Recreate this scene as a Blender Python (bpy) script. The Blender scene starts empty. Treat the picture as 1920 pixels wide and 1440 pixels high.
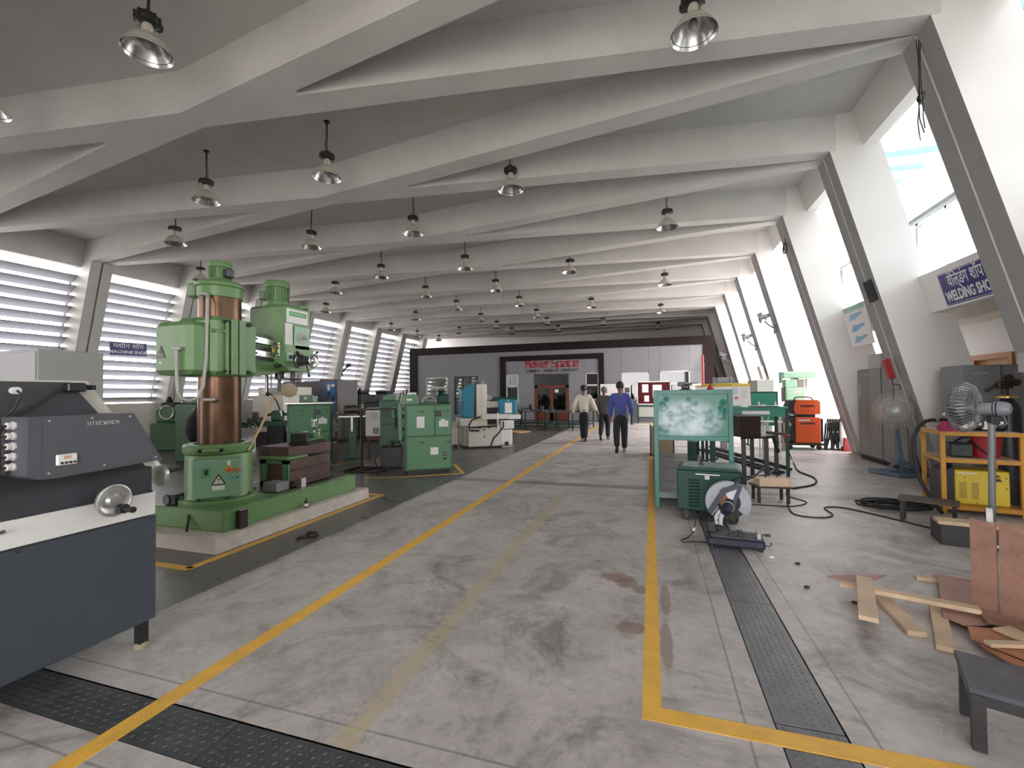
import bpy, math, random
from mathutils import Vector as V, Matrix as MX
sc = bpy.context.scene
C = sc.collection
PI = math.pi
rnd = random.Random(7)

# ---------------------------------------------------------------- camera, sky, light, exposure
cam_d = bpy.data.cameras.new('camera')
cam = bpy.data.objects.new('camera', cam_d); C.objects.link(cam); sc.camera = cam
YAW, PIT, ROL = 0.303236, 0.0209716, -0.0111945
_f = V((-math.sin(YAW)*math.cos(PIT), math.cos(YAW)*math.cos(PIT), math.sin(PIT)))
_r = V((math.cos(YAW), math.sin(YAW), 0)); _u = _r.cross(_f)
_r2 = math.cos(ROL)*_r + math.sin(ROL)*_u; _u2 = -math.sin(ROL)*_r + math.cos(ROL)*_u
cam.matrix_world = MX(((_r2.x,_u2.x,-_f.x,0),(_r2.y,_u2.y,-_f.y,0),(_r2.z,_u2.z,-_f.z,1.53),(0,0,0,1)))
cam_d.sensor_fit = 'HORIZONTAL'; cam_d.sensor_width = 36.0; cam_d.lens = 836.29/1920*36.0
cam_d.clip_start = 0.05; cam_d.clip_end = 500

world = bpy.data.worlds.new('overcast_sky'); sc.world = world; world.use_nodes = True
bg = world.node_tree.nodes['Background']; bg.inputs[0].default_value = (1.0, 0.965, 0.985, 1); bg.inputs[1].default_value = 6.5
sun_d = bpy.data.lights.new('sun', 'SUN'); sun_d.energy = 4.0; sun_d.angle = math.radians(25); sun_d.color = (1, .96, .9)
sun = bpy.data.objects.new('sun', sun_d); C.objects.link(sun); sun.rotation_euler = (math.radians(18), math.radians(32), 0)

def daylight(name, loc, rot, sx, sy, w, col=(.93,.96,1)):
    d = bpy.data.lights.new(name, 'AREA'); d.shape = 'RECTANGLE'; d.size = sx; d.size_y = sy; d.energy = w; d.color = col
    o = bpy.data.objects.new(name, d); C.objects.link(o); o.location = loc; o.rotation_euler = rot
    return o
PORTALS = [
    ((.1, -6.7, 2.3), (PI/2, 0, 0), 7, 4.6),
    ((-18.6, 13, 3.4), (0, -PI/2, 0), 4.6, 36),
    ((6.3, 19, 3.2), (0, PI/2, 0), 6.2, 11.8), ((4.9, 5.75, 6.8), (0,0,0), 2.6, 3.7), ((4.9, 12, 6.8), (0,0,0), 2.6, 2.4),
]
for l, r, a, b in PORTALS:
    o = daylight('daylight_portal', l, r, a, b, 1); o.data.cycles.is_portal = True
sc.view_settings.view_transform = 'Standard'; sc.view_settings.look = 'None'
sc.view_settings.exposure = 0.55; sc.view_settings.gamma = 1.0; sc.view_settings.use_curve_mapping = False
sc.cycles.use_denoising = True
sc.cycles.max_bounces = 10; sc.cycles.diffuse_bounces = 6; sc.cycles.glossy_bounces = 4; sc.cycles.transparent_max_bounces = 12
sc.cycles.caustics_reflective = False; sc.cycles.caustics_refractive = False
sc.cycles.sample_clamp_indirect = 8.0

# ---------------------------------------------------------------- materials
MATS = {}
def mat(name, col, rough=.5, metal=0., var=.12, scale=6., bump=0., dirt=None, dirt_amt=.35, spec=.5, emit=0., coat=0.):
    if name in MATS: return MATS[name]
    m = bpy.data.materials.new(name); m.use_nodes = True; nt = m.node_tree; N = nt.nodes; L = nt.links
    p = N['Principled BSDF']
    p.inputs['Roughness'].default_value = rough; p.inputs['Metallic'].default_value = metal
    p.inputs['Specular IOR Level'].default_value = spec
    if coat: p.inputs['Coat Weight'].default_value = coat
    tc = N.new('ShaderNodeTexCoord')
    n1 = N.new('ShaderNodeTexNoise'); n1.inputs['Scale'].default_value = scale; n1.inputs['Detail'].default_value = 5; n1.inputs['Roughness'].default_value = .6
    L.new(tc.outputs['Object'], n1.inputs['Vector'])
    rmp = N.new('ShaderNodeValToRGB')
    a = [max(0, c*(1-var)) for c in col]; b = [min(1, c*(1+var)) for c in col]
    rmp.color_ramp.elements[0].color = (*a, 1); rmp.color_ramp.elements[1].color = (*b, 1)
    rmp.color_ramp.elements[0].position = .3; rmp.color_ramp.elements[1].position = .7
    L.new(n1.outputs['Fac'], rmp.inputs['Fac'])
    out = rmp.outputs['Color']
    if dirt:
        n2 = N.new('ShaderNodeTexNoise'); n2.inputs['Scale'].default_value = scale*.55; n2.inputs['Detail'].default_value = 8; n2.inputs['Roughness'].default_value = .7
        L.new(tc.outputs['Object'], n2.inputs['Vector'])
        r2 = N.new('ShaderNodeValToRGB'); r2.color_ramp.elements[0].position = .5; r2.color_ramp.elements[1].position = .72
        r2.color_ramp.elements[0].color = (0,0,0,1); r2.color_ramp.elements[1].color = (dirt_amt,)*3+(1,)
        L.new(n2.outputs['Fac'], r2.inputs['Fac'])
        mx = N.new('ShaderNodeMix'); mx.data_type = 'RGBA'
        L.new(r2.outputs['Color'], mx.inputs[0]); L.new(out, mx.inputs[6]); mx.inputs[7].default_value = (*dirt, 1)
        out = mx.outputs[2]
    L.new(out, p.inputs['Base Color'])
    if bump:
        n3 = N.new('ShaderNodeTexNoise'); n3.inputs['Scale'].default_value = scale*8; n3.inputs['Detail'].default_value = 3
        L.new(tc.outputs['Object'], n3.inputs['Vector'])
        bp = N.new('ShaderNodeBump'); bp.inputs['Strength'].default_value = bump; bp.inputs['Distance'].default_value = .02
        L.new(n3.outputs['Fac'], bp.inputs['Height']); L.new(bp.outputs['Normal'], p.inputs['Normal'])
    if emit:
        p.inputs['Emission Color'].default_value = (*col, 1); p.inputs['Emission Strength'].default_value = emit
    MATS[name] = m
    return m
def glass_mat(name, tint=(.85,.93,.92), clear=.85):
    if name in MATS: return MATS[name]
    m = bpy.data.materials.new(name); m.use_nodes = True; nt = m.node_tree; N = nt.nodes; L = nt.links
    o = N['Material Output']; N.remove(N['Principled BSDF'])
    t = N.new('ShaderNodeBsdfTransparent'); t.inputs[0].default_value = (*tint, 1)
    g = N.new('ShaderNodeBsdfGlossy'); g.inputs['Roughness'].default_value = .03
    mx = N.new('ShaderNodeMixShader'); mx.inputs[0].default_value = 1-clear
    L.new(t.outputs[0], mx.inputs[1]); L.new(g.outputs[0], mx.inputs[2]); L.new(mx.outputs[0], o.inputs[0])
    MATS[name] = m; return m

white   = mat('white_wall_paint', (.82,.80,.79), .65, var=.03, scale=1.2, bump=.05)
plaster = mat('painted_concrete_soffit', (.66,.65,.64), .7, var=.06, scale=1.5, bump=.12, dirt=(.5,.5,.48), dirt_amt=.25)
slabm   = mat('painted_ceiling_slab', (.58,.575,.56), .75, var=.05, scale=1.2, bump=.08)
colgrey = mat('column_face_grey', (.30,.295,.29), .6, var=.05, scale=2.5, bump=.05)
colm    = mat('column_paint', (.60,.59,.57), .6, var=.05, scale=2.5, bump=.05)
dkgroove= mat('groove_shadow_gap', (.22,.22,.22), .8)
slatm   = mat('louver_aluminium', (.40,.41,.44), .45, .2, var=.06, scale=3)
cream   = mat('cream_wall', (.72,.68,.60), .7, var=.05, scale=2)
maroon  = mat('maroon_cladding', (.011,.0028,.004), .42, var=.1, scale=2, spec=.25)
cladw   = mat('light_grey_cladding', (.25,.25,.265), .42, var=.02, scale=1)
steel   = mat('bare_steel', (.55,.55,.54), .32, .9, var=.15, scale=12)
chrome  = mat('bright_steel', (.75,.75,.74), .16, 1., var=.08, scale=12)
dksteel = mat('dark_steel', (.09,.09,.09), .45, .6, var=.3, scale=10)
black   = mat('black_paint', (.018,.018,.02), .42, var=.25, scale=10)
rubber  = mat('black_rubber', (.02,.02,.02), .65, var=.2, scale=20)
green   = mat('machine_green', (.075,.175,.075), .38, var=.1, scale=4, dirt=(.05,.07,.03), dirt_amt=.5)
lgreen  = mat('light_machine_green', (.14,.265,.10), .38, var=.08, scale=4, dirt=(.07,.12,.05), dirt_amt=.4)
cabgreen= mat('cabinet_green', (.10,.245,.125), .42, var=.05, scale=3)
cabgreen2=mat('cabinet_green_dark', (.04,.115,.055), .42, var=.07, scale=3)
dgreen  = mat('dark_green_paint', (.007,.052,.036), .45, var=.12, scale=5, spec=.35, dirt=(.02,.03,.025), dirt_amt=.5)
teal    = mat('teal_green_paint', (.035,.20,.165), .38, var=.12, scale=4, dirt=(.02,.07,.06), dirt_amt=.6)
mint    = mat('mint_green_paint', (.30,.52,.36), .4, var=.06, scale=4)
seagreen= mat('sea_green_sheet', (.02,.22,.14), .4, var=.06, scale=2)
yellow  = mat('floor_line_yellow', (.82,.47,.075), .55, var=.08, scale=9, dirt=(.45,.29,.10), dirt_amt=.45, bump=.1)
orange  = mat('orange_enamel', (.66,.105,.025), .4, var=.04, scale=4)
rackyel = mat('rack_yellow', (.58,.28,.03), .42, var=.12, scale=8, dirt=(.25,.12,.03), dirt_amt=.5)
brtyel  = mat('bright_yellow_enamel', (.66,.50,.045), .4, var=.04, scale=4)
whitep  = mat('white_enamel', (.76,.75,.72), .38, var=.03, scale=4)
ivory   = mat('ivory_enamel', (.70,.66,.58), .40, var=.05, scale=4, dirt=(.45,.40,.32), dirt_amt=.3)
paper   = mat('paper', (.80,.78,.78), .8, var=.03, scale=8)
charcoal= mat('charcoal_enamel', (.045,.050,.058), .42, var=.08, scale=60, bump=.04)
charblue= mat('blue_grey_enamel', (.050,.063,.078), .45, var=.10, scale=70, bump=.04)
slate   = mat('slate_enamel', (.088,.088,.102), .50, var=.05, scale=60, bump=.03)
greycab = mat('grey_steel_cabinet', (.20,.20,.19), .45, var=.08, scale=2, dirt=(.30,.29,.27), dirt_amt=.4)
greycab2= mat('grey_locker', (.21,.22,.225), .45, var=.05, scale=2)
greyl   = mat('light_grey_cabinet', (.42,.42,.42), .5, var=.04, scale=2)
brown   = mat('oiled_column_bronze', (.125,.072,.042), .3, .8, var=.35, scale=3)
rust    = mat('rusty_cast_iron', (.10,.055,.042), .55, .3, var=.35, scale=7, bump=.1)
darkbrown=mat('dark_brown_iron', (.035,.022,.018), .5, .2, var=.3, scale=7)
conc    = mat('plinth_concrete', (.55,.50,.45), .8, var=.12, scale=7, bump=.25, dirt=(.36,.29,.22), dirt_amt=.5)
wood    = mat('pine_board', (.62,.47,.32), .6, var=.15, scale=5, dirt=(.36,.24,.14), dirt_amt=.4)
plyred  = mat('red_plywood', (.30,.165,.12), .55, var=.3, scale=9, dirt=(.17,.085,.06), dirt_amt=.7)
plypink = mat('pink_plywood', (.42,.25,.21), .6, var=.12, scale=4)
plyor   = mat('orange_plywood', (.42,.18,.09), .55, var=.15, scale=4)
bamboo  = mat('bamboo', (.50,.33,.17), .5, var=.15, scale=9)
red     = mat('red_enamel', (.36,.028,.035), .4, var=.08, scale=6)
pinkcl  = mat('magenta_rag', (.42,.05,.14), .85, var=.2, scale=20)
blue    = mat('blue_enamel', (.02,.14,.38), .4, var=.05, scale=4)
tealblue= mat('teal_blue_enamel', (.02,.20,.30), .42, var=.06, scale=4)
signblue= mat('sign_blue', (.035,.035,.20), .3, var=.04, scale=4)
signwht = mat('sign_white', (.78,.78,.78), .5, var=.02)
redtext = mat('red_lettering', (.55,.012,.03), .4, var=.03)
dktext  = mat('dark_lettering', (.03,.03,.05), .5, var=.03)
chalk   = mat('chalk_writing', (.62,.62,.58), .9, var=.1, scale=40)
woodor  = mat('orange_door_wood', (.42,.16,.05), .5, var=.15, scale=4)
doorred = mat('red_brown_door_frame', (.16,.035,.022), .45, var=.1, scale=4)
grit    = mat('abrasive_disc', (.045,.050,.042), .9, var=.2, scale=60)
lampo   = mat('cream_lamp_enamel', (.52,.49,.43), .4, var=.06, scale=8)
lampi   = mat('polished_reflector', (.74,.73,.74), .22, 1., var=.05, scale=8)
pipe    = mat('grey_conduit', (.42,.43,.38), .5, var=.08, scale=10)
platel  = mat('chequer_plate_worn', (.17,.175,.19), .42, .35, var=.2, scale=7, dirt=(.12,.11,.10), dirt_amt=.3)
plate   = mat('chequer_plate', (.085,.092,.10), .42, .35, var=.25, scale=7, dirt=(.12,.11,.10), dirt_amt=.4)
skyblue = mat('skylight_beam_blue', (.30,.55,.62), .5)
galv    = mat('galvanised_pipe', (.30,.33,.34), .4, .5, var=.12, scale=10)
fanblue = mat('fan_stand_blue', (.13,.19,.27), .45, var=.12, scale=8)
clearpl = glass_mat('clear_plastic', (.9,.93,.92), .7)
winglass= glass_mat('window_glass', (.80,.88,.87), .92)
winglassd= glass_mat('tinted_window_glass', (.30,.32,.32), .91)
cloudgl = mat('cloudy_sheet_metal', (.30,.46,.44), .32, .2, var=.05)

# ---------------------------------------------------------------- mesh builder
class B:
    def __init__(s): s.v = []; s.f = []; s.m = []
    def add(s, vs, fs, mi=0):
        o = len(s.v); s.v += [tuple(v) for v in vs]; s.f += [tuple(i+o for i in f) for f in fs]; s.m += [mi]*len(fs); return s
    def box(s, x0, x1, y0, y1, z0, z1, bev=0., mi=0, M=None):
        if x0 > x1: x0, x1 = x1, x0
        if y0 > y1: y0, y1 = y1, y0
        if z0 > z1: z0, z1 = z1, z0
        bev = min(bev, .45*min(x1-x0, y1-y0, z1-z0))
        if bev <= 0:
            vs = [(x,y,z) for z in (z0,z1) for y in (y0,y1) for x in (x0,x1)]
            fs = [(0,2,3,1),(4,5,7,6),(0,1,5,4),(2,6,7,3),(0,4,6,2),(1,3,7,5)]
        else:
            vs = []; idx = {}
            for i,x in enumerate((x0,x1)):
                for j,y in enumerate((y0,y1)):
                    for k,z in enumerate((z0,z1)):
                        sx, sy, sz = (1-2*i)*bev, (1-2*j)*bev, (1-2*k)*bev
                        for a in range(3):
                            idx[i,j,k,a] = len(vs)
                            vs.append((x+(sx if a != 0 else 0), y+(sy if a != 1 else 0), z+(sz if a != 2 else 0)))
            I = idx; fs = []
            def q(a, b, c, d, flip): fs.append((a,b,c,d) if not flip else (d,c,b,a))
            for i in (0,1): q(I[i,0,0,0], I[i,1,0,0], I[i,1,1,0], I[i,0,1,0], i == 0)
            for j in (0,1): q(I[0,j,0,1], I[1,j,0,1], I[1,j,1,1], I[0,j,1,1], j == 1)
            for k in (0,1): q(I[0,0,k,2], I[1,0,k,2], I[1,1,k,2], I[0,1,k,2], k == 0)
            for i in (0,1):
                for j in (0,1): q(I[i,j,0,0], I[i,j,1,0], I[i,j,1,1], I[i,j,0,1], (i+j) % 2 == 0)
            for i in (0,1):
                for k in (0,1): q(I[i,0,k,0], I[i,1,k,0], I[i,1,k,2], I[i,0,k,2], (i+k) % 2 == 1)
            for j in (0,1):
                for k in (0,1): q(I[0,j,k,1], I[1,j,k,1], I[1,j,k,2], I[0,j,k,2], (j+k) % 2 == 0)
            for i in (0,1):
                for j in (0,1):
                    for k in (0,1):
                        t = (I[i,j,k,0], I[i,j,k,1], I[i,j,k,2]); fs.append(t if (i+j+k) % 2 == 1 else t[::-1])
        if M: vs = [M @ V(v) for v in vs]
        return s.add(vs, fs, mi)
    def cyl(s, p0, p1, r0, r1=None, n=16, mi=0, caps=True):
        p0, p1 = V(p0), V(p1); r1 = r0 if r1 is None else r1
        d = (p1-p0).normalized(); a = d.orthogonal().normalized(); b = d.cross(a)
        vs = []
        for p, r in ((p0,r0),(p1,r1)):
            for i in range(n):
                t = 2*PI*i/n; vs.append(p + r*(math.cos(t)*a + math.sin(t)*b))
        fs = [(i, (i+1)%n, n+(i+1)%n, n+i) for i in range(n)]
        if caps: fs += [tuple(range(n))[::-1], tuple(range(n, 2*n))]
        return s.add(vs, fs, mi)
    def tube(s, pts, r, n=7, mi=0, closed=False):
        pts = [V(p) for p in pts]; k = len(pts); vs = []; fs = []
        up = None
        for i, p in enumerate(pts):
            if closed: d = pts[(i+1)%k]-pts[i-1]
            else: d = pts[min(i+1,k-1)]-pts[max(i-1,0)]
            d.normalize()
            if up is None: a = d.orthogonal().normalized()
            else:
                a = up - d*up.dot(d)
                a = a.normalized() if a.length > 1e-5 else d.orthogonal().normalized()
            up = a; b = d.cross(a)
            for j in range(n):
                t = 2*PI*j/n; vs.append(p + r*(math.cos(t)*a+math.sin(t)*b))
        for i in range(k if closed else k-1):
            for j in range(n):
                i2 = (i+1)%k
                fs.append((i*n+j, i*n+(j+1)%n, i2*n+(j+1)%n, i2*n+j))
        if not closed: fs += [tuple(range(n))[::-1], tuple(range((k-1)*n, k*n))]
        return s.add(vs, fs, mi)
    def lathe(s, prof, c=(0,0,0), axis=(0,0,1), n=24, mi=0):
        c = V(c); d = V(axis).normalized(); a = d.orthogonal().normalized(); b = d.cross(a); vs = []; fs = []
        for r, z in prof:
            for i in range(n):
                t = 2*PI*i/n; vs.append(c + d*z + max(r,1e-4)*(math.cos(t)*a+math.sin(t)*b))
        for k in range(len(prof)-1):
            for i in range(n):
                fs.append((k*n+i, k*n+(i+1)%n, (k+1)*n+(i+1)%n, (k+1)*n+i))
        return s.add(vs, fs, mi)
    def prism(s, poly, o, u, v, w, mi=0):
        """polygon in the plane o + a*u + b*v, extruded by the vector w"""
        o, u, v, w = V(o), V(u), V(v), V(w); n = len(poly)
        vs = [o+a*u+b*v for a, b in poly] + [o+a*u+b*v+w for a, b in poly]
        fs = [tuple(range(n))[::-1], tuple(range(n, 2*n))] + [(i, (i+1)%n, n+(i+1)%n, n+i) for i in range(n)]
        area = sum(poly[i][0]*poly[(i+1)%n][1]-poly[(i+1)%n][0]*poly[i][1] for i in range(n))
        if (area > 0) != (u.cross(v).dot(w) > 0): fs = [f[::-1] for f in fs]
        return s.add(vs, fs, mi)
    def ball(s, c, r, n=14, m=8, sx=1, sy=1, sz=1, mi=0):
        vs = []; fs = []; c = V(c)
        for k in range(m+1):
            ph = PI*k/m
            for i in range(n):
                t = 2*PI*i/n
                vs.append(c+V((sx*r*max(math.sin(ph),1e-4)*math.cos(t), sy*r*max(math.sin(ph),1e-4)*math.sin(t), -sz*r*math.cos(ph))))
        for k in range(m):
            for i in range(n): fs.append((k*n+i, k*n+(i+1)%n, (k+1)*n+(i+1)%n, (k+1)*n+i))
        return s.add(vs, fs, mi)
    def ring(s, c, axis, R, r, n=24, k=6, mi=0):
        c = V(c); d = V(axis).normalized(); a = d.orthogonal().normalized(); b = d.cross(a)
        return s.tube([c+R*(math.cos(2*PI*i/n)*a+math.sin(2*PI*i/n)*b) for i in range(n)], r, k, mi, True)
    def bar(s, p0, p1, w, h=None, mi=0):
        """square-section bar between two points"""
        p0, p1 = V(p0), V(p1); h = w if h is None else h; d = (p1-p0).normalized()
        ref = V((0,0,1)) if abs(d.z) < .9 else V((0,1,0))
        a = d.cross(ref).normalized(); b = a.cross(d)
        vs = [p + sx*a*w/2 + sy*b*h/2 for p in (p0,p1) for sx, sy in ((-1,-1),(1,-1),(1,1),(-1,1))]
        return s.add(vs, [(3,2,1,0),(4,5,6,7),(0,1,5,4),(1,2,6,5),(2,3,7,6),(3,0,4,7)], mi)

def ob(name, b, m, parent=None, smooth=35, loc=None, rot=None, kind=None):
    me = bpy.data.meshes.new(name); me.from_pydata(b.v, [], b.f)
    ms = m if isinstance(m, (list, tuple)) else [m]
    for x in ms: me.materials.append(x)
    if len(ms) > 1: me.polygons.foreach_set('material_index', b.m)
    if smooth:
        me.polygons.foreach_set('use_smooth', [True]*len(me.polygons))
        me.set_sharp_from_angle(angle=math.radians(smooth))
    me.update()
    o = bpy.data.objects.new(name, me); C.objects.link(o)
    if parent: o.parent = parent
    if loc is not None: o.location = loc
    if rot is not None: o.rotation_euler = rot
    if kind: o['kind'] = kind
    return o
def thing(name, label, cat, loc=(0,0,0), rz=0., group=None):
    o = bpy.data.objects.new(name, None); C.objects.link(o); o.location = loc; o.rotation_euler = (0,0,rz)
    o.empty_display_size = .1; o['label'] = label; o['category'] = cat
    if group: o['group'] = group
    return o
def tag(o, label, cat, group=None):
    o['label'] = label; o['category'] = cat
    if group: o['group'] = group
    return o
def struct(name, loc=(0,0,0)):
    o = bpy.data.objects.new(name, None); C.objects.link(o); o.location = loc; o['kind'] = 'structure'; return o
def cp(o, parent=None, loc=None, rz=None):
    c = o.copy(); C.objects.link(c)
    if parent is not None: c.parent = parent
    if loc is not None: c.location = loc
    if rz is not None: c.rotation_euler = (c.rotation_euler[0], c.rotation_euler[1], rz)
    return c
def dup(root, loc, rz=None, label=None):
    r = cp(root, None, loc, rz)
    if label: r['label'] = label
    for ch in list(root.children):
        c = cp(ch, r)
        for g in list(ch.children): cp(g, c)
    return r
def font_mesh(name, body, size, m, parent, M, bold=0., align='CENTER', sx=1., depth=.003):
    cu = bpy.data.curves.new(name, 'FONT'); cu.body = body; cu.size = size; cu.align_x = align; cu.align_y = 'CENTER'
    cu.extrude = depth; cu.offset = bold; cu.resolution_u = 3
    t = bpy.data.objects.new(name+'_tmp', cu); C.objects.link(t)
    dg = bpy.context.evaluated_depsgraph_get(); me = bpy.data.meshes.new_from_object(t.evaluated_get(dg))
    bpy.data.objects.remove(t); bpy.data.curves.remove(cu)
    me.name = name; me.transform(MX.Diagonal((sx,1,1,1))); me.transform(M); me.materials.clear(); me.materials.append(m)
    o = bpy.data.objects.new(name, me); C.objects.link(o); o.parent = parent
    return o
def frame(o, u, v):
    """matrix: local x -> u, local y -> v, local z -> u x v, origin o"""
    u = V(u).normalized(); v = V(v); v = (v-u*v.dot(u)).normalized(); w = u.cross(v)
    return MX(((u.x,v.x,w.x,o[0]),(u.y,v.y,w.y,o[1]),(u.z,v.z,w.z,o[2]),(0,0,0,1)))
# stroke letters on a 1 x 1 cell, corners cut like a technical typeface
ST = {
 'M':[[(0,0),(0,1),(.5,.45),(1,1),(1,0)]], 'a':[[(.05,.68),(.85,.68),(.95,.58),(.95,0),(.1,0),(0,.1),(0,.27),(.1,.37),(.95,.37)]],
 'k':[[(0,0),(0,1)],[(0,.34),(.45,.34),(.9,.68)],[(.45,.34),(.95,0)]], 'e':[[(.95,.0),(.1,0),(0,.1),(0,.58),(.1,.68),(.85,.68),(.95,.58),(.95,.34),(0,.34)]],
 'r':[[(0,0),(0,.58),(.1,.68),(.8,.68)]], 'S':[[(1,1),(.12,1),(0,.9),(0,.6),(.12,.5),(.88,.5),(1,.4),(1,.1),(.88,0),(0,0)]],
 'p':[[(0,-.28),(0,.58),(.1,.68),(.85,.68),(.95,.58),(.95,.1),(.85,0),(0,0)]], 'c':[[(.95,.68),(.1,.68),(0,.58),(0,.1),(.1,0),(.95,0)]],
 'C':[[(1,1),(.12,1),(0,.88),(0,.12),(.12,0),(1,0)]], 'U':[[(0,1),(0,.12),(.12,0),(.88,0),(1,.12),(1,1)]],
 'R':[[(0,0),(0,1),(.88,1),(1,.9),(1,.6),(.88,.48),(0,.48)],[(.55,.48),(1,0)]], 'I':[[(.5,0),(.5,1)]],
 'O':[[(.12,0),(0,.12),(0,.88),(.12,1),(.88,1),(1,.88),(1,.12),(.88,0),(.12,0)]], 'T':[[(0,1),(1,1)],[(.5,1),(.5,0)]],
 'Y':[[(0,1),(.5,.5),(1,1)],[(.5,.5),(.5,0)]], 'N':[[(0,0),(0,1),(1,0),(1,1)]], 'E':[[(1,1),(0,1),(0,0),(1,0)],[(0,.5),(.85,.5)]],
 'A':[[(0,0),(0,.85),(.15,1),(.85,1),(1,.85),(1,0)],[(0,.42),(1,.42)]], 'V':[[(0,1),(.5,0),(1,1)]], '-':[[(.25,.5),(.75,.5)]],
 'W':[[(0,1),(.25,0),(.5,.7),(.75,0),(1,1)]], '/':[[(0,-.1),(.7,1.1)]], 'K':[[(0,0),(0,1)],[(1,1),(0,.45)],[(.3,.6),(1,0)]], 'P':[[(0,0),(0,1),(1,1),(1,.5),(0,.5)]],
 'H':[[(0,0),(0,1)],[(1,0),(1,1)],[(0,.5),(1,.5)]], 'B':[[(0,0),(0,1),(.85,1),(1,.8),(.85,.52),(0,.52)],[(.85,.52),(1,.3),(.85,0),(0,0)]], 'L':[[(0,1),(0,0),(1,0)]],
 'G':[[(1,1),(0,1),(0,0),(1,0),(1,.5),(.6,.5)]], ' ':[]}
def strokes(name, text, m, parent, o, u, v, h, w, gap, t, depth=.01, narrow='I-/ '):
    """lettering as flat strokes of thickness t; cell h high, w wide"""
    b = B(); u = V(u).normalized(); v = V(v).normalized(); n = u.cross(v); x = 0.
    for ch in text:
        cw = w*.45 if ch in narrow else w
        for pl in ST.get(ch, []):
            for i in range(len(pl)-1):
                p, q = V((pl[i][0]*cw+x, pl[i][1]*h)), V((pl[i+1][0]*cw+x, pl[i+1][1]*h))
                d = (q-p).normalized(); e = V((-d.y, d.x)); p2, q2 = p-d*t*.45, q+d*t*.45
                pts = [p2-e*t/2, q2-e*t/2, q2+e*t/2, p2+e*t/2]
                b.prism([(a.x,a.y) for a in pts], o, u, v, n*depth)
        x += cw+gap
    return ob(name, b, m, parent, smooth=0), x-gap
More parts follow.
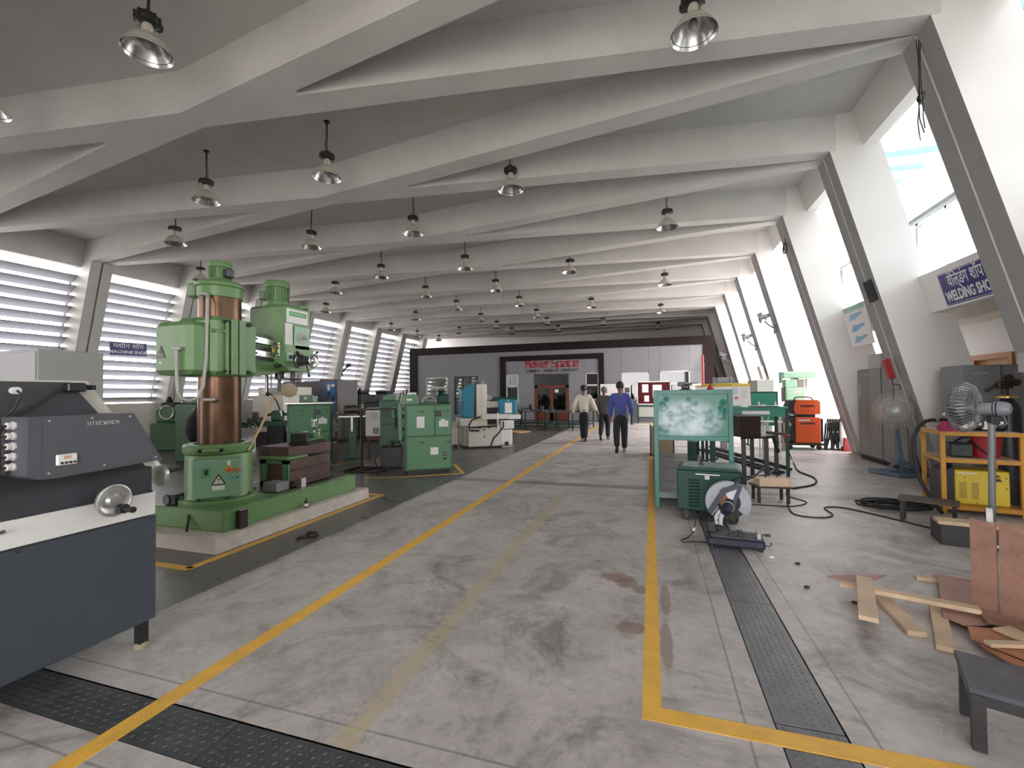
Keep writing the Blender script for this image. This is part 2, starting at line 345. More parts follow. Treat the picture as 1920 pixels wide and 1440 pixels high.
# ---------------------------------------------------------------- setting: floor
def floor_material():
    m = bpy.data.materials.new('worn_concrete_floor'); m.use_nodes = True; nt = m.node_tree; N = nt.nodes; L = nt.links
    p = N['Principled BSDF']; tc = N.new('ShaderNodeTexCoord'); xyz = N.new('ShaderNodeSeparateXYZ'); L.new(tc.outputs['Object'], xyz.inputs[0])
    def noise(sc_, det=6, ro=.6, dist=0):
        n = N.new('ShaderNodeTexNoise'); n.inputs['Scale'].default_value = sc_; n.inputs['Detail'].default_value = det
        n.inputs['Roughness'].default_value = ro; n.inputs['Distortion'].default_value = dist; L.new(tc.outputs['Object'], n.inputs['Vector']); return n.outputs['Fac']
    def ramp(f, stops):
        r = N.new('ShaderNodeValToRGB'); e = r.color_ramp.elements
        while len(e) < len(stops): e.new(.5)
        for i, (q, c) in enumerate(stops): e[i].position = q; e[i].color = (*(c if isinstance(c, tuple) else (c,)*3), 1)
        L.new(f, r.inputs['Fac']); return r.outputs['Color']
    def mix(f, a, b, mode='MIX'):
        x = N.new('ShaderNodeMix'); x.data_type = 'RGBA'; x.blend_type = mode
        for s, val in ((0,f),(6,a),(7,b)):
            if isinstance(val, (float,int)): x.inputs[s].default_value = val
            elif isinstance(val, tuple): x.inputs[s].default_value = (*val,1)
            else: L.new(val, x.inputs[s])
        return x.outputs[2]
    def math_(op, a, b=0., c=0.):
        x = N.new('ShaderNodeMath'); x.operation = op
        for i, val in enumerate((a,b,c)):
            if isinstance(val,(float,int)): x.inputs[i].default_value = val
            else: L.new(val, x.inputs[i])
        return x.outputs[0]
    def stepx(src, a, b):
        r = N.new('ShaderNodeMapRange'); r.interpolation_type = 'SMOOTHSTEP'; r.inputs['From Min'].default_value = a; r.inputs['From Max'].default_value = b
        L.new(src, r.inputs['Value']); return r.outputs[0]
    def band(src, c, w):
        d = math_('ABSOLUTE', math_('SUBTRACT', src, c)); return math_('LESS_THAN', d, w)
    big = noise(.55, 8, .65, .4); mid = noise(2.6, 8, .7, .6); fine = noise(18, 6, .7); spk = noise(70, 2, .5)
    base = ramp(big, [(.36,(.40,.37,.352)),(.5,(.52,.485,.465)),(.64,(.62,.58,.556))])
    base = mix(.55, base, ramp(mid, [(.36,(.30,.276,.263)),(.5,(.52,.485,.465)),(.66,(.70,.66,.637))]))
    base = mix(.18, base, ramp(fine, [(.38,(.16,.145,.135)),(.62,(.52,.485,.455))]))
    # workshop side left of the joint: older, oil-darkened slab
    lm = stepx(math_('ADD', xyz.outputs[0], math_('MULTIPLY', mid, .12)), -3.28, -3.34)
    dark = ramp(mid, [(.25,(.055,.052,.05)),(.6,(.105,.098,.09)),(.85,(.19,.175,.16))])
    base = mix(math_('MULTIPLY', lm, .9), base, dark)
    # welding side right of the drain: pale dusty slab
    rm = stepx(xyz.outputs[0], .75, 1.1)
    pale = ramp(mid, [(.36,(.38,.358,.34)),(.5,(.50,.475,.455)),(.66,(.66,.64,.625))])
    base = mix(math_('MULTIPLY', rm, .72), base, pale)
    # oil and rust stains
    oil = ramp(noise(1.1, 10, .78, 1.2), [(.50,0.),(.64,.65)]); base = mix(oil, base, (.14,.125,.11))
    rs = ramp(noise(1.9, 7, .7, .8), [(.63,0.),(.74,.5)]); base = mix(rs, base, (.26,.16,.12))
    smu = ramp(noise(4.5, 8, .75, 1.5), [(.55,0.),(.68,.45)]); base = mix(smu, base, (.17,.15,.14))
    for cx, cy, rx, ry in ((-.22,3.72,.10,.10),(-.10,3.62,.07,.08),(-.30,3.80,.16,.10),(-.16,3.02,.10,.08),(.07,3.5,.04,.3),(.06,2.9,.04,.3)):
        dx = math_('DIVIDE', math_('SUBTRACT', xyz.outputs[0], cx), rx); dy = math_('DIVIDE', math_('SUBTRACT', xyz.outputs[1], cy), ry)
        d2 = math_('ADD', math_('MULTIPLY', dx, dx), math_('MULTIPLY', dy, dy))
        sp = stepx(math_('ADD', d2, math_('MULTIPLY', fine, 1.4)), 1.9, 1.2); base = mix(math_('MULTIPLY', sp, .6), base, (.22,.12,.09))
    vo = N.new('ShaderNodeTexVoronoi'); vo.inputs['Scale'].default_value = 9.; L.new(tc.outputs['Object'], vo.inputs['Vector'])
    fl = math_('MULTIPLY', math_('LESS_THAN', vo.outputs['Distance'], .045), math_('GREATER_THAN', noise(3.1,2), .55)); base = mix(math_('MULTIPLY', fl, .8), base, (.70,.68,.64))
    # grimy infill strips across the aisle and slab joints
    ys = [7.45, 13.3, 19.1]
    g = None
    for y in ys:
        b_ = band(math_('ADD', xyz.outputs[1], math_('MULTIPLY', fine, .06)), y, .13); g = b_ if g is None else math_('MAXIMUM', g, b_)
    base = mix(math_('MULTIPLY', g, .55), base, (.10,.085,.085))
    jl = None
    for src, c in ((0,.385),(0,.91),(1,1.77),(1,1.28),(0,-3.33)):
        b_ = band(xyz.outputs[src], c, .006); jl = b_ if jl is None else math_('MAXIMUM', jl, b_)
    base = mix(math_('MULTIPLY', jl, .5), base, (.10,.09,.08))
    old = math_('MULTIPLY', band(xyz.outputs[0], -1.32, .055), math_('LESS_THAN', xyz.outputs[1], 6.7)); oldm = math_('MULTIPLY', old, ramp(fine, [(.38,0.),(.52,.75)]))
    base = mix(oldm, base, (.50,.42,.25))
    L.new(base, p.inputs['Base Color'])
    rr = ramp(mid, [(.3,.34),(.7,.55)]); L.new(math_('SUBTRACT', rr, math_('MULTIPLY', lm, .12)), p.inputs['Roughness'])
    bp = N.new('ShaderNodeBump'); bp.inputs['Strength'].default_value = .12; bp.inputs['Distance'].default_value = .02
    L.new(math_('SUBTRACT', math_('ADD', fine, math_('MULTIPLY', spk, .3)), math_('MULTIPLY', jl, 1.5)), bp.inputs['Height']); L.new(bp.outputs['Normal'], p.inputs['Normal'])
    return m
floor = struct('floor')
# slab with a recess cut for the two drain channels: drain A runs across (Y 1.40-1.65), drain B along (X .51-.80)
fm = floor_material()
b = B()
def rect(x0, x1, y0, y1, z=0.): b.add([(x0,y0,z),(x1,y0,z),(x1,y1,z),(x0,y1,z)], [(0,1,2,3)])
XL, XR, Y0, Y1 = -22., 10., -7., 34.
rect(XL, XR, Y0, 1.40); rect(XL, .51, 1.65, Y1); rect(.51, .80, 6.4, Y1); rect(.80, XR, 1.40, Y1); rect(XL, -7., 1.40, 1.65)
ob('floor_slab', b, fm, floor, smooth=0)
b = B(); b.box(-7, .8, 1.40, 1.65, -.12, -.02); b.box(.51, .80, 1.65, 6.4, -.12, -.02)
ob('drain_channel', b, dksteel, floor, smooth=0)
def lug_plate(x0, x1, y0, y1, pm):
    """steel cover plate, the pressed lugs are a second mesh"""
    p = B(); p.box(x0+.004, x1-.004, y0+.004, y1-.004, -.022, -.002, .002)
    ob('drain_cover', p, pm, floor, smooth=0)
    l = B(); k = 0; s = .034; nx = int((x1-x0-.02)/s); ny = int((y1-y0-.02)/s)
    for i in range(nx):
        for j in range(ny):
            cx = x0+.02+(i+.5)*s; cy = y0+.02+(j+.5)*s; a = .7854 if (i+j) % 2 else -.7854
            c_, s_ = math.cos(a), math.sin(a); L_, W_ = .014, .0045
            pts = [(-L_,0,0),(0,-W_,0),(L_,0,0),(0,W_,0),(0,0,.0045)]
            l.add([(cx+c_*x-s_*y, cy+s_*x+c_*y, -.002+z) for x, y, z in pts], [(0,1,4),(1,2,4),(2,3,4),(3,0,4)])
    o = ob('plate_lugs', l, pm, floor, smooth=0, kind='stuff')
for x0, x1 in ((-6.9,-5.5),(-5.5,-4.2),(-4.2,-2.95),(-2.95,-1.87),(-1.87,-.7),(-.7,.505)): lug_plate(x0, x1, 1.402, 1.648, plate)
for y0, y1 in ((1.402,2.35),(2.35,3.62),(3.62,4.9),(4.9,6.38)): lug_plate(.512, .798, y0, y1, platel)
# painted lines: thin film of paint on the slab
def line(pts, w=.1, mt=yellow):
    l = B()
    for (xa,ya), (xb,yb) in zip(pts[:-1], pts[1:]): l.bar((xa,ya,.0005), (xb,yb,.0005), w, .003)
    ob('yellow_line', l, mt, floor, smooth=0)
line([(-2.36,.2),(-2.36,12.)], .105); line([(-2.36,12.),(-2.34,23.8)], .11)
line([(-.025,2.302),(-.03,9.7)], .09); line([(-.03,9.7),(-.03,23.5)], .09)
line([(-.07,2.25),(.51,2.25)], .1); line([(.51,2.25),(.80,2.25)], .1); line([(.80,2.25),(4.2,2.25)], .1)
line([(-5.6,2.96),(-3.95,2.96)], .08); line([(-3.97,2.96),(-3.97,5.95)], .08); line([(-3.95,5.95),(-5.2,5.95)], .08)
line([(-5.08,7.1),(-4.55,7.26)], .07); line([(-4.55,7.26),(-3.49,7.95)], .07); line([(-3.49,7.95),(-4.15,8.95)], .07)
line([(-6.75,8.15),(-6.2,9.4)], .09)

# ---------------------------------------------------------------- setting: roof of ribs and slab
S, YA = 3.01, 6.18
ZS, ZT = 5.77, 6.42          # rib soffit, slab underside
XRT, XLT, XM = 3.09, -16.42, -6.66
SL = .2617                   # lean of the columns
NF = range(-2, 10)
Yn = lambda n: YA+S*(n-1)
ceiling = struct('ceiling')
b = B(); b.box(-18.2, 3.62, -6.5, 33.5, ZT, ZT+.22); ob('roof_slab', b, slabm, ceiling, smooth=0)
def poly_rib(pts, name='rib'):
    q = B(); q.prism(pts, (0,0,ZS), (1,0,0), (0,1,0), (0,0,ZT-ZS+.02)); ob(name, q, plaster, ceiling, smooth=0)
for n in NF:
    yn = Yn(n); c0, c1 = yn+.32-1.505, yn+.32+1.505; w = .19
    for side, xe, xa in ((1, XRT+.1, -4.70), (-1, XLT-.1, -8.62)):
        m_ = yn+.30; e = .05
        a = [(xe,yn),(xe,m_),(XM,c0+w),(xa,c0+.035)][::side]
        poly_rib(a)
        a = [(xe,m_),(xe,yn+.6),(xa,c1-.035),(XM,c1-w)][::side]
        poly_rib(a)
    poly_rib([(XM,c1-w),(-4.70,c1-.035),(-4.70,c1+.035),(XM,c1+w),(-8.62,c1+.035),(-8.62,c1-.035)], 'rib_node')

# ---------------------------------------------------------------- setting: leaning columns and side walls
wall_right = struct('wall_right'); wall_left = struct('wall_left')
def column(side, yn, parent):
    sx = side; x = (lambda z, off=0.: (XRT+SL*(ZS-z)+off) if side > 0 else (XLT-SL*(ZS-z)-off))
    mids = ((.0,.275),(.325,.6))
    for y0, y1 in mids:
        q = B()
        if side > 0: pol = [(x(ZT,.0),ZT+.02),(x(0),0),(x(0,.92),0),(x(2.79,.92),2.79),(x(2.79,.72),2.79),(x(ZT,.78),ZT+.02)]
        else: pol = [(x(ZT,.0),ZT+.02),(x(0),0),(x(0,.95),0),(x(ZT,.95),ZT+.02)]
        q.prism(pol, (0,yn+y0,0), (1,0,0), (0,0,1), (0,y1-y0,0))
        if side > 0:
            q.m[2] = 1      # inner edge of the blade gets a darker grey
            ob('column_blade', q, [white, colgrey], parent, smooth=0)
        else: ob('column_blade', q, colm, parent, smooth=0)
    q = B(); pol = [(x(ZT,.05),ZT),(x(0,.05),0),(x(0,.7),0),(x(ZT,.7),ZT)]
    q.prism(pol, (0,yn+.275,0), (1,0,0), (0,0,1), (0,.05,0)); ob('column_groove', q, dkgroove, parent, smooth=0)
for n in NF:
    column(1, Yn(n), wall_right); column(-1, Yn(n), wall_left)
# right: eaves beam in every bay; walkway, its beam and the wall behind it only along the near bays
for n in NF:
    y0, y1 = Yn(n)+.6, Yn(n+1)
    q = B(); q.prism([(3.43,ZT+.02),(3.60,5.79),(3.80,5.79),(3.63,ZT+.02)], (0,y0,0), (1,0,0), (0,0,1), (0,y1-y0,0)); ob('eaves_beam', q, white, wall_right, smooth=0)
    if n > 6:
        q = B(); q.prism([(XRT+SL*ZS+.5,0),(XRT+.5,ZS),(XRT+.65,ZS),(XRT+SL*ZS+.65,0)], (0,y0,0), (1,0,0), (0,0,1), (0,y1-y0,0)); ob('light_blocking_wall', q, white, wall_right, smooth=0)  # added behind the far block to keep side daylight off the end wall
    if n > 2: continue
    q = B(); q.prism([(4.31,3.41),(4.47,2.79),(4.62,2.79),(4.62,3.41)], (0,y0,0), (1,0,0), (0,0,1), (0,y1-y0,0)); ob('walkway_beam', q, white, wall_right, smooth=0)
XW, YE = 6.0, 13.1
q = B(); q.box(4.6, XW, -6, YE, 3.18, 3.40); ob('walkway_slab', q, white, wall_right, smooth=0)
q = B(); q.box(XW, XW+.2, -6, 9.95, 0, 3.2); q.box(XW, XW+.2, 10.95, YE, 0, 3.2); q.box(XW, XW+.2, 9.95, 10.95, 2.14, 3.2)
q.box(XW, XW+.2, -6, YE, 3.2, 3.75); q.box(XW, XW+.2, -6, YE, 5.45, 6.6)
for k in range(8): q.box(XW, XW+.2, -6+2.7*k, -6+2.7*k+.5, 3.75, 5.45)
ob('gallery_wall', q, white, wall_right, smooth=0)
q = B(); q.box(5.35, XW, -6, YE, 2.78, 3.18); ob('gallery_lintel', q, cream, wall_right, smooth=0)
dr = struct('door_2')
for nm, a in (('door_jamb',(9.93,10.02,0,2.16)),('door_jamb',(10.88,10.97,0,2.16)),('door_head',(10.02,10.88,2.06,2.16))):
    q = B(); q.box(XW-.05,XW+.1,*a); ob(nm, q, woodor, dr, smooth=0)
q = B(); q.box(XW+.02,XW+.06,10.02,10.88,0,2.06,.004); ob('door_leaf', q, mat('door_leaf_wood', (.50,.25,.08), .5, var=.12), dr, smooth=0)
for k in range(7):
    y = -6+2.7*k+.5
    q = B(); q.box(XW+.08, XW+.09, y, y+2.2, 3.75, 5.45); ob('gallery_window_pane', q, winglass, wall_right, smooth=0)
    q = B()
    for a in ((0,2.2,3.75,3.82),(0,2.2,5.38,5.45),(0,.06,3.75,5.45),(2.14,2.2,3.75,5.45),(1.06,1.12,3.75,5.45)): q.box(XW+.05, XW+.13, y+a[0], y+a[1], a[2], a[3])
    ob('gallery_window_frame', q, slatm, wall_right, smooth=0)
q = B(); q.box(XW-.05, XW, 11.3, 12.9, 5.50, 5.58); ob('wall_duct', q, greyl, wall_right, smooth=0)
# roof over the walkway: two solid lengths and two glazed ones with pale blue beams
for y0, y1 in ((-6.,3.9),(7.6,10.85)):
    q = B(); q.box(3.62, XW+.2, y0, y1, 6.6, 6.75); ob('walkway_roof', q, white, wall_right, smooth=0)
skyl = struct('window_1'); skyglass = glass_mat('skylight_glass', (.55,.55,.56), .93)
for y0, y1 in ((3.9,7.6),(10.85,YE+.1)):
    k_ = max(1, round((y1-y0)/.75)); dy = (y1-y0)/k_
    for k in range(k_):
        q = B(); q.box(3.65, XW+.1, y0+dy*k+.035, y0+dy*(k+1)-.035, 6.66, 6.67); ob('skylight_pane', q, skyglass, skyl, smooth=0)
        q = B(); q.box(3.62, XW+.2, y0+dy*(k+1)-.03, y0+dy*(k+1)+.03, 6.56, 6.68); ob('skylight_beam', q, skyblue, skyl, smooth=0)
# railing of the walkway
rail = struct('trim_1')
q = B(); q.box(4.55, 4.65, -5.8, YE, 4.53, 4.60, .008); ob('handrail', q, galv, rail)
for z in (4.45, 4.12, 3.78):
    q = B(); q.cyl((4.6,-5.8,z), (4.6,YE,z), .008, n=6); ob('rail_wire', q, chrome, rail)
for k in range(6):
    q = B(); q.box(4.575, 4.625, Yn(-2)+.9+S*k, Yn(-2)+.97+S*k, 3.4, 4.53); ob('rail_post', q, galv, rail, smooth=0)
# left: low wall, head beam and louver slats in every bay
def xl(z, off): return XLT-SL*(ZS-z)-off
slat = None
for n in range(-2, 9):
    y0, y1 = Yn(n)+.6, Yn(n+1)
    q = B(); q.prism([(xl(0,.45),0),(xl(1.32,.45),1.32),(xl(1.32,.75),1.32),(xl(0,.75),0)], (0,y0,0), (1,0,0), (0,0,1), (0,y1-y0,0)); ob('sill_wall', q, cream, wall_left, smooth=0)
    q = B(); q.prism([(xl(5.62,.45),5.62),(xl(ZT,.45),ZT+.02),(xl(ZT,.7),ZT+.02),(xl(5.62,.7),5.62)], (0,y0,0), (1,0,0), (0,0,1), (0,y1-y0,0)); ob('head_beam', q, plaster, wall_left, smooth=0)
    for k in range(13):
        z = 1.46+.318*k
        if slat is None:
            q = B(); q.prism([(-.13,-.105),(.115,.065),(.13,.09),(.11,.088),(-.135,-.08)], (0,0,0), (1,0,0), (0,0,1), (0,y1-y0,0))
            slat = ob('louver_slat', q, slatm, wall_left, smooth=0); o = slat
        else: o = cp(slat, wall_left)
        o.location = (xl(z,.62), y0, z)
    q = B(); q.box(-.02,.02,0,.04,-.0,4.2); o = ob('louver_bracket', q, slatm, wall_left, smooth=0); o.location = (xl(1.35,.8), y1-.05, 1.35); o.rotation_euler = (0, math.atan(SL), 0)
# ends of the hall
wall_back = struct('wall_back'); q = B(); q.box(-19, 10, 33.2, 33.5, 0, 7); ob('end_wall', q, white, wall_back, smooth=0)
q = B(); q.box(-19.5, -3.4, -6.6, -6.3, 0, 6.6); q.box(3.6, 10, -6.6, -6.3, 0, 6.6); q.box(-3.4, 3.6, -6.6, -6.3, 4.6, 6.6)
wf = struct('wall_front'); ob('fill_gate_wall', q, white, wf, smooth=0)  # unseen wall, its gate opening sized and placed to let fill light in
q = B(); q.box(-90, 90, -90, 120, -.35, -.13); g = ob('ground', q, mat('outdoor_paving', (.42,.40,.36), .8, scale=.3), None, smooth=0); g['kind'] = 'structure'
# ---------------------------------------------------------------- the enclosed workshop block at the far end
YB = 23.8
block = struct('wall_far')
q = B(); q.box(-13.75, 2.9, YB+.08, 32.6, 4.05, 4.26); q.box(-13.75,-13.6,YB+.08,32.6,0,4.1); q.box(2.75,2.9,YB+.08,32.6,0,4.1); q.box(-13.7,2.8,32.3,32.6,0,4.1)
ob('block_shell', q, maroon, block, smooth=0)
q = B(); q.box(-13.6,2.75,32.1,32.3,0,4.05); q.box(-13.6,2.75,YB+.1,32.3,3.55,3.62); q.box(-8.3,-8.2,YB+.1,32.1,0,3.55); q.box(-2.4,-2.3,YB+.1,32.1,0,3.55); q.box(-13.6,-13.5,YB+.1,32.1,0,3.6); q.box(2.65,2.75,YB+.1,32.1,0,3.6)
ob('inner_walls', q, cream, block, smooth=0)  # the cross partitions are added so the rooms at the right stay dark
OPN = [(-12.8,-11.37,1.15,2.52),(-10.96,-9.5,.35,2.54),(-7.79,-7.07,.9,2.58),(-6.15,-4.25,0,2.57),(-3.34,-2.66,1.15,2.57),(-1.49,-.11,1.1,2.54),(.41,1.82,1.1,2.57)]
xs = sorted({-13.36,2.45} | {v for o_ in OPN for v in o_[:2]})
allx = []
for a, c in zip(xs[:-1], xs[1:]):
    k = max(1, round((c-a)/1.25)); allx += [(a+(c-a)*i/k, a+(c-a)*(i+1)/k) for i in range(k)]
for a, c in allx:
    hit = [o_ for o_ in OPN if o_[0] <= a+.01 and c-.01 <= o_[1]]
    zs = [(0,3.85)] if not hit else [(hit[0][3],3.85)] + ([(0,hit[0][2])] if hit[0][2] > .05 else [])
    for z0, z1 in zs:
        zz = [(z0,z1)] if z1-z0 < 2.6 else [(z0,2.6),(2.6,z1)]
        for p0, p1 in zz:
            q = B(); q.box(a+.004, c-.004, YB, YB+.1, p0+.003, p1-.003); ob('cladding_panel', q, cladw, block, smooth=0)
k = 14
for i in range(k):
    a = -13.87+(2.95+13.87)*i/k; c = -13.87+(2.95+13.87)*(i+1)/k
    q = B(); q.box(a+.003, c-.003, YB-.05, YB+.1, 3.85, 4.27); ob('fascia_panel', q, maroon, block, smooth=0)
for x0, x1, z0, z1 in ((-13.87,-13.36,0,1.9),(-13.87,-13.36,1.905,3.845),(2.45,2.95,0,1.9),(2.45,2.95,1.905,3.845)):
    q = B(); q.box(x0, x1, YB-.05, YB+.1, z0, z1); ob('border_panel', q, maroon, block, smooth=0)
q = B(); q.box(-8.12,-7.81,YB-.09,YB+.02,0,3.6); q.box(-2.65,-2.37,YB-.09,YB+.02,0,3.6); q.box(-7.81,-2.65,YB-.09,YB+.02,3.32,3.6); ob('portal_frame', q, maroon, block, smooth=0)
for i, (x0,x1,z0,z1) in enumerate(OPN):
    if z0 == 0: continue
    w_ = struct('window_%d' % (i+2)); fr = black if i == 1 else mat('white_upvc', (.70,.70,.70), .4)
    q = B(); t = .05
    q.box(x0,x0+t,YB-.02,YB+.08,z0,z1); q.box(x1-t,x1,YB-.02,YB+.08,z0,z1); q.box(x0,x1,YB-.02,YB+.08,z1-t,z1); q.box(x0,x1,YB-.02,YB+.08,z0,z0+t)
    zm = 1.93 if i != 1 else 1.7
    q.box(x0,x1,YB-.02,YB+.08,zm-.06,zm+.04)
    if i in (0,): q.box((x0+x1)/2-.03,(x0+x1)/2+.03,YB-.01,YB+.07,z0,zm)
    if i == 1: q.box(x0+.5,x0+.54,YB-.01,YB+.07,z0,z1)
    ob('window_frame', q, fr, w_, smooth=0)
    for za, zb in ((z0+t,zm-.06),(zm+.04,z1-t)):
        g = B(); g.box(x0+t, x1-t, YB+.03, YB+.036, za, zb); ob('window_pane', g, winglass if i < 3 else winglassd, w_, smooth=0)
    if i in (2,4):
        g = B()
        for j in range(3): g.box(x0+t+(x1-x0-2*t)*(j+1)/4-.012, x0+t+(x1-x0-2*t)*(j+1)/4+.012, YB+.06, YB+.08, z0, z1)
        ob('window_bar', g, black, w_, smooth=0)
d1 = struct('door_1')
q = B(); q.box(-6.15,-5.98,YB-.02,YB+.1,0,1.95); q.box(-4.42,-4.25,YB-.02,YB+.1,0,1.95); q.box(-6.15,-4.25,YB-.02,YB+.1,1.80,1.95); q.box(-5.29,-5.11,YB,YB+.08,0,1.8); q.box(-5.98,-4.42,YB,YB+.08,0,.5); ob('door_frame', q, doorred, d1, smooth=0)
q = B(); q.box(-6.15,-6.09,YB-.02,YB+.1,1.95,2.57); q.box(-4.31,-4.25,YB-.02,YB+.1,1.95,2.57); q.box(-6.15,-4.25,YB-.02,YB+.1,2.51,2.57)
for j in range(5): q.box(-6.0+.17*j,-5.975+.17*j,YB+.05,YB+.08,1.95,2.57)
ob('transom_frame', q, dksteel, d1, smooth=0)
for a, c, z0, z1 in ((-5.98,-5.29,.5,1.8),(-5.11,-4.42,.5,1.8),(-6.09,-4.31,1.95,2.51)):
    g = B(); g.box(a,c,YB+.03,YB+.036,z0,z1); ob('door_pane', g, winglassd, d1, smooth=0)
q = B()
for j in range(5): q.box(-5.95+.15*j,-5.92+.15*j,YB+.05,YB+.08,.5,1.8)
ob('door_bar', q, dksteel, d1, smooth=0)
q = B(); q.box(-5.02,-4.82,YB+.015,YB+.028,1.55,1.72); ob('notice', q, paper, d1, smooth=0)
# ceiling strip lamps inside the block
tubem = mat('lit_tube', (1,1,.97), .5, emit=9.)
def tube_light(x, y, z, ln, lab):
    t = thing('strip_light', lab, 'ceiling light', (x,y,z))
    q = B(); q.box(-ln/2,ln/2,-.05,.05,.02,.06); ob('housing', q, whitep, t, smooth=0)
    q = B(); q.cyl((-ln/2,0,0),(ln/2,0,0),.022,n=8); ob('lamp_tube', q, tubem, t)
tube_light(-12.1,26.5,3.46,1.4,'lit strip lamp inside the far block behind its leftmost window')
tube_light(-10.2,26.6,3.46,1.6,'lit strip lamp behind the black-framed window of the far block')
tube_light(-10.2,29.2,3.46,1.6,'lit strip lamp deep inside, second row behind the black-framed window')
tube_light(-7.4,27.,3.46,1.2,'lit strip lamp behind the narrow window left of the lettering')
tube_light(-5.9,26.,3.46,1.0,'lit strip lamp seen through the left of the door transom')
tube_light(-5.0,28.,3.46,1.2,'lit strip lamp seen through the middle of the door transom')
# lettering
lt = struct('trim_2')
strokes('lettering_makerspace', 'MakerSpace', redtext, lt, (-6.62,YB-.005,2.95), (1,0,0), (0,0,1), .40, .225, .073, .054, .02)
tl, wd = strokes('lettering_motto', 'CURIOSITY - CONNECTS - CREATIVITY', dktext, lt, (-6.62,YB-.005,2.69), (1,0,0), (0,0,1), .115, .078, .024, .024, .01)
tl.scale.x = 1.; 
# red fire pipe and camera at the right corner of the block
t = thing('fire_pipe', 'red vertical fire pipe down the right edge of the far white wall', 'pipe', (2.42,YB-.19,0))
q = B(); q.cyl((0,0,0),(0,0,3.3),.05,n=10); ob('riser', q, red, t)
for z in (.6,1.7,2.8):
    q = B(); q.box(-.06,.06,-.02,.12,z,z+.04); ob('clamp', q, steel, t, smooth=0)

# ---------------------------------------------------------------- signs
def sign_board(name, lab, cat, M, w, h, lines, sx=1.):
    t = thing(name, lab, cat, M.translation); R3 = M.copy(); R3.translation = (0,0,0)
    q = B(); q.box(-w/2,w/2,-h/2,h/2,-.012,0,.002,M=R3); ob('board', q, signblue, t, smooth=0)
    q = B(); e = .012
    for a in ((-w/2+e,w/2-e,h/2-e-.005,h/2-e),(-w/2+e,w/2-e,-h/2+e,-h/2+e+.005),(-w/2+e,-w/2+e+.005,-h/2+e,h/2-e),(w/2-e-.005,w/2-e,-h/2+e,h/2-e)): q.box(*a,0,.002,M=R3)
    ob('border_line', q, signwht, t, smooth=0)
    for txt, y, sz, bo in lines:
        font_mesh('lettering', txt, sz, signwht, t, R3 @ MX.Translation((0,y,.001)), bo, sx=sx, depth=.002)
    return t
sign_board('hanging_sign', 'blue MACHINE SHOP sign hung before the louvers by the second left column', 'sign',
    frame((-16.95,10.56,3.18), (.28,.96,0), (0,0,1)), 1.0, .45, [('मशीन शॉप',.095,.21,.003),('MACHINE SHOP',-.11,.14,.006)])
sign_board('wall_sign', 'blue WELDING SHOP sign on the walkway beam, half hidden by column', 'sign',
    frame((4.375,8.10,3.06), (0,-1,0), (.25,0,-1) if False else (-.25,0,1)), 1.14, .50, [('वेिल्डंग शॉप',.10,.26,.003),('WELDING SHOP',-.13,.21,.008)], .66)
# safety poster hung under the next walkway beam
t = thing('wall_poster', 'white safety poster with pale blue pictures under the second walkway beam', 'poster', (4.28,11.45,2.95))
M_ = frame((0,0,0), (0,-1,0), (-.2,0,1))
q = B(); q.box(-.55,.55,-.48,.42,-.008,0,.0,M=M_); ob('sheet', q, paper, t, smooth=0)
q = B(); q.box(-.5,.5,.30,.40,0,.002,M=M_); ob('header_band', q, mat('poster_green', (.35,.60,.48), .7), t, smooth=0)
for j, c in enumerate(((.35,.52,.70),(.28,.44,.62),(.30,.48,.60))):
    q = B(); y = .17-.25*j
    q.prism([(-.35,y-.06),(-.1,y-.07),(.1,y-.02),(.35,y+.03),(.3,y+.07),(0,y+.06),(-.2,y+.08)], M_ @ V((0,0,.0)), M_ @ V((1,0,0)), M_ @ V((0,1,0)), M_ @ V((0,0,.002))); ob('picture', q, mat('poster_blue_%d' % j, c, .7), t, smooth=0)

# ---------------------------------------------------------------- high bay lamps
def lamp_proto():
    t = thing('pendant_lamp', '', 'lamp')
    q = B(); q.lathe([(.045,.33),(.055,.30),(.05,.225),(.07,.215),(.14,.165),(.195,.095),(.228,.03),(.245,0),(.249,.0),(.249,.004)], n=28); ob('reflector', q, lampo, t)
    q = B(); q.lathe([(.243,.003),(.224,.035),(.19,.10),(.135,.163),(.06,.205),(.0,.21)], n=28); ref = ob('reflector_lining', q, lampi, t)
    q = B(); q.ring((0,0,.036), (0,0,1), .222, .004, 28, 5); ob('seam_ring', q, dksteel, t)
    q = B(); q.lathe([(0,.06),(.035,.07),(.05,.10),(.045,.14),(.025,.19),(.022,.21)], n=14); ob('bulb', q, mat('lamp_bulb_glass', (.55,.56,.55), .15, coat=.5), t)
    q = B(); q.lathe([(.0,.33),(.07,.33),(.112,.345),(.118,.37),(.118,.40),(.105,.43),(.04,.445),(0,.445)], n=20)
    for i in range(10): a = 2*PI*i/10; q.box(.10,.128,-.008,.008,.345,.425,M=MX.Rotation(a,4,'Z'))
    q.box(-.03,.03,.09,.15,.35,.42); ob('gear_box', q, black, t)
    q = B(); q.ring((0,0,.47), (0,1,0), .025, .006, 10, 5); q.tube([(0,0,.49),(.006,0,.6),(-.005,.004,.75),(0,0,ZT-5.4)], .010, 6); q.tube([(.02,0,.43),(.035,0,.55),(.02,0,.75),(.01,0,1.0)], .005, 5); q.cyl((0,0,ZT-5.4-.02),(0,0,ZT-5.4),.05,n=12); ob('hanger', q, black, t)
    return t
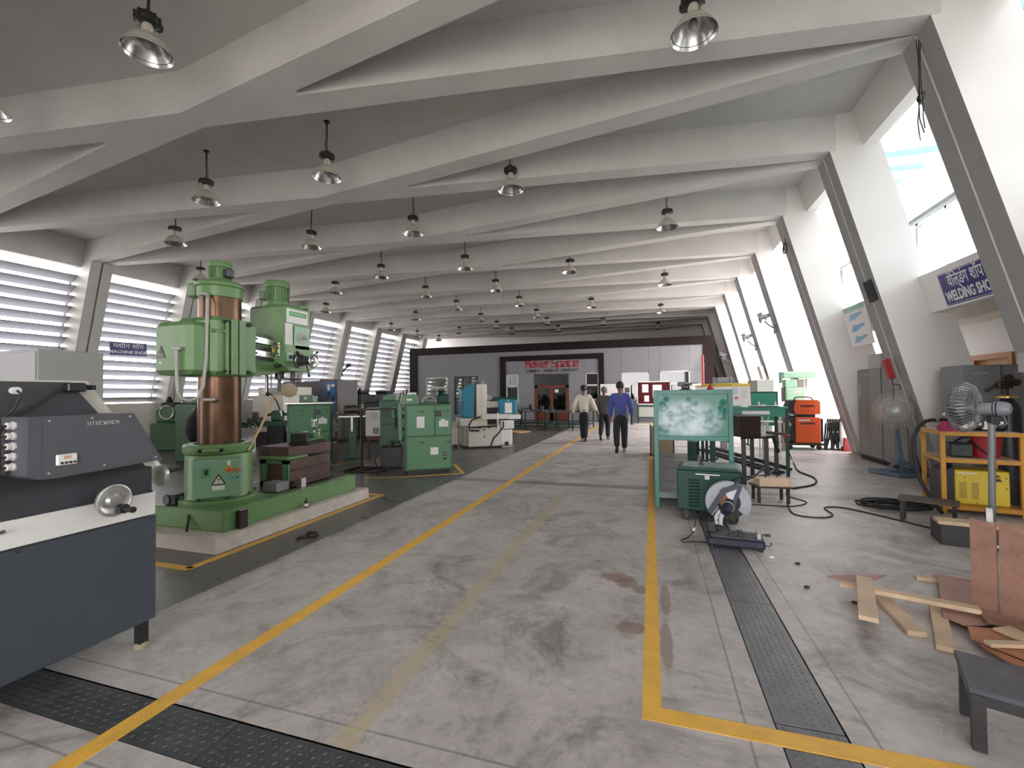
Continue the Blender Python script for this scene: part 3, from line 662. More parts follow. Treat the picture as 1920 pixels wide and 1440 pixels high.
LAMPS = [(-5.35,3.5),(-8.5,3.55),(.5,5.15),(-5.45,6.53),(-8.37,6.57),(-2.5,8.05),(-5.43,9.5),(-11.42,8.15),(-8.42,9.5),(.42,11.1),(-8.46,12.7),(-5.46,12.7),(-2.45,14.2),(.52,17.05),(-14.25,11.0),(-11.35,14.05),
 (-8.5,15.8),(-5.54,15.8),(-14.4,17.15),(-8.48,18.7),(-5.53,18.9),(-2.55,20.4),(.5,23.0),(-11.6,20.5),(-8.65,22.2),(-5.57,22.1)]
LAMPS += [(-14.85,23.3),(-8.7,24.9),(-5.6,24.7),(-2.6,26.0),(.46,29.),(-14.95,26.6),(-11.7,26.2),(-8.65,27.7),(-5.6,27.8),(-14.7,29.3)]
ROWS = [(.5,'the row nearest the right columns'),(-2.5,'the second row from the right columns'),(-5.5,'the third row from the right columns'),(-8.5,'the third row from the left louvers'),(-11.5,'the second row from the left louvers'),(-14.6,'the row nearest the left louvers')]
ORD = ['nearest','second nearest','third nearest','fourth nearest','fifth nearest','sixth nearest','seventh nearest','eighth nearest','ninth nearest','tenth nearest']
cnt = {}; proto = None
for x, y in sorted(LAMPS, key=lambda p: p[1]):
    r_ = min(range(6), key=lambda i: abs(ROWS[i][0]-x)); k = cnt.get(r_, 0); cnt[r_] = k+1
    lab = 'bell pendant lamp, %s in %s' % (ORD[k], ROWS[r_][1])
    if proto is None: proto = lamp_proto(); proto.location = (x,y,5.4); proto['label'] = lab; proto['group'] = 'bell pendant lamps under the roof'
    else: dup(proto, (x,y,5.4), rnd.uniform(0,6), lab)
# ---------------------------------------------------------------- grey machine, left foreground
t = thing('rolling_machine', 'big charcoal machine with white band and handwheel by the near left drain', 'machine', (-2.95,1.2,0))
Y = lambda y: y-1.2
q = B(); q.box(-1.0,0,Y(.25),Y(2.0),.17,.805,.006); ob('base_cabinet', q, charblue, t)
q = B(); q.box(-.99,.012,Y(.25),Y(1.985),.812,.948,.004); ob('white_band', q, whitep, t)
q = B(); q.prism([(Y(.25),.95),(Y(1.98),.95),(Y(1.98),1.15),(Y(1.66),1.625),(Y(.25),1.625)], (-1.0,0,0), (0,1,0), (0,0,1), (.955,0,0)); ob('cover', q, ivory, t, smooth=0)
q = B(); q.prism([(Y(.25),.95),(Y(1.97),.95),(Y(1.97),1.10),(Y(1.86),1.22),(Y(1.56),1.615),(Y(.25),1.615)], (-.045,0,0), (0,1,0), (0,0,1), (.045,0,0)); ob('side_plate', q, charcoal, t, smooth=0)
q = B(); q.prism([(Y(1.30),1.445),(Y(1.74),1.445),(Y(1.895),1.165),(Y(1.40),1.145),(Y(1.335),1.15),(Y(1.30),1.17)], (0,0,0), (0,1,0), (0,0,1), (.2,0,0)); ob('control_box', q, slate, t, smooth=0)
q = B(); q.prism([(Y(1.355),1.43),(Y(1.735),1.435),(Y(1.87),1.175),(Y(1.355),1.16)], (.2,0,0), (0,1,0), (0,0,1), (.004,0,0)); ob('box_lid', q, slate, t, smooth=0)
for y, z in ((1.375,1.422),(1.545,1.427),(1.72,1.427),(1.855,1.185),(1.6,1.178),(1.375,1.172)):
    q = B(); q.ball((.204,Y(y),z), .006, 8, 5); ob('screw', q, steel, t)
q = B(); q.box(.2,.216,Y(1.40),Y(1.48),1.205,1.258,.004); br = ob('breaker_panel', q, whitep, t)
for k in range(4):
    q = B(); q.box(.216,.222,Y(1.413+.017*k),Y(1.421+.017*k),1.212,1.222); ob('breaker_switch', q, black, br, smooth=0)
q = B(); q.box(.2,.2165,Y(1.425),Y(1.455),1.235,1.25); ob('warning_strip', q, mat('pale_orange_print', (.65,.35,.2), .6), br, smooth=0)
for k in range(5):
    z = 1.405-.048*k
    q = B(); q.cyl((.1,Y(1.30),z),(.1,Y(1.272),z),.016,n=12); q.cyl((.1,Y(1.30),z),(.1,Y(1.292),z),.02,n=6); ob('cable_gland', q, whitep, t)
    q = B(); q.tube([(.1,Y(1.275),z),(.1,Y(1.245),z-.005),(.085,Y(1.225),z-.05),(.06,Y(1.21),z-.14),(.04,Y(1.2),1.05),(.02,Y(1.19),.95)], .006, 6); ob('cable', q, rubber, t)
q = B(); q.cyl((0,Y(1.34),1.57),(.03,Y(1.34),1.57),.018,n=12); ob('cable_gland', q, whitep, t)
q = B(); q.tube([(.03,Y(1.34),1.57),(.05,Y(1.345),1.55),(.03,Y(1.33),1.48),(.01,Y(1.3),1.44)], .005, 6); ob('cable', q, rubber, t)
q = B(); q.box(-.02,.045,Y(1.53),Y(1.61),1.565,1.612,.006); q.cyl((.01,Y(1.61),1.59),(.01,Y(1.64),1.59),.013,n=10); q.box(-.01,.03,Y(1.64),Y(1.66),1.575,1.6); ob('limit_switch', q, black, t)
q = B(); q.tube([(.02,Y(1.535),1.58),(.02,Y(1.49),1.56),(.02,Y(1.43),1.50),(.02,Y(1.38),1.47),(.03,Y(1.33),1.44),(.04,Y(1.28),1.38),(.05,Y(1.24),1.25),(.04,Y(1.21),1.05)], .006, 6); ob('cable', q, rubber, t)
strokes('chalk_lettering', 'IITI/CW/ACM', chalk, t, (.2045,Y(1.525),1.392), (0,1,0), (0,0,1), .017, .0115, .0045, .0022, .001)
# front handwheel and crank
wc = V((.10,Y(1.70),.965))
q = B(); q.lathe([(.02,.0),(.085,.0),(.088,.008),(.088,.02),(.08,.024),(.07,.016),(.04,.012),(.03,.03),(.018,.032),(0,.032)], wc, (1,0,0), 36); hw = ob('handwheel', q, steel, t)
q = B(); q.cyl(wc-V((.12,0,0)), wc, .02, n=14); ob('shaft', q, dksteel, hw)
q = B(); q.cyl(wc+V((.02,.035,-.052)), wc+V((.045,.035,-.052)), .026, n=16); q.cyl(wc+V((.045,.035,-.052)), wc+V((.105,.04,-.056)), .014, .017, n=14); ob('crank_handle', q, black, hw)
# end handwheel, red push button
ec = V((-.02,Y(2.02),1.04))
q = B(); q.lathe([(0,.03),(.03,.03),(.06,.02),(.07,.022),(.072,.005),(.06,0),(0,0)], ec, (0,1,0), 28); ew = ob('small_handwheel', q, steel, t)
q = B(); q.cyl(ec+V((.03,.03,.02)), ec+V((.03,.055,.02)), .016, n=12); q.cyl(ec+V((.03,.055,.02)), ec+V((.03,.11,.02)), .010, n=12); q.cyl(ec+V((.03,.11,.02)), ec+V((.03,.13,.02)), .008, n=10); ob('crank_handle', q, black, ew)
q = B(); q.prism([(Y(1.93),1.115),(Y(1.955),1.12),(Y(1.89),1.22),(Y(1.875),1.21)], (.0,0,0), (0,1,0), (0,0,1), (.1,0,0)); ob('button_plate', q, whitep, t, smooth=0)
q = B(); q.cyl((.05,Y(1.925),1.17),(.05,Y(1.955),1.185),.018,n=12); ob('stop_button', q, red, t)
for y in (1.36,1.965):
    for z, c in ((.955,.0),(.79,.0)):
        q = B(); q.ball((.004,Y(y),z), .008, 8, 5); ob('bolt', q, black, t)
q = B(); q.tube([(.012,Y(1.28),.90),(.035,Y(1.29),.905),(.04,Y(1.30),.91)], .008, 6); ob('latch', q, dksteel, t)
for x, y in ((-.06,1.955),(-.9,1.955),(-.06,.4),(-.9,.4)):
    q = B(); q.box(x-.025,x+.025,Y(y)-.025,Y(y)+.025,.03,.2); lg = ob('leg', q, black, t, smooth=0)
    q = B(); q.lathe([(0,.035),(.03,.034),(.04,.022),(.04,.004),(.036,0),(0,0)], (x,Y(y),0), n=18); ob('foot_pad', q, mat('khaki_foot', (.30,.28,.17), .6), lg)
# tall grey cabinet behind it
t = thing('steel_cabinet', 'plain grey cabinet with its top showing behind the charcoal machine', 'cabinet', (-6.2,3.0,0))
q = B(); q.box(-1.3,0,0,.6,.06,2.06,.008); ob('body', q, greyl, t)
for k in range(2):
    q = B(); q.box(-1.29+.65*k,-.66+.65*k,-.015,0,.1,2.03,.004); d = ob('door', q, greyl, t)
    q = B(); q.box(-.70+.05*k,-.69+.05*k,-.04,-.015,.95,1.15); ob('handle', q, steel, d, smooth=0)
q = B(); q.box(-1.28,-.02,.02,.58,0,.06); ob('base', q, black, t, smooth=0)

# ---------------------------------------------------------------- radial drill on its plinth
t = thing('machine_plinth', 'pale concrete plinth under the light green radial drill', 'plinth', (-4.8,4.5,0))
q = B(); q.prism([(-.7,0),(.75,0),(.735,.135),(.70,.145),(-.7,.145)], (0,-1.21,0), (1,0,0), (0,0,1), (0,2.45,0)); ob('slab', q, conc, t, smooth=0)
rd = thing('radial_drill', 'light green radial drill with bronze column and two motors', 'drill', (-4.7,3.86,.145))
P_ = lambda n, q, m, par=rd, sm=35: ob(n, q, m, par, sm)
q = B(); q.box(-.5,.52,-.39,1.74,0,.215,.012); base = P_('base_plate', q, lgreen)
q = B(); q.box(-.42,.40,.42,1.70,.213,.219); P_('oily_bed', q, darkbrown, base, 0)
for x in (-.22,-.02,.18):
    q = B(); q.box(x,x+.035,.45,1.68,.219,.2215); P_('bed_slot', q, black, base, 0)
q = B(); q.lathe([(.38,.215),(.385,.25),(.37,.275),(.335,.285),(.325,.31),(.325,.72),(.315,.75),(.30,.76)], n=40); st = P_('column_stump', q, lgreen)
for a in range(8):
    q = B(); aa = 2*PI*a/8+.3; q.cyl((.352*math.cos(aa),.352*math.sin(aa),.28),(.352*math.cos(aa),.352*math.sin(aa),.305),.018,n=6); P_('foundation_bolt', q, dksteel, st)
q = B(); q.lathe([(.30,.755),(.335,.765),(.345,.785),(.345,.845),(.33,.865),(.25,.868)], n=40)
q.cyl((.16,-.33,.812),(.29,-.235,.812),.026,n=12); P_('clamp_ring', q, lgreen)
q = B(); q.cyl((.13,-.352,.812),(.165,-.327,.812),.018,n=8); q.cyl((.285,-.24,.812),(.315,-.218,.812),.018,n=8); P_('clamp_screw', q, black)
q = B(); q.cyl((0,0,.85),(0,0,2.56),.212,n=48); P_('column_sleeve', q, brown)
q = B(); q.lathe([(.2,2.49),(.225,2.50),(.228,2.61),(.245,2.625),(.245,2.65),(.22,2.68),(.14,2.70),(.13,2.71),(0,2.71)], n=40)
q.box(-.26,-.15,-.2,-.1,2.50,2.66,.02); P_('column_cap', q, lgreen)
def motor(bx, by, z0, r, h, par, nm='lift_motor'):
    q = B(); q.lathe([(r*.9,z0),(r*.95,z0+.02),(r*.86,z0+.03),(r*.86,z0+h*.66),(r*1.02,z0+h*.67),(r*1.02,z0+h*.86),(r*.9,z0+h*.96),(r*.5,z0+h),(0,z0+h)], (bx,by,0), n=28)
    for i in range(22):
        a = 2*PI*i/22; q.box(r*.84,r*.99,-.004,.004,z0+.035,z0+h*.655,M=MX.Translation((bx,by,0))@MX.Rotation(a,4,'Z'))
    o = P_(nm, q, lgreen, par)
    q = B(); q.box(bx+r*.8,bx+r*1.5,by-.045,by+.045,z0+h*.15,z0+h*.55,.01); P_('terminal_box', q, dksteel, o)
motor(0,0,2.70,.115,.23,rd)
q = B(); q.box(-.21,.21,-.03,.03,2.10,2.22,.01)
# arm carriage that clamps the column
q = B(); q.box(-.30,.27,-.30,.28,1.61,2.255,.05); car = P_('arm_carriage', q, lgreen)
for y in (-.065,.035):
    q = B(); q.box(.27,.305,y-.042,y+.04,1.625,2.24,.006); P_('clamp_bar', q, lgreen, car)
for z in (1.66,2.20):
    for y in (-.15,.11):
        q = B(); q.cyl((.285,y-.035,z),(.285,y+.035,z),.017,n=10); P_('clamp_bolt', q, black, car)
q = B(); q.cyl((.285,-.15,1.63),(.285,-.15,2.2),.018,n=12); q.cyl((.24,-.29,2.09),(.28,-.14,2.1),.022,n=12); P_('clamp_shaft', q, lgreen, car)
q = B(); q.box(-.30,.22,-.52,-.26,1.615,2.175,.05); tb = P_('tail_box', q, lgreen)
q = B(); q.prism([(-.245,1.795),(-.105,1.795),(-.175,1.925)], (0,-.521,0), (1,0,0), (0,0,1), (0,-.003,0)); P_('warning_triangle', q, black, tb, 0)
q = B(); q.prism([(-.225,1.806),(-.125,1.806),(-.175,1.90)], (0,-.525,0), (1,0,0), (0,0,1), (0,-.002,0)); P_('triangle_face', q, mat('grey_label', (.30,.31,.28), .6), tb, 0)
q = B(); q.prism([(-.168,1.89),(-.190,1.848),(-.172,1.852),(-.182,1.812),(-.158,1.862),(-.176,1.858)], (0,-.528,0), (1,0,0), (0,0,1), (0,-.002,0)); P_('lightning_mark', q, black, tb, 0)
q = B(); q.box(-.20,-.16,-.524,-.52,1.735,1.755); P_('small_label', q, paper, tb, 0)
q = B(); q.box(.03,.13,-.565,-.52,1.86,1.90,.01); q.cyl((.08,-.545,1.86),(.08,-.545,1.83),.022,n=10); P_('conduit_gland', q, pipe, tb)
q = B(); q.tube([(.08,-.545,1.85),(.085,-.545,1.6),(.09,-.54,1.44),(.11,-.52,1.37),(.16,-.47,1.345),(.20,-.41,1.38),(.22,-.37,1.5),(.22,-.34,1.8),(.22,-.33,2.2),(.20,-.31,2.42),(.12,-.24,2.5),(-.05,-.2,2.53)], .017, 10); P_('conduit_pipe', q, pipe)
q = B(); q.box(.15,.26,-.36,-.26,1.34,1.37,.008); P_('pipe_clip', q, pipe)
# arm with two bright ways on the side
q = B(); q.prism([(.25,1.62),(.25,2.11),(1.02,2.045),(1.02,1.755),(.55,1.66)], (-.27,0,0), (0,1,0), (0,0,1), (.44,0,0)); arm = P_('arm', q, lgreen, rd, 0)
for z0, z1, mt, x in ((2.03,2.10,steel,.215),(1.955,2.0,dksteel,.175),(1.87,1.94,chrome,.215),(1.83,1.865,dksteel,.18)):
    q = B(); q.prism([(.26,z0),(.26,z1),(1.0,z1-.055),(1.0,z0-.045)], (.14,0,0), (0,1,0), (0,0,1), (x-.14,0,0)); P_('arm_way', q, mt, arm, 0)
for z in (2.07,1.99,1.90,1.84):
    q = B(); q.cyl((.216,.29,z),(.226,.29,z),.012,n=8); P_('way_bolt', q, dksteel, arm)
q = B(); q.cyl((.12,-.0,1.70),(.12,.0,1.70),.01,n=6)
# drill head
q = B(); q.box(-.25,.34,.60,1.05,2.0,2.54,.03); hd = P_('drill_head', q, lgreen)
q = B(); q.prism([(.58,2.03),(1.07,2.03),(1.07,1.74),(1.0,1.70),(.64,1.70),(.58,1.76)], (-.2,0,0), (0,1,0), (0,0,1), (.56,0,0)); P_('gear_case', q, lgreen, hd, 0)
q = B(); q.lathe([(.16,2.53),(.165,2.55),(.15,2.57),(.15,2.60)], (.02,.80,0), n=28); P_('motor_flange', q, lgreen, hd)
def head_motor():
    z0, h, r = 2.60, .30, .145
    q = B(); q.lathe([(r*.9,z0),(r*.95,z0+.02),(r*.88,z0+.03),(r*.88,z0+h*.66),(r*1.02,z0+h*.67),(r*1.02,z0+h*.86),(r*.9,z0+h*.96),(r*.5,z0+h),(0,z0+h)], (.02,.80,0), n=28)
    for i in range(22):
        a = 2*PI*i/22; q.box(r*.86,r,-.004,.004,z0+.035,z0+h*.655,M=MX.Translation((.02,.80,0))@MX.Rotation(a,4,'Z'))
    o = P_('head_motor', q, lgreen, hd); q = B(); q.box(-.19,-.10,.70,.82,z0+.05,z0+.16,.01); P_('terminal_box', q, lgreen, o)
head_motor()
q = B(); q.lathe([(.07,2.54),(.07,2.57),(.05,2.585),(0,2.585)], (.26,.98,0), n=18); P_('filler_cap', q, lgreen, hd)
q = B(); q.box(.34,.348,.62,.98,2.31,2.49,.003); npl = P_('name_plate', q, whitep, hd)
q = B(); q.box(.348,.351,.66,.95,2.40,2.46); P_('plate_strip', q, mat('strip_green', (.03,.33,.10), .4), npl, 0)
q = B()
for k in range(8): q.box(.351,.3525,.675+.032*k,.693+.032*k,2.415,2.445)
P_('plate_lettering', q, mat('pale_green_print', (.45,.62,.42), .6), npl, 0)
q = B(); q.box(.34,.347,.60,.72,2.0,2.30,.002); P_('scale_strip', q, paper, hd, 0)
q = B(); q.box(.34,.36,.74,1.0,1.98,2.28,.008); P_('speed_plate', q, mint, hd)
q = B(); q.lathe([(.075,0),(.075,.01),(.03,.015),(.025,.02),(.025,.09),(0,.09)], (.36,.86,2.14), (1,0,0), 24); P_('speed_knob', q, pipe, hd)
q = B(); q.box(.36,.42,.585,.655,1.87,2.06,.006,M=MX.Translation((-.12,-.02,0))); bx = P_('switch_box', q, lgreen, hd)
q = B(); q.box(.27,.298,.55,.562,1.885,2.05,.002); P_('switch_plate', q, paper, bx, 0)
for z, mt in ((2.02,red),(1.98,black),(1.91,black)):
    q = B(); q.cyl((.284,.55,z),(.284,.535,z),.011,n=10); P_('push_button', q, mt, bx)
q = B(); q.cyl((.22,.56,1.95),(.22,.53,1.95),.018,n=12); P_('yellow_knob', q, brtyel, hd)
q = B(); q.box(.36,.375,.60,.70,1.82,1.93,.004); lp = P_('lever_plate', q, mint, hd)
q = B(); q.cyl((.375,.65,1.875),(.40,.65,1.875),.022,n=12); q.cyl((.39,.65,1.875),(.40,.73,1.90),.008,n=8); q.ball((.40,.735,1.90),.016,8,6); P_('lever', q, black, lp)
# feed handles at the foot of the head
hc = V((.36,.80,1.835))
q = B(); q.lathe([(.085,0),(.085,.03),(.06,.04),(.06,.13),(.045,.14),(.045,.2)], hc, (1,0,0), 28); fb = P_('feed_boss', q, dksteel, hd)
q = B(); q.ring(hc+V((.03,0,0)), (1,0,0), .085, .012, 28, 8); P_('dial_ring', q, chrome, fb)
for a in (.6,2.7,4.8):
    q = B(); e = V((0,math.cos(a),math.sin(a))); q.cyl(hc+V((.11,0,0)), hc+V((.15,0,0))+e*.19, .009, n=8); q.ball(hc+V((.15,0,0))+e*.2, .02, 10, 6); P_('feed_handle', q, black, fb)
q = B(); q.ring(hc+V((.21,.03,-.01)), (1,0,.0), .078, .011, 28, 8); q.lathe([(.05,0),(.045,.012),(0,.03)], hc+V((.2,.03,-.01)), (1,0,0), 20); P_('hand_wheel', q, chrome, fb)
q = B(); q.cyl((.3,.62,1.77),(.3,.52,1.76),.012,n=8); q.ball((.3,.51,1.76),.03,10,6); P_('ball_lever', q, black, hd)
q = B(); q.cyl((.1,.75,1.72),(.1,.75,1.60),.055,n=20); q.cyl((.1,.75,1.6),(.1,.75,1.44),.022,n=12); q.lathe([(.10,1.595),(.105,1.6),(.10,1.607),(.0,1.607)], (.22,.85,0), n=20); q.cyl((.22,.85,1.7),(.22,.85,1.52),.03,n=14); P_('spindle', q, dksteel, hd)
q = B(); q.cyl((.0,.64,1.74),(.0,.64,1.42),.018,n=10); q.cyl((.06,.66,1.74),(.06,.66,1.44),.010,n=8); P_('feed_rod', q, steel, hd)
q = B(); q.lathe([(0,0),(.085,0),(.095,.012),(.095,.055),(.085,.06),(0,.055)], (.22,.80,1.47), (.55,-.8,-.25), 28); P_('round_guard', q, mat('tan_guard', (.33,.27,.18), .55), hd)
q = B(); q.box(-.12,.16,.52,.60,1.645,1.70); q.tube([(-.05,.55,2.13),(-.02,.55,2.16),(.05,.55,2.13),(.12,.57,2.07),(.18,.575,1.98),(.19,.575,1.90)], .016, 8); P_('head_conduit', q, pipe, hd)
# coolant drop with nozzle
q = B(); q.tube([(.1,.57,1.72),(.1,.57,1.42)], .008, 6); q.ball((.1,.57,1.41), .028, 10, 6); q.tube([(.12,.57,1.42),(.17,.59,1.38),(.21,.61,1.30),(.235,.63,1.20)], .008, 6); P_('coolant_hose', q, rubber, hd)
q = B(); q.cyl((.235,.63,1.20),(.255,.64,1.13),.012,.004,n=8); P_('nozzle', q, paper, hd)
# electrical panel on the stump, facing the aisle
M_ = MX.Rotation(math.radians(-42),4,'Z')
q = B(); q.box(-.215,.215,-.03,.02,.30,.735,.012,M=MX.Translation((.235,-.23,0))@M_@MX.Rotation(math.radians(90),4,'Z')@MX.Rotation(math.radians(-90),4,'Z')); 
pf = V((.235,-.23,0)); un = V((math.sin(math.radians(42)),-math.cos(math.radians(42)),0)); uu = V((math.cos(math.radians(42)),math.sin(math.radians(42)),0))
q = B(); q.prism([(-.20,.32),(.22,.32),(.22,.72),(-.20,.72)], pf-un*.06, uu, (0,0,1), un*.12); ep = P_('switch_panel', q, mat('panel_green', (.22,.39,.24), .4, var=.05), rd, 0)
def onp(n, pts, m, d=.004, off=.06):
    q = B(); q.prism(pts, pf+un*off, uu, (0,0,1), un*d); return P_(n, q, m, ep, 0)
onp('warning_triangle', [(-.04,.45),(.095,.45),(.03,.565)], black); onp('triangle_face', [(-.022,.46),(.077,.46),(.03,.545)], mat('cream_label', (.72,.68,.58), .6), .005)
onp('lightning_mark', [(.036,.535),(.018,.50),(.034,.502),(.024,.467),(.046,.510),(.030,.508)], black, .006)
onp('white_label', [(-.03,.395),(.085,.395),(.085,.44),(-.03,.44)], paper)
onp('toggle_frame', [(-.125,.53),(-.04,.53),(-.04,.64),(-.125,.64)], mat('panel_green_2', (.11,.34,.17), .5)); onp('toggle_switch', [(-.095,.56),(-.065,.56),(-.065,.615),(-.095,.615)], black, .012)
onp('switch_back', [(.09,.575),(.155,.575),(.155,.635),(.09,.635)], mat('switch_yellow', (.72,.50,.03), .5), .012)
q = B(); q.cyl(pf+un*.072+uu*.125+V((0,0,.605)), pf+un*.10+uu*.125+V((0,0,.605)), .022, n=14); q.bar(pf+un*.095+uu*.12+V((0,0,.605)), pf+un*.095+uu*.235+V((0,0,.60)), .018); P_('rotary_handle', q, mat('handle_orange', (.62,.13,.05), .5), ep)
onp('tag', [(.105,.65),(.135,.65),(.135,.70),(.105,.70)], paper); onp('teal_label', [(.12,.50),(.19,.50),(.19,.53),(.12,.53)], mat('label_teal', (.10,.42,.36), .6)); onp('lock', [(.195,.51),(.21,.51),(.21,.525),(.195,.525)], black, .02)
onp('nameplate', [(-.11,.665),(-.06,.665),(-.06,.685),(-.11,.685)], mat('label_teal', (.10,.42,.36), .6))
q = B(); q.tube([(.05,-.39,.15),(.08,-.42,.08),(.12,-.47,-.02),(.1,-.56,-.135)], .013, 8); P_('supply_cable', q, rubber)
q = B(); q.box(-.38,-.22,-.36,-.24,.215,.33,.02); q.cyl((-.3,-.38,.28),(-.3,-.2,.28),.05,n=14); P_('coolant_pump', q, dksteel)
q = B(); q.box(.40,.47,-.405,-.385,.10,.17)
# box table with rusty slotted side
tb = thing('box_table', 'slotted box table, green end and rusty side, on the radial drill base', 'table', (-4.62,4.9,.362))
q = B(); q.box(-.24,.22,-.32,.42,0,.36,.01); P_('body', q, rust, tb)
q = B(); q.box(-.24,.235,-.36,.42,.40,.52,.008); P_('table_top', q, rust, tb)
q = B(); q.box(-.255,.245,-.37,-.02,.345,.405,.02); P_('lip', q, lgreen, tb)
q = B(); q.box(-.24,-.14,-.345,-.30,0,.36); q.box(.12,.215,-.345,-.30,0,.36); q.box(-.24,.215,-.345,-.30,0,.07); q.box(-.24,.215,-.345,-.30,.30,.36); P_('green_end', q, green, tb, 0)
for z in (.045,.20,.385):
    q = B(); q.box(.20,.237,-.3,.421,z,z+.025); P_('wall_slot', q, black, tb, 0)
for x in (-.15,.0,.14):
    q = B(); q.box(x,x+.03,-.365,.42,.515,.522); P_('tee_slot', q, black, tb, 0)
# vice on it
v = thing('machine_vice', 'green machine vice with black jaws lying on the box table', 'vice', (-4.52,5.02,.882), math.radians(15))
q = B(); q.box(-.14,.14,-.24,.26,0,.03,.008); P_('vice_base', q, black, v)
q = B(); q.box(-.10,.10,-.22,.24,.03,.075,.01); P_('vice_body', q, green, v)
q = B(); q.box(-.11,.11,-.26,-.19,.03,.15,.008); P_('fixed_jaw', q, black, v)
q = B(); q.box(-.11,.11,-.04,.08,.07,.145,.01); P_('moving_jaw', q, green, v)
q = B(); q.cyl((0,-.1,.09),(0,.33,.09),.016,n=10); P_('screw', q, steel, v)
q = B(); q.cyl((0,.33,.14),(0,.33,-.07),.010,n=8); q.ball((0,.33,.145),.022,10,6); P_('handle', q, steel, v)
b_ = thing('plastic_bottle', 'clear plastic bottle standing upside down on the vice', 'bottle', (-4.46,5.08,1.03))
q = B(); q.lathe([(0,.0),(.013,0),(.013,.03),(.035,.06),(.04,.08),(.037,.09),(.04,.1),(.037,.11),(.04,.12),(.037,.13),(.04,.14),(.038,.17),(.025,.195),(0,.2)], n=16); P_('bottle_body', q, clearpl, b_)
q = B(); q.cyl((0,0,-.002),(0,0,.016),.015,n=12); P_('cap', q, paper, b_)
g_ = thing('cotton_gloves', 'crumpled grey work gloves on the vice beside the bottle', 'gloves', (-4.53,4.98,1.03))
q = B()
for i in range(5): q.tube([(-.03+.0*i,-.04+.02*i,.005),(.0,-.035+.018*i,.02),(.045,-.05+.02*i,.012)], .0105, 6)
q.ball((-.04,0,.008),.045,10,6,1,1,.4); P_('glove', q, mat('glove_grey', (.40,.39,.38), .9), g_); g_.scale = (.7,.7,.7)
bb = thing('steel_block', 'small grey steel block on the drill base before the box table', 'block', (-4.46,4.42,.362))
q = B(); q.box(-.11,.11,-.10,.10,0,.11,.006); P_('block', q, mat('grey_block', (.22,.22,.235), .5), bb)
b2 = thing('small_steel_block', 'small bright steel cube at the foot of the box table', 'block', (-4.30,4.66,.362))
q = B(); q.box(-.045,.045,-.04,.04,0,.12,.004); P_('block', q, steel, b2)
b3 = thing('oil_bottle', 'little dark bottle with pale label on the plinth beside drill base', 'bottle', (-4.12,4.55,.145))
q = B(); q.lathe([(0,0),(.025,0),(.027,.01),(.027,.06),(.02,.075),(.009,.085),(.009,.115),(0,.115)], n=16); P_('glass_body', q, mat('dark_bottle', (.06,.02,.03), .2), b3)
q = B(); q.lathe([(.0275,.015),(.0275,.05)], n=16); P_('label', q, paper, b3)
b4 = thing('clamp_block', 'dark brown clamp block against the side of drill base', 'block', (-4.15,3.66,.145))
q = B(); q.box(-.028,.04,-.05,.05,0,.185,.01); P_('block', q, darkbrown, b4)
q = B(); q.box(-.02,.03,-.035,.035,.186,.20,.004); P_('cap_plate', q, steel, b4)
b5 = thing('rag', 'dark brown oily rag lying on floor beside the yellow line', 'rag', (-3.55,4.0,0))
q = B(); q.ball((0,0,.02),.07,12,7,1.1,.8,.55); q.tube([(-.05,-.05,.012),(-.08,-.1,.012),(-.07,-.14,.01)],.014,6); P_('cloth', q, darkbrown, b5)
s_ = thing('bamboo_stick', 'bamboo stick leaning from the drill collar to the coolant hose', 'stick', (-4.35,3.92,1.0))
q = B(); q.tube([(.0,0,-.08),(-.06,.22,.16),(-.13,.45,.45),(-.17,.52,.53)], .013, 8); P_('stick', q, bamboo, s_)
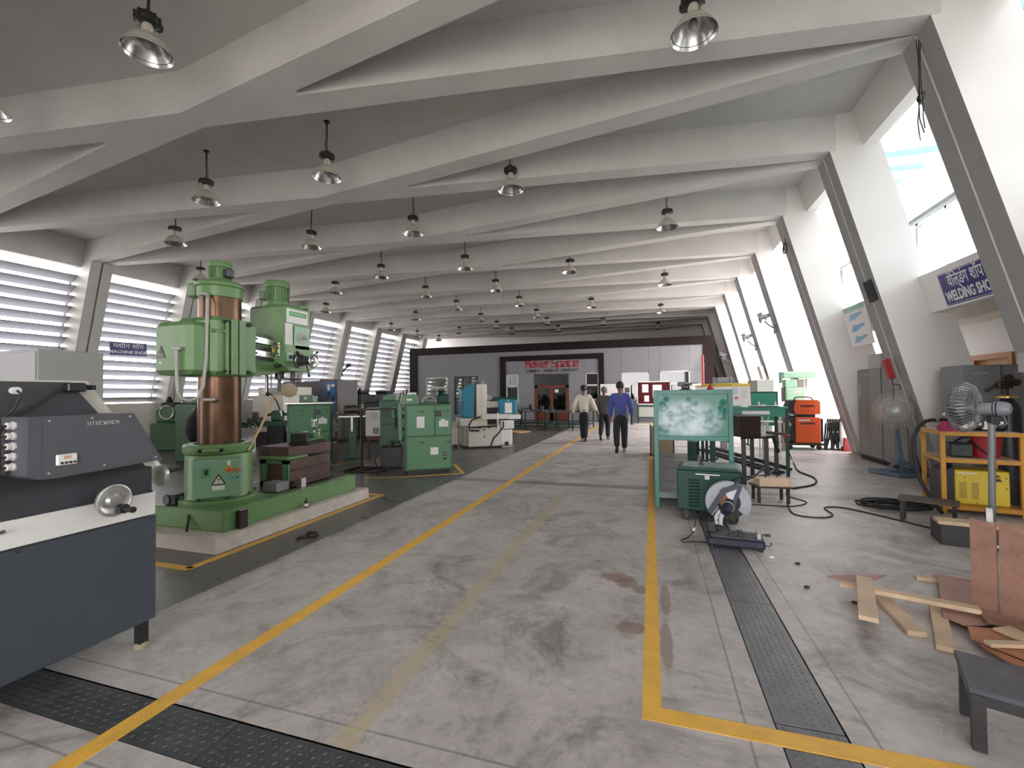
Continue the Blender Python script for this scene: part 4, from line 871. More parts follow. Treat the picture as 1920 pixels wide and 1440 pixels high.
# ---------------------------------------------------------------- centre lathes, set askew to the aisle
R33 = math.radians(33)
def centre_lathe(label, x, y, gp, gd, dim=False, papers=()):
    t = thing('centre_lathe', label, 'lathe', (x,y,0), R33)
    q = B(); q.box(-.02,.87,.012,.50,.07,1.345,.012); cb = ob('headstock_cabinet', q, gd, t)
    q = B(); q.box(.03,.82,.06,.46,0,.07); ob('plinth', q, black, t, smooth=0)
    for nm, a in (('gear_door',(.02,.535,.735,1.315)),('switch_door',(.55,.845,.735,1.315)),('motor_door',(.02,.845,.10,.715))):
        q = B(); q.box(a[0],a[1],0,.02,a[2],a[3],.018); ob(nm, q, gp, cb)
    for hx, hz in ((.22,1.20),(.70,1.21),(.22,.61),(.72,.61)):
        q = B(); q.box(hx,hx+.11,-.004,.004,hz,hz+.012); q.box(hx+.095,hx+.11,-.004,.004,hz-.035,hz); ob('finger_pull', q, black, cb, smooth=0)
    q = B(); q.box(.555,.665,-.006,.004,1.10,1.215); ob('socket_plate', q, black, cb, smooth=0)
    q = B(); q.ring((.61,-.006,1.158),(0,1,0),.035,.006,18,5); q.cyl((.61,-.01,1.158),(.61,0,1.158),.02,n=12); ob('socket', q, dksteel, cb)
    for px0, px1, z0, z1 in papers:
        q = B(); q.box(px0,px1,-.003,.001,z0,z1); ob('paper_notice', q, paper, cb, smooth=0)
    q = B(); q.box(.70,.76,-.005,.004,.27,.42); sp = ob('switch_plate', q, black, cb, smooth=0)
    for z in (.31,.37):
        q = B(); q.box(.715,.745,-.012,-.004,z,z+.03,.004); ob('switch', q, pipe, sp, smooth=0)
    q = B(); q.box(0,.80,.45,1.15,.10,.95,.02); q.box(.05,.6,.30,1.15,.95,1.34,.03); ob('headstock', q, gd, t)
    q = B(); q.cyl((.33,1.15,1.12),(.33,1.30,1.12),.14,n=24); ob('chuck', q, steel, t)
    q = B(); q.box(.12,.55,1.1,3.0,.70,.85,.01); q.box(.15,.5,2.4,2.9,.08,.72,.02); ob('bed', q, gd, t)
    q = B(); q.box(.16,.5,2.5,2.85,.85,1.2,.03); q.cyl((.33,2.3,1.12),(.33,2.9,1.12),.05,n=14); ob('tailstock', q, gp, t)
    q = B(); q.ring((.33,2.95,1.12),(0,1,0),.10,.012,18,6); q.cyl((.24,2.95,1.12),(.42,2.95,1.12),.01,n=6); ob('tailstock_wheel', q, steel, t)
    q = B(); q.box(.05,.72,1.55,1.9,.84,.98,.02); q.box(.70,.78,1.55,1.95,.45,.90,.02); q.box(.3,.42,1.66,1.78,.98,1.12,.01); ob('carriage', q, dksteel, t)
    q = B(); q.ring((.80,1.7,.72),(1,0,0),.10,.012,18,6); q.cyl((.78,1.7,.72),(.82,1.7,.72),.03,n=10); ob('carriage_wheel', q, steel, t)
    q = B(); q.box(-.05,.75,1.0,2.9,.55,.60,.01); ob('chip_tray', q, gd, t)
    return t
la = centre_lathe('bright green centre lathe end cabinet with white papers, standing inside yellow floor lines', -4.45, 7.47, cabgreen, cabgreen2, papers=((.20,.345,.89,1.105),(.62,.80,.90,1.02),(.66,.73,1.0,1.05),(.455,.605,.37,.51)))
q = B(); q.prism([(-.06,1.345),(.25,1.345),(.25,1.50),(.17,1.535),(.06,1.525),(-.06,1.48)], (0,.08,0), (1,0,0), (0,0,1), (0,.35,0)); ob('change_gear_box', q, cabgreen, la)
q = B(); q.box(.02,.12,.075,.08,1.41,1.45); ob('gear_plate', q, whitep, la, smooth=0)
q = B(); q.box(-.12,-.05,.3,1.9,.62,1.34,.02); ob('splash_guard', q, mat('splash_green', (.13,.33,.19), .45), la)
q = B(); q.tube([(.30,.2,1.36),(.36,.25,1.45),(.48,.3,1.49),(.58,.3,1.44),(.62,.3,1.36)], .018, 7); q.tube([(.34,.3,1.36),(.42,.3,1.52),(.6,.35,1.5)], .012, 6); ob('coolant_pipe', q, pipe, la)
q = B(); q.box(.62,.86,.2,.5,1.345,1.53,.02); q.cyl((.70,.35,1.53),(.70,.35,1.60),.03,.09,n=16); ob('coolant_motor', q, dgreen, la)
q = B(); q.tube([(-.03,.05,1.5),(-.05,.03,1.58),(-.09,.05,1.56),(-.12,.1,1.40)], .010, 6); ob('lamp_arm', q, rubber, la)
lb = centre_lathe('darker green centre lathe cabinet behind the box table, tools on top', -7.6, 7.85, mat('lathe_b_green', (.045,.19,.075), .42, var=.06), mat('lathe_b_edge', (.028,.12,.05), .42), papers=((.62,.80,.90,1.02),(.67,.74,1.01,1.05)))
q = B(); q.box(-.06,.92,0,.55,1.345,1.375,.004); ob('worktop', q, steel, lb, smooth=0)
tb_ = thing('tool_box', 'small green tool box with steel latch on the darker lathe cabinet', 'box', (-7.45,8.02,1.378), R33)
q = B(); q.box(0,.28,0,.18,0,.16,.008); ob('box_body', q, green, tb_)
q = B(); q.box(.27,.36,.0,.16,0,.145,.008); ob('end_block', q, mint, tb_)
q = B(); q.box(.10,.15,-.004,0,.07,.12); ob('latch', q, paper, tb_, smooth=0)
tl_ = thing('tool_bits', 'dark loose tools heaped on the darker lathe cabinet beside box', 'tools', (-7.05,8.3,1.378), R33)
for k in range(7):
    q = B(); a = rnd.uniform(0,PI); q.bar((-.12*math.cos(a)+rnd.uniform(-.08,.12),-.12*math.sin(a)*.6+.05,.012+.012*k),(.12*math.cos(a)+rnd.uniform(-.08,.12),.12*math.sin(a)*.6+.05,.02+.012*k),.022); ob('tool', q, black, tl_, smooth=0)
# bench grinder at the right end of the darker lathe
gr = thing('tool_grinder', 'pedestal grinder with pale wheel beside the darker green lathe', 'grinder', (-6.67,8.83,0), R33)
q = B(); q.box(-.18,.18,-.15,.15,0,.05,.01); q.box(-.10,.10,-.08,.08,.05,1.05,.02); ob('pedestal', q, cabgreen2, gr)
q = B(); q.cyl((-.16,0,1.2),(.16,0,1.2),.10,n=20); ob('motor', q, dksteel, gr)
for s_x in (-.22,.22):
    q = B(); q.lathe([(0,-.03),(.115,-.03),(.12,0),(.115,.03),(0,.03)], (s_x,0,1.2), (1,0,0), 24); ob('grinding_wheel', q, mat('grinding_wheel_tan', (.35,.30,.22), .8), gr)
q = B(); q.box(-.30,.30,-.2,-.12,1.02,1.06,.008); q.box(-.02,.02,-.2,-.18,.7,1.02); ob('tool_rest', q, steel, gr, smooth=0)
# levers and tray on the right flank of that lathe
for k in range(6):
    q = B(); z = .45+.13*k; q.cyl((.87,.10+.04*k,z),(.96,.08+.05*k,z+.02),.012,n=8); q.ball((.97,.08+.05*k,z+.02),.022,8,5); ob('lever', q, steel, lb)
# tall control cabinet of the first lathe
cc = thing('control_cabinet', 'dark green control cabinet with blue notice left of the bright lathe', 'cabinet', (-5.70,8.58,0), R33)
q = B(); q.box(-.05,.38,0,.5,.30,1.40,.012); ob('body', q, cabgreen2, cc)
for z0, z1 in ((.32,.86),(.88,1.38)):
    q = B(); q.box(-.02,.36,-.02,0,z0,z1,.008); d = ob('door', q, cabgreen2, cc)
    q = B(); q.box(.24,.33,-.028,-.018,z1-.10,z1-.085); ob('handle', q, black, d, smooth=0)
q = B(); q.box(.20,.34,-.024,-.02,1.02,1.26); ob('notice', q, mat('blue_notice', (.16,.42,.45), .6), cc, smooth=0)
q = B(); q.box(.0,.30,.05,.4,1.40,1.52,.015); ob('top_box', q, cabgreen, cc)
q = B(); q.box(0,.35,.05,.45,0,.30); ob('plinth', q, black, cc, smooth=0)
ct = thing('coolant_tank', 'black coolant tank on floor before the green control cabinet', 'tank', (-5.28,8.28,0), R33)
q = B(); q.box(-.22,.22,-.15,.25,0,.44,.015); ob('tank', q, black, ct)
q = B(); q.cyl((-.02,0,.44),(-.02,0,.55),.035,n=12); q.box(.06,.16,0,.12,.44,.50,.01); ob('pump', q, dksteel, ct)
q = B(); q.tube([(-.1,-.05,.44),(-.22,-.12,.40),(-.34,-.1,.2),(-.3,-.16,.06),(-.12,-.2,.01)], .012, 6); ob('hose', q, rubber, ct)
# white chiller unit on a low red stand
ch = thing('chiller_unit', 'white boxed chiller with two grilles on a dark red stand', 'chiller', (-6.35,8.9,0), R33)
q = B(); q.box(-.02,.42,0,.42,.56,1.22,.02); ob('casing', q, whitep, ch)
q = B()
for k in range(7): q.box(.09,.27,-.004,.002,.97+.022*k,.98+.022*k)
ob('pale_grille', q, mat('grille_pale', (.48,.44,.46), .6), ch, smooth=0)
q = B(); q.box(.15,.29,-.004,.002,.62,.76); gl = ob('dark_grille', q, black, ch, smooth=0)
for k in range(4):
    q = B(); q.box(.165+.032*k,.185+.032*k,-.008,-.004,.63,.75); ob('grille_bar', q, pipe, gl, smooth=0)
q = B(); q.box(.43,.80,.02,.40,.55,1.20,.01); ob('fan_casing', q, mat('chiller_side', (.50,.50,.52), .5), ch)
q = B(); q.box(0,.80,.03,.40,.48,.555); ob('red_shelf', q, mat('dark_red_paint', (.16,.02,.02), .5), ch, smooth=0)
for x in (.04,.72):
    for y in (.06,.34):
        q = B(); q.box(x,x+.04,y,y+.04,0,.48); ob('leg', q, black, ch, smooth=0)
# drawing stand: rusty post, top arm and flat floor frame
ds = thing('post_stand', 'rusty post stand with flat floor frame in front of white chiller', 'stand', (-5.55,7.62,0))
q = B(); q.box(-.02,.02,-.02,.02,.02,1.25); ob('post', q, darkbrown, ds, smooth=0)
q = B(); q.bar((0,0,1.24),(.55,.40,1.24),.04); q.bar((.54,.39,1.24),(.54,.39,.85),.035); ob('arm', q, darkbrown, ds, smooth=0)
for p0, p1 in (((-.3,-.15),(.40,-.05)),((.40,-.05),(.36,.40)),((.36,.40),(-.32,.36)),((-.32,.36),(-.3,-.15)),((0,-.12),(.02,.38))):
    q = B(); q.bar((*p0,.02),(*p1,.02),.04); ob('floor_bar', q, darkbrown, ds, smooth=0)

# ---------------------------------------------------------------- white surface grinder
sg = thing('surface_grinder', 'ivory surface grinder with teal covers beyond the bright green lathe', 'grinder', (-4.88,11.46,0), R33)
def G(n, m, f, par=sg, sm=35):
    q = B(); f(q); return ob(n, q, m, par, sm)
G('base', ivory, lambda q: (q.box(0,.93,0,1.1,.05,.64,.02), q.box(-.10,.02,.25,.95,.05,.62,.02)))
G('plinth', black, lambda q: q.box(-.05,.95,.05,1.05,0,.05))
G('saddle', ivory, lambda q: (q.box(-.2,.30,.15,.9,.62,.84,.015), q.box(.28,.60,.2,.85,.62,.90,.03)))
col_ = G('column', ivory, lambda q: q.box(.28,.60,.25,.75,.84,1.80,.02))
G('seam', pipe, lambda q: q.box(.45,.455,.245,.25,.9,1.75), col_, 0)
G('column_motor', mat('motor_grey', (.16,.16,.18), .5), lambda q: q.cyl((.45,.5,1.80),(.45,.5,1.90),.11,n=20), col_)
cv = G('bellows_cover', tealblue, lambda q: q.prism([(-.09,.86),(.20,.86),(.24,1.83),(.06,1.74),(-.09,1.66)], (0,.2,0), (1,0,0), (0,0,1), (0,.6,0)), sg, 0)
for k in range(8): G('cover_fold', tealblue, lambda q: q.box(-.15,-.085,.22,.78,.90+.1*k,.96+.1*k,.01), cv)
G('cover_gap', black, lambda q: q.prism([(.20,.86),(.28,.86),(.28,1.85),(.24,1.85)], (0,.22,0), (1,0,0), (0,0,1), (0,.5,0)), sg, 0)
G('spindle_head', ivory, lambda q: (q.box(.60,.98,.3,.7,1.12,1.30,.02), q.cyl((.6,.4,1.42),(.74,.4,1.42),.06,n=16)))
G('head_ways', steel, lambda q: (q.box(.60,.96,.27,.3,1.14,1.17), q.box(.60,.96,.27,.3,1.23,1.26)))
G('motor_dial', chrome, lambda q: q.cyl((.70,.32,1.42),(.70,.28,1.42),.07,n=18))
G('table_shadow', black, lambda q: q.box(.60,.95,.35,.8,.66,1.10))
G('table', ivory, lambda q: (q.box(.42,1.55,.1,.6,.80,.905,.01), q.box(.42,1.3,.12,.58,.905,.95,.01)))
G('table_end', whitep, lambda q: q.box(1.2,1.56,.09,.61,.79,.915,.012))
wg_ = G('wheel_guard', tealblue, lambda q: q.box(.93,1.45,.1,.5,.93,1.36,.03))
G('guard_notice', paper, lambda q: q.box(1.09,1.30,.094,.1,.97,1.26), wg_, 0)
G('guard_latch', steel, lambda q: q.box(1.16,1.22,.09,.1,1.29,1.35), wg_, 0)
G('guard_back', dgreen, lambda q: q.box(.75,1.58,.5,.56,.92,1.42,.01))
G('control_column', whitep, lambda q: (q.box(.95,1.33,-.02,.35,.52,.76,.02), q.box(.93,1.28,0,.4,.06,.5,.02)))
G('foot_tray', mat('tray_grey', (.35,.36,.36), .5), lambda q: q.box(.95,1.28,-.1,.05,0,.06,.01))
G('foot_switch', darkbrown, lambda q: q.box(1.05,1.15,-.06,.0,.06,.16,.01))
G('post', whitep, lambda q: q.cyl((.84,-.03,.5),(.84,-.03,1.0),.02,n=10))
G('control_knobs', dksteel, lambda q: [q.cyl((x,0,z),(x,-.06,z),.025,n=10) for x, z in ((.12,.60),(.33,.57),(.45,.52),(.6,.58))])
G('hand_rod', black, lambda q: (q.cyl((.05,-.05,.60),(.82,-.05,.62),.022,n=8), q.tube([(.35,-.03,.88),(.1,-.05,.8),(.02,-.05,.65),(.04,-.05,.52),(.3,-.05,.5)],.022,8)))
G('hose', rubber, lambda q: q.tube([(1.0,-.04,.74),(1.0,-.08,.6),(.85,-.1,.42),(.7,-.1,.28),(.62,-.08,.06)], .022, 8))
G('base_label', black, lambda q: q.box(.45,.48,-.003,0,.30,.36), sg, 0)
ca = thing('wheeled_trolley', 'small pale trolley with jars left of ivory surface grinder', 'trolley', (-5.52,11.2,0), R33)
q = B(); q.box(0,.42,0,.4,.12,.58,.01); ob('body', q, ivory, ca)
q = B(); q.box(.02,.40,.02,.38,.58,.76,.008); ob('drawer_unit', q, pipe, ca)
for x in (.05,.37):
    for y in (.05,.35):
        q = B(); q.cyl((x-.012,y,.06),(x+.012,y,.06),.06,n=12); ob('wheel', q, black, ca)
op = thing('orange_cupboard', 'orange cupboard front between lathe and surface grinder', 'cabinet', (-5.68,12.85,0), R33)
q = B(); q.box(0,.24,0,.25,.0,1.28,.008); ob('body', q, mat('cupboard_orange', (.55,.21,.03), .5), op)
q = B(); q.box(-.01,.25,-.01,.26,1.28,1.30); ob('top', q, dksteel, op, smooth=0)
# ---------------------------------------------------------------- machines along the left louvers
gb = thing('machining_centre', 'long dark grey machine with bright blue control panel before the louvers', 'machine', (-12.02,12.2,0)); gb.scale = (1.11,1,1.02)
q = B(); q.box(0,1.75,0,1.2,0,1.97,.02); ob('enclosure', q, mat('enclosure_grey', (.10,.10,.105), .5), gb)
q = B(); q.box(1.52,2.05,-.05,1.0,.1,1.99,.015); cp_ = ob('control_tower', q, mat('tower_grey', (.14,.13,.13), .5), gb)
q = B(); q.box(1.58,1.98,-.065,-.05,1.0,1.93,.006); bp_ = ob('control_panel', q, blue, cp_, smooth=0)
for nm, a, m_ in (('panel_label',(1.70,1.80,1.66,1.85),paper),('panel_sticker',(1.84,1.95,1.78,1.86),paper),('panel_screen',(1.71,1.78,1.52,1.60),black),('red_button',(1.70,1.79,1.42,1.50),red),('panel_switch',(1.88,1.95,1.32,1.48),black)):
    q = B(); q.box(a[0],a[1],-.075,-.064,a[2],a[3]); ob(nm, q, m_, bp_, smooth=0)
q = B(); q.box(1.3,1.75,.1,.6,1.97,2.02); ob('top_cover', q, black, gb, smooth=0)
bm = thing('cnc_enclosure', 'beige sheet-metal machine enclosure under the third louver bay', 'machine', (-11.55,10.55,0))
q = B(); q.box(0,1.15,0,1.3,.45,1.55,.02); ob('body_cover', q, ivory, bm)
q = B(); q.box(.15,1.15,.05,1.2,1.55,1.8,.02); ob('roof_cover', q, ivory, bm)
q = B(); q.box(.65,1.12,.02,.05,1.58,1.76); ob('control_panel', q, pipe, bm, smooth=0)
q = B(); q.box(.05,1.1,.08,1.2,0,.45); ob('stand', q, black, bm, smooth=0)
q = B(); q.box(-.95,.02,.0,.6,.55,1.42,.02); ob('chip_cover', q, mat('cover_grey', (.33,.32,.30), .5), bm)
def back_lathe(label, x, y, rz, gp, h=1.2):
    t = thing('engine_lathe', label, 'lathe', (x,y,0), rz)
    q = B(); q.box(0,.5,0,.45,0,.75,.02); ob('pedestal', q, black, t)
    q = B(); q.box(1.3,1.7,.02,.43,0,.75,.02); ob('pedestal', q, black, t)
    q = B(); q.box(0,1.75,.02,.42,.72,.86,.015); ob('bed', q, gp, t)
    q = B(); q.box(0,.52,0,.46,.86,h,.04); ob('headstock', q, gp, t)
    q = B(); q.cyl((.52,.23,1.03),(.64,.23,1.03),.11,n=20); ob('chuck', q, steel, t)
    q = B(); q.box(1.38,1.66,.08,.38,.86,1.14,.04); q.cyl((1.25,.23,1.03),(1.75,.23,1.03),.04,n=12); ob('tailstock', q, gp, t)
    q = B(); q.box(.85,1.15,-.08,.5,.80,.96,.02); q.box(.93,1.05,.12,.3,.96,1.10,.01); ob('carriage', q, dksteel, t)
    q = B(); q.ring((1.0,-.12,.74),(0,1,0),.09,.012,16,6); q.cyl((.98,-.12,.74),(1.02,-.08,.74),.02,n=8); ob('hand_wheel', q, steel, t)
    return t
back_lathe('dark green lathe seen between the bronze column and beige machine', -10.8, 8.6, R33, cabgreen2, 1.28)
back_lathe('dark green lathe standing behind the grey and blue machine', -9.0, 12.5, R33, black, 1.3)
bl = thing('black_machine', 'bulky black machine before the louvers right of blue panel', 'machine', (-10.83,13.45,0))
q = B(); q.box(0,.95,0,.8,0,1.15,.04); ob('base', q, black, bl)
q = B(); q.box(.35,.95,.05,.7,1.1,1.62,.06); ob('head', q, black, bl)
q = B(); q.box(.25,1.02,.0,.5,1.60,1.70,.02); q.cyl((.8,.25,1.68),(.8,.25,1.78),.05,n=12); ob('drive_unit', q, black, bl)
for k, (x, y, w, h, lab) in enumerate(((-10.6,14.4,.64,1.55,'grey steel cabinet with small vents, left of a close pair'),(-9.93,14.4,.58,1.55,'grey steel cabinet with flat black top, right of a close pair'))):
    t = thing('machine_cabinet', lab, 'cabinet', (x,y,0))
    q = B(); q.box(0,w,0,.6,.05,h,.01); ob('body', q, greycab2, t)
    q = B(); q.box(.04,w-.04,-.012,0,.15,h-.08,.004); ob('door', q, greycab2, t)
    q = B()
    for j in range(5): q.box(.08,.2,-.016,-.01,h-.35+.03*j,h-.335+.03*j)
    ob('vent', q, black, t, smooth=0)
    q = B(); q.box(.02,w-.02,.02,.58,0,.05); ob('base', q, black, t, smooth=0)
    if k == 1:
        q = B(); q.box(.02,w-.05,.05,.5,h,h+.12,.02); ob('oil_tray', q, black, t)
wb = thing('white_machine', 'white boxed machine near the far block left corner', 'machine', (-11.1,17.0,0))
q = B(); q.box(0,1.05,0,.8,.1,1.62,.02); ob('casing', q, whitep, wb)
q = B(); q.box(.05,1.0,.05,.75,0,.1); ob('base', q, black, wb, smooth=0)
q = B(); q.tube([(.9,-.02,1.2),(1.02,-.06,1.45),(1.08,-.05,1.72),(1.0,0,1.75)], .03, 6); ob('lamp_arm', q, black, wb)
# green cabinet and covered machine behind the radial drill
gc = thing('green_cabinet', 'deep green cabinet standing in shade left of bronze drill column', 'cabinet', (-10.5,7.5,0))
q = B(); q.box(0,.62,0,.6,.06,1.36,.015); ob('body', q, cabgreen2, gc)
q = B(); q.box(.03,.59,-.015,0,.12,1.3,.006); ob('door', q, cabgreen2, gc)
q = B(); q.box(.02,.6,.02,.58,0,.06); ob('base', q, black, gc, smooth=0)
q = B(); q.box(.05,.55,.1,.5,1.36,1.48,.03); ob('top_box', q, green, gc)
bc = thing('covered_grinder', 'black cloth-covered machine with yellow cap beside deep green cabinet', 'machine', (-9.44,7.45,0))
q = B(); q.lathe([(.2,0),(.21,.2),(.22,.5),(.36,.62),(.40,.8),(.36,1.05),(.26,1.2),(.2,1.34),(0,1.4)], n=20); ob('cloth_cover', q, mat('black_cloth', (.012,.012,.014), .9), bc)
q = B(); q.ball((-.13,-.14,1.24), .075, 10, 6); ob('cap', q, mat('dull_yellow', (.40,.24,.03), .5), bc)
sh = thing('shaping_machine', 'green shaping machine with round hand wheel under MACHINE SHOP sign', 'machine', (-13.6,9.0,0), math.radians(20))
q = B(); q.box(0,.75,0,.7,0,.8,.04); ob('base', q, cabgreen2, sh)
q = B(); q.box(.05,.9,.1,.6,.8,1.2,.06); q.cyl((.5,-.02,1.1),(.5,.3,1.1),.19,n=24); ob('ram_housing', q, green, sh)
q = B(); q.ring((.5,-.03,1.1),(0,1,0),.19,.014,24,6); ob('rim', q, chrome, sh)
q = B(); q.cyl((.9,.3,1.22),(1.15,.3,1.22),.09,n=16); q.box(.2,.6,.15,.5,1.2,1.38,.03); q.cyl((.35,.3,1.38),(.35,.3,1.55),.11,.03,n=14); ob('tool_head', q, black, sh)
hw_ = B(); hw_.ring((1.25,.2,1.28),(.85,.3,0),.24,.022,26,6)
for k in range(4): a = k*PI/4; d_ = V((-.33,.94,0))*math.cos(a)+V((0,0,1))*math.sin(a); hw_.cyl(V((1.25,.2,1.28))-d_*.24, V((1.25,.2,1.28))+d_*.24, .012, n=6)
ob('hand_wheel', hw_, dksteel, sh)
q = B(); q.box(.9,1.25,.1,.5,0,.9,.03); q.cyl((1.0,.1,.75),(1.0,-.1,.75),.03,n=8); q.cyl((1.15,.1,.6),(1.15,-.12,.62),.02,n=8); ob('apron', q, black, sh)
# distribution boards on the left columns
db = thing('switch_board', 'pale switch board with red lamps on left column above green cabinet', 'switchboard', (-17.15,12.35,2.35))
q = B(); q.box(-.02,.08,0,.42,0,.62,.008); ob('box', q, whitep, db)
for z in (.34,.25):
    for y in (.06,.14,.26,.34):
        q = B(); q.box(.08,.088,y,y+.06,z,z+.05); ob('indicator', q, red if y < .2 else black, db, smooth=0)
q = B(); q.box(-.12,.02,.12,.20,-1.0,.0); ob('trunking', q, pipe, db, smooth=0)
lf = thing('wall_fan', 'dark wall fan folded on the left column near far block', 'fan', (-17.4,21.9,2.75))
q = B(); q.box(-.02,.16,-.08,.08,-.1,.1,.02); ob('bracket', q, dksteel, lf)
q = B(); q.bar((.1,0,.05),(.55,-.1,.42),.06); q.cyl((.55,-.1,.42),(.75,-.12,.55),.09,n=14); ob('arm', q, dksteel, lf)
q = B(); q.ring((.72,-.12,.62),(.5,.1,.8),.2,.012,22,5); q.ring((.66,-.12,.52),(.5,.1,.8),.2,.012,22,5)
for k in range(4): a = k*PI/4; q.bar(V((.72,-.12,.62))-V((.17*math.cos(a),.2*math.sin(a),-.1*math.cos(a))), V((.72,-.12,.62))+V((.17*math.cos(a),.2*math.sin(a),-.1*math.cos(a))), .01)
ob('cage', q, dksteel, lf)

# ---------------------------------------------------------------- dark green frame tables before the block
def frame_table(label, x, y, w, d, h, n):
    t = thing('frame_table', label, 'table', (x,y,0), 0, None)
    q = B(); q.box(0,w,0,d,h-.03,h,.004); ob('table_top', q, dksteel, t, smooth=0)
    for i in range(n+1):
        xx = i*(w-.05)/n
        for yy in (0,d-.05):
            q = B(); q.box(xx,xx+.05,yy,yy+.05,0,h-.03); ob('leg', q, dgreen, t, smooth=0)
    for yy in (0,d-.05):
        for z in (.14,.24):
            q = B(); q.box(0,w,yy+.008,yy+.042,z,z+.035); ob('rail', q, dgreen, t, smooth=0)
    for xx in (.008,w-.042):
        q = B(); q.box(xx,xx+.034,0,d,.2,.235); ob('rail', q, dgreen, t, smooth=0)
    return t
frame_table('dark green frame table nearest the aisle line before MakerSpace door', -4.15, 17.7, 1.7, 2.2, .76, 3)
t2 = frame_table('dark green frame table left of the walking men, grinder on it', -6.0, 18.2, 1.75, 2.2, .77, 2)
frame_table('dark frame table at the left end of the row, near ivory grinder', -7.1, 19.0, 1.05, 2.0, .76, 1)
for x in (-4.0,-3.2):
    q = B(); q.box(x+4.2,x+4.7,.04,.4,.55,.73); 
bg_ = thing('bench_grinder', 'grey bench grinder on the frame table before MakerSpace door', 'grinder', (-5.2,18.7,.772))
q = B(); q.box(-.15,.15,-.1,.1,0,.05); q.cyl((-.12,0,.16),(.12,0,.16),.1,n=18); ob('motor', q, galv, bg_)
for s_x in (-.2,.2):
    q = B(); q.cyl((s_x-.03,0,.16),(s_x+.03,0,.16),.13,n=20); ob('wheel_guard', q, galv if s_x < 0 else black, bg_)
for k, (x, y, lab) in enumerate(((-5.75,18.5,'small dark vice at the left corner of middle frame table'),(-4.55,18.8,'dark vice on the middle frame table right of grinder'),(-3.95,17.95,'dark vice at the left corner of the nearest frame table'),(-2.75,17.95,'dark vice behind the man in white shirt'))):
    t = thing('bench_vice', lab, 'vice', (x,y,.772 if k < 2 else .762))
    q = B(); q.cyl((0,0,0),(0,0,.05),.09,n=14); q.box(-.06,.06,-.14,.14,.05,.15,.015); ob('body', q, black, t)
    q = B(); q.box(-.09,.09,-.04,0,.12,.20,.006); q.box(-.09,.09,.05,.09,.12,.20,.006); ob('jaws', q, dksteel, t)
    q = B(); q.cyl((0,-.14,.10),(0,-.24,.10),.015,n=8); q.cyl((-.08,-.22,.10),(.08,-.22,.10),.008,n=6); ob('screw', q, dksteel, t)
pl = thing('wooden_pallet', 'low yellowish timber board on floor behind the ivory grinder', 'board', (-5.35,16.7,0), math.radians(-20))
for k in range(4):
    q = B(); q.box(-.75,.75,-.4+.2*k,-.21+.2*k,.03,.06,.003); ob('plank', q, mat('pallet_wood', (.48,.32,.13), .7, var=.2), pl, smooth=0)
for x in (-.6,0,.55):
    q = B(); q.box(x,x+.08,-.4,.4,0,.03); ob('batten', q, wood, pl, smooth=0)
# notice boards right of the men
rb = thing('notice_board', 'dark red notice board on green wheeled frame before the white wall', 'board', (.1,22.9,0))
q = B(); q.box(-.75,.75,-.02,.02,.95,2.0,.004); ob('red_felt', q, mat('dark_red_felt', (.075,.004,.008), .95), rb, smooth=0)
q = B()
for a in ((-.8,-.75,.9,2.05),(.75,.8,.9,2.05),(-.8,.8,2.0,2.05),(-.8,.8,.9,.95)): q.box(a[0],a[1],-.03,.03,a[2],a[3])
ob('board_frame', q, steel, rb, smooth=0)
for x in (-.78,.74):
    q = B(); q.box(x,x+.05,-.025,.025,.08,.9); ob('leg', q, dgreen, rb, smooth=0)
    q = B(); q.box(x-.01,x+.06,-.3,.3,.05,.1); ob('foot', q, dgreen, rb, smooth=0)
    for yy in (-.26,.26):
        q = B(); q.cyl((x+.01,yy,.03),(x+.04,yy,.03),.03,n=10); ob('castor', q, black, rb)
for z in (.25,.80):
    q = B(); q.box(-.75,.75,-.02,.02,z,z+.05); ob('rail', q, dgreen, rb, smooth=0)
q = B(); q.box(-.72,.72,.0,.012,.3,.8); ob('kick_sheet', q, pipe, rb, smooth=0)
for x0, z0, w_, h_ in ((-.05,1.25,.42,.62),(-.55,1.5,.3,.4),(-.45,1.05,.22,.3)):
    q = B(); q.box(x0,x0+w_,-.026,-.02,z0,z0+h_); ob('sheet', q, paper, rb, smooth=0)
pb = thing('poster_board', 'white board with two dark pictures behind man in grey jacket', 'board', (-1.65,23.1,0))
q = B(); q.box(-.85,.65,-.02,.02,1.1,1.95,.004); ob('panel', q, paper, pb, smooth=0)
for x in (-.75,.05,.35):
    q = B(); q.box(x,x+.24,-.025,-.02,1.5,1.75); ob('picture', q, mat('dark_picture', (.09,.09,.11), .6), pb, smooth=0)
for x in (-.8,.55):
    q = B(); q.box(x,x+.05,-.02,.02,0,1.1); ob('leg', q, steel, pb, smooth=0)
rc = thing('red_chair', 'pink-red plastic chair right of the dark red notice board', 'chair', (1.35,22.2,0), math.radians(200))
q = B(); q.box(-.22,.22,-.22,.2,.42,.45,.012); ob('seat', q, mat('pink_red_plastic', (.62,.05,.10), .4), rc)
q = B(); q.prism([(-.22,.45),(.22,.45),(.19,.85),(.12,.90),(-.12,.90),(-.19,.85)], (0,.18,0), (1,0,0), (0,0,1), (0,.03,.0)); ob('backrest', q, MATS['pink_red_plastic'], rc)
for x in (-.2,.2):
    for y in (-.2,.2):
        q = B(); q.cyl((x*.9,y*.9,.43),(x*1.08,y*1.08,0),.015,n=8); ob('leg', q, black, rc)
gp_ = thing('grey_partition', 'plain grey partition panel behind the notice board right end', 'panel', (.95,23.25,0))
q = B(); q.box(0,1.3,0,.04,.05,1.88,.004); ob('panel', q, greyl, gp_, smooth=0)
for x in (.05,1.2):
    q = B(); q.box(x,x+.05,-.12,.16,0,.05); ob('foot', q, steel, gp_, smooth=0)
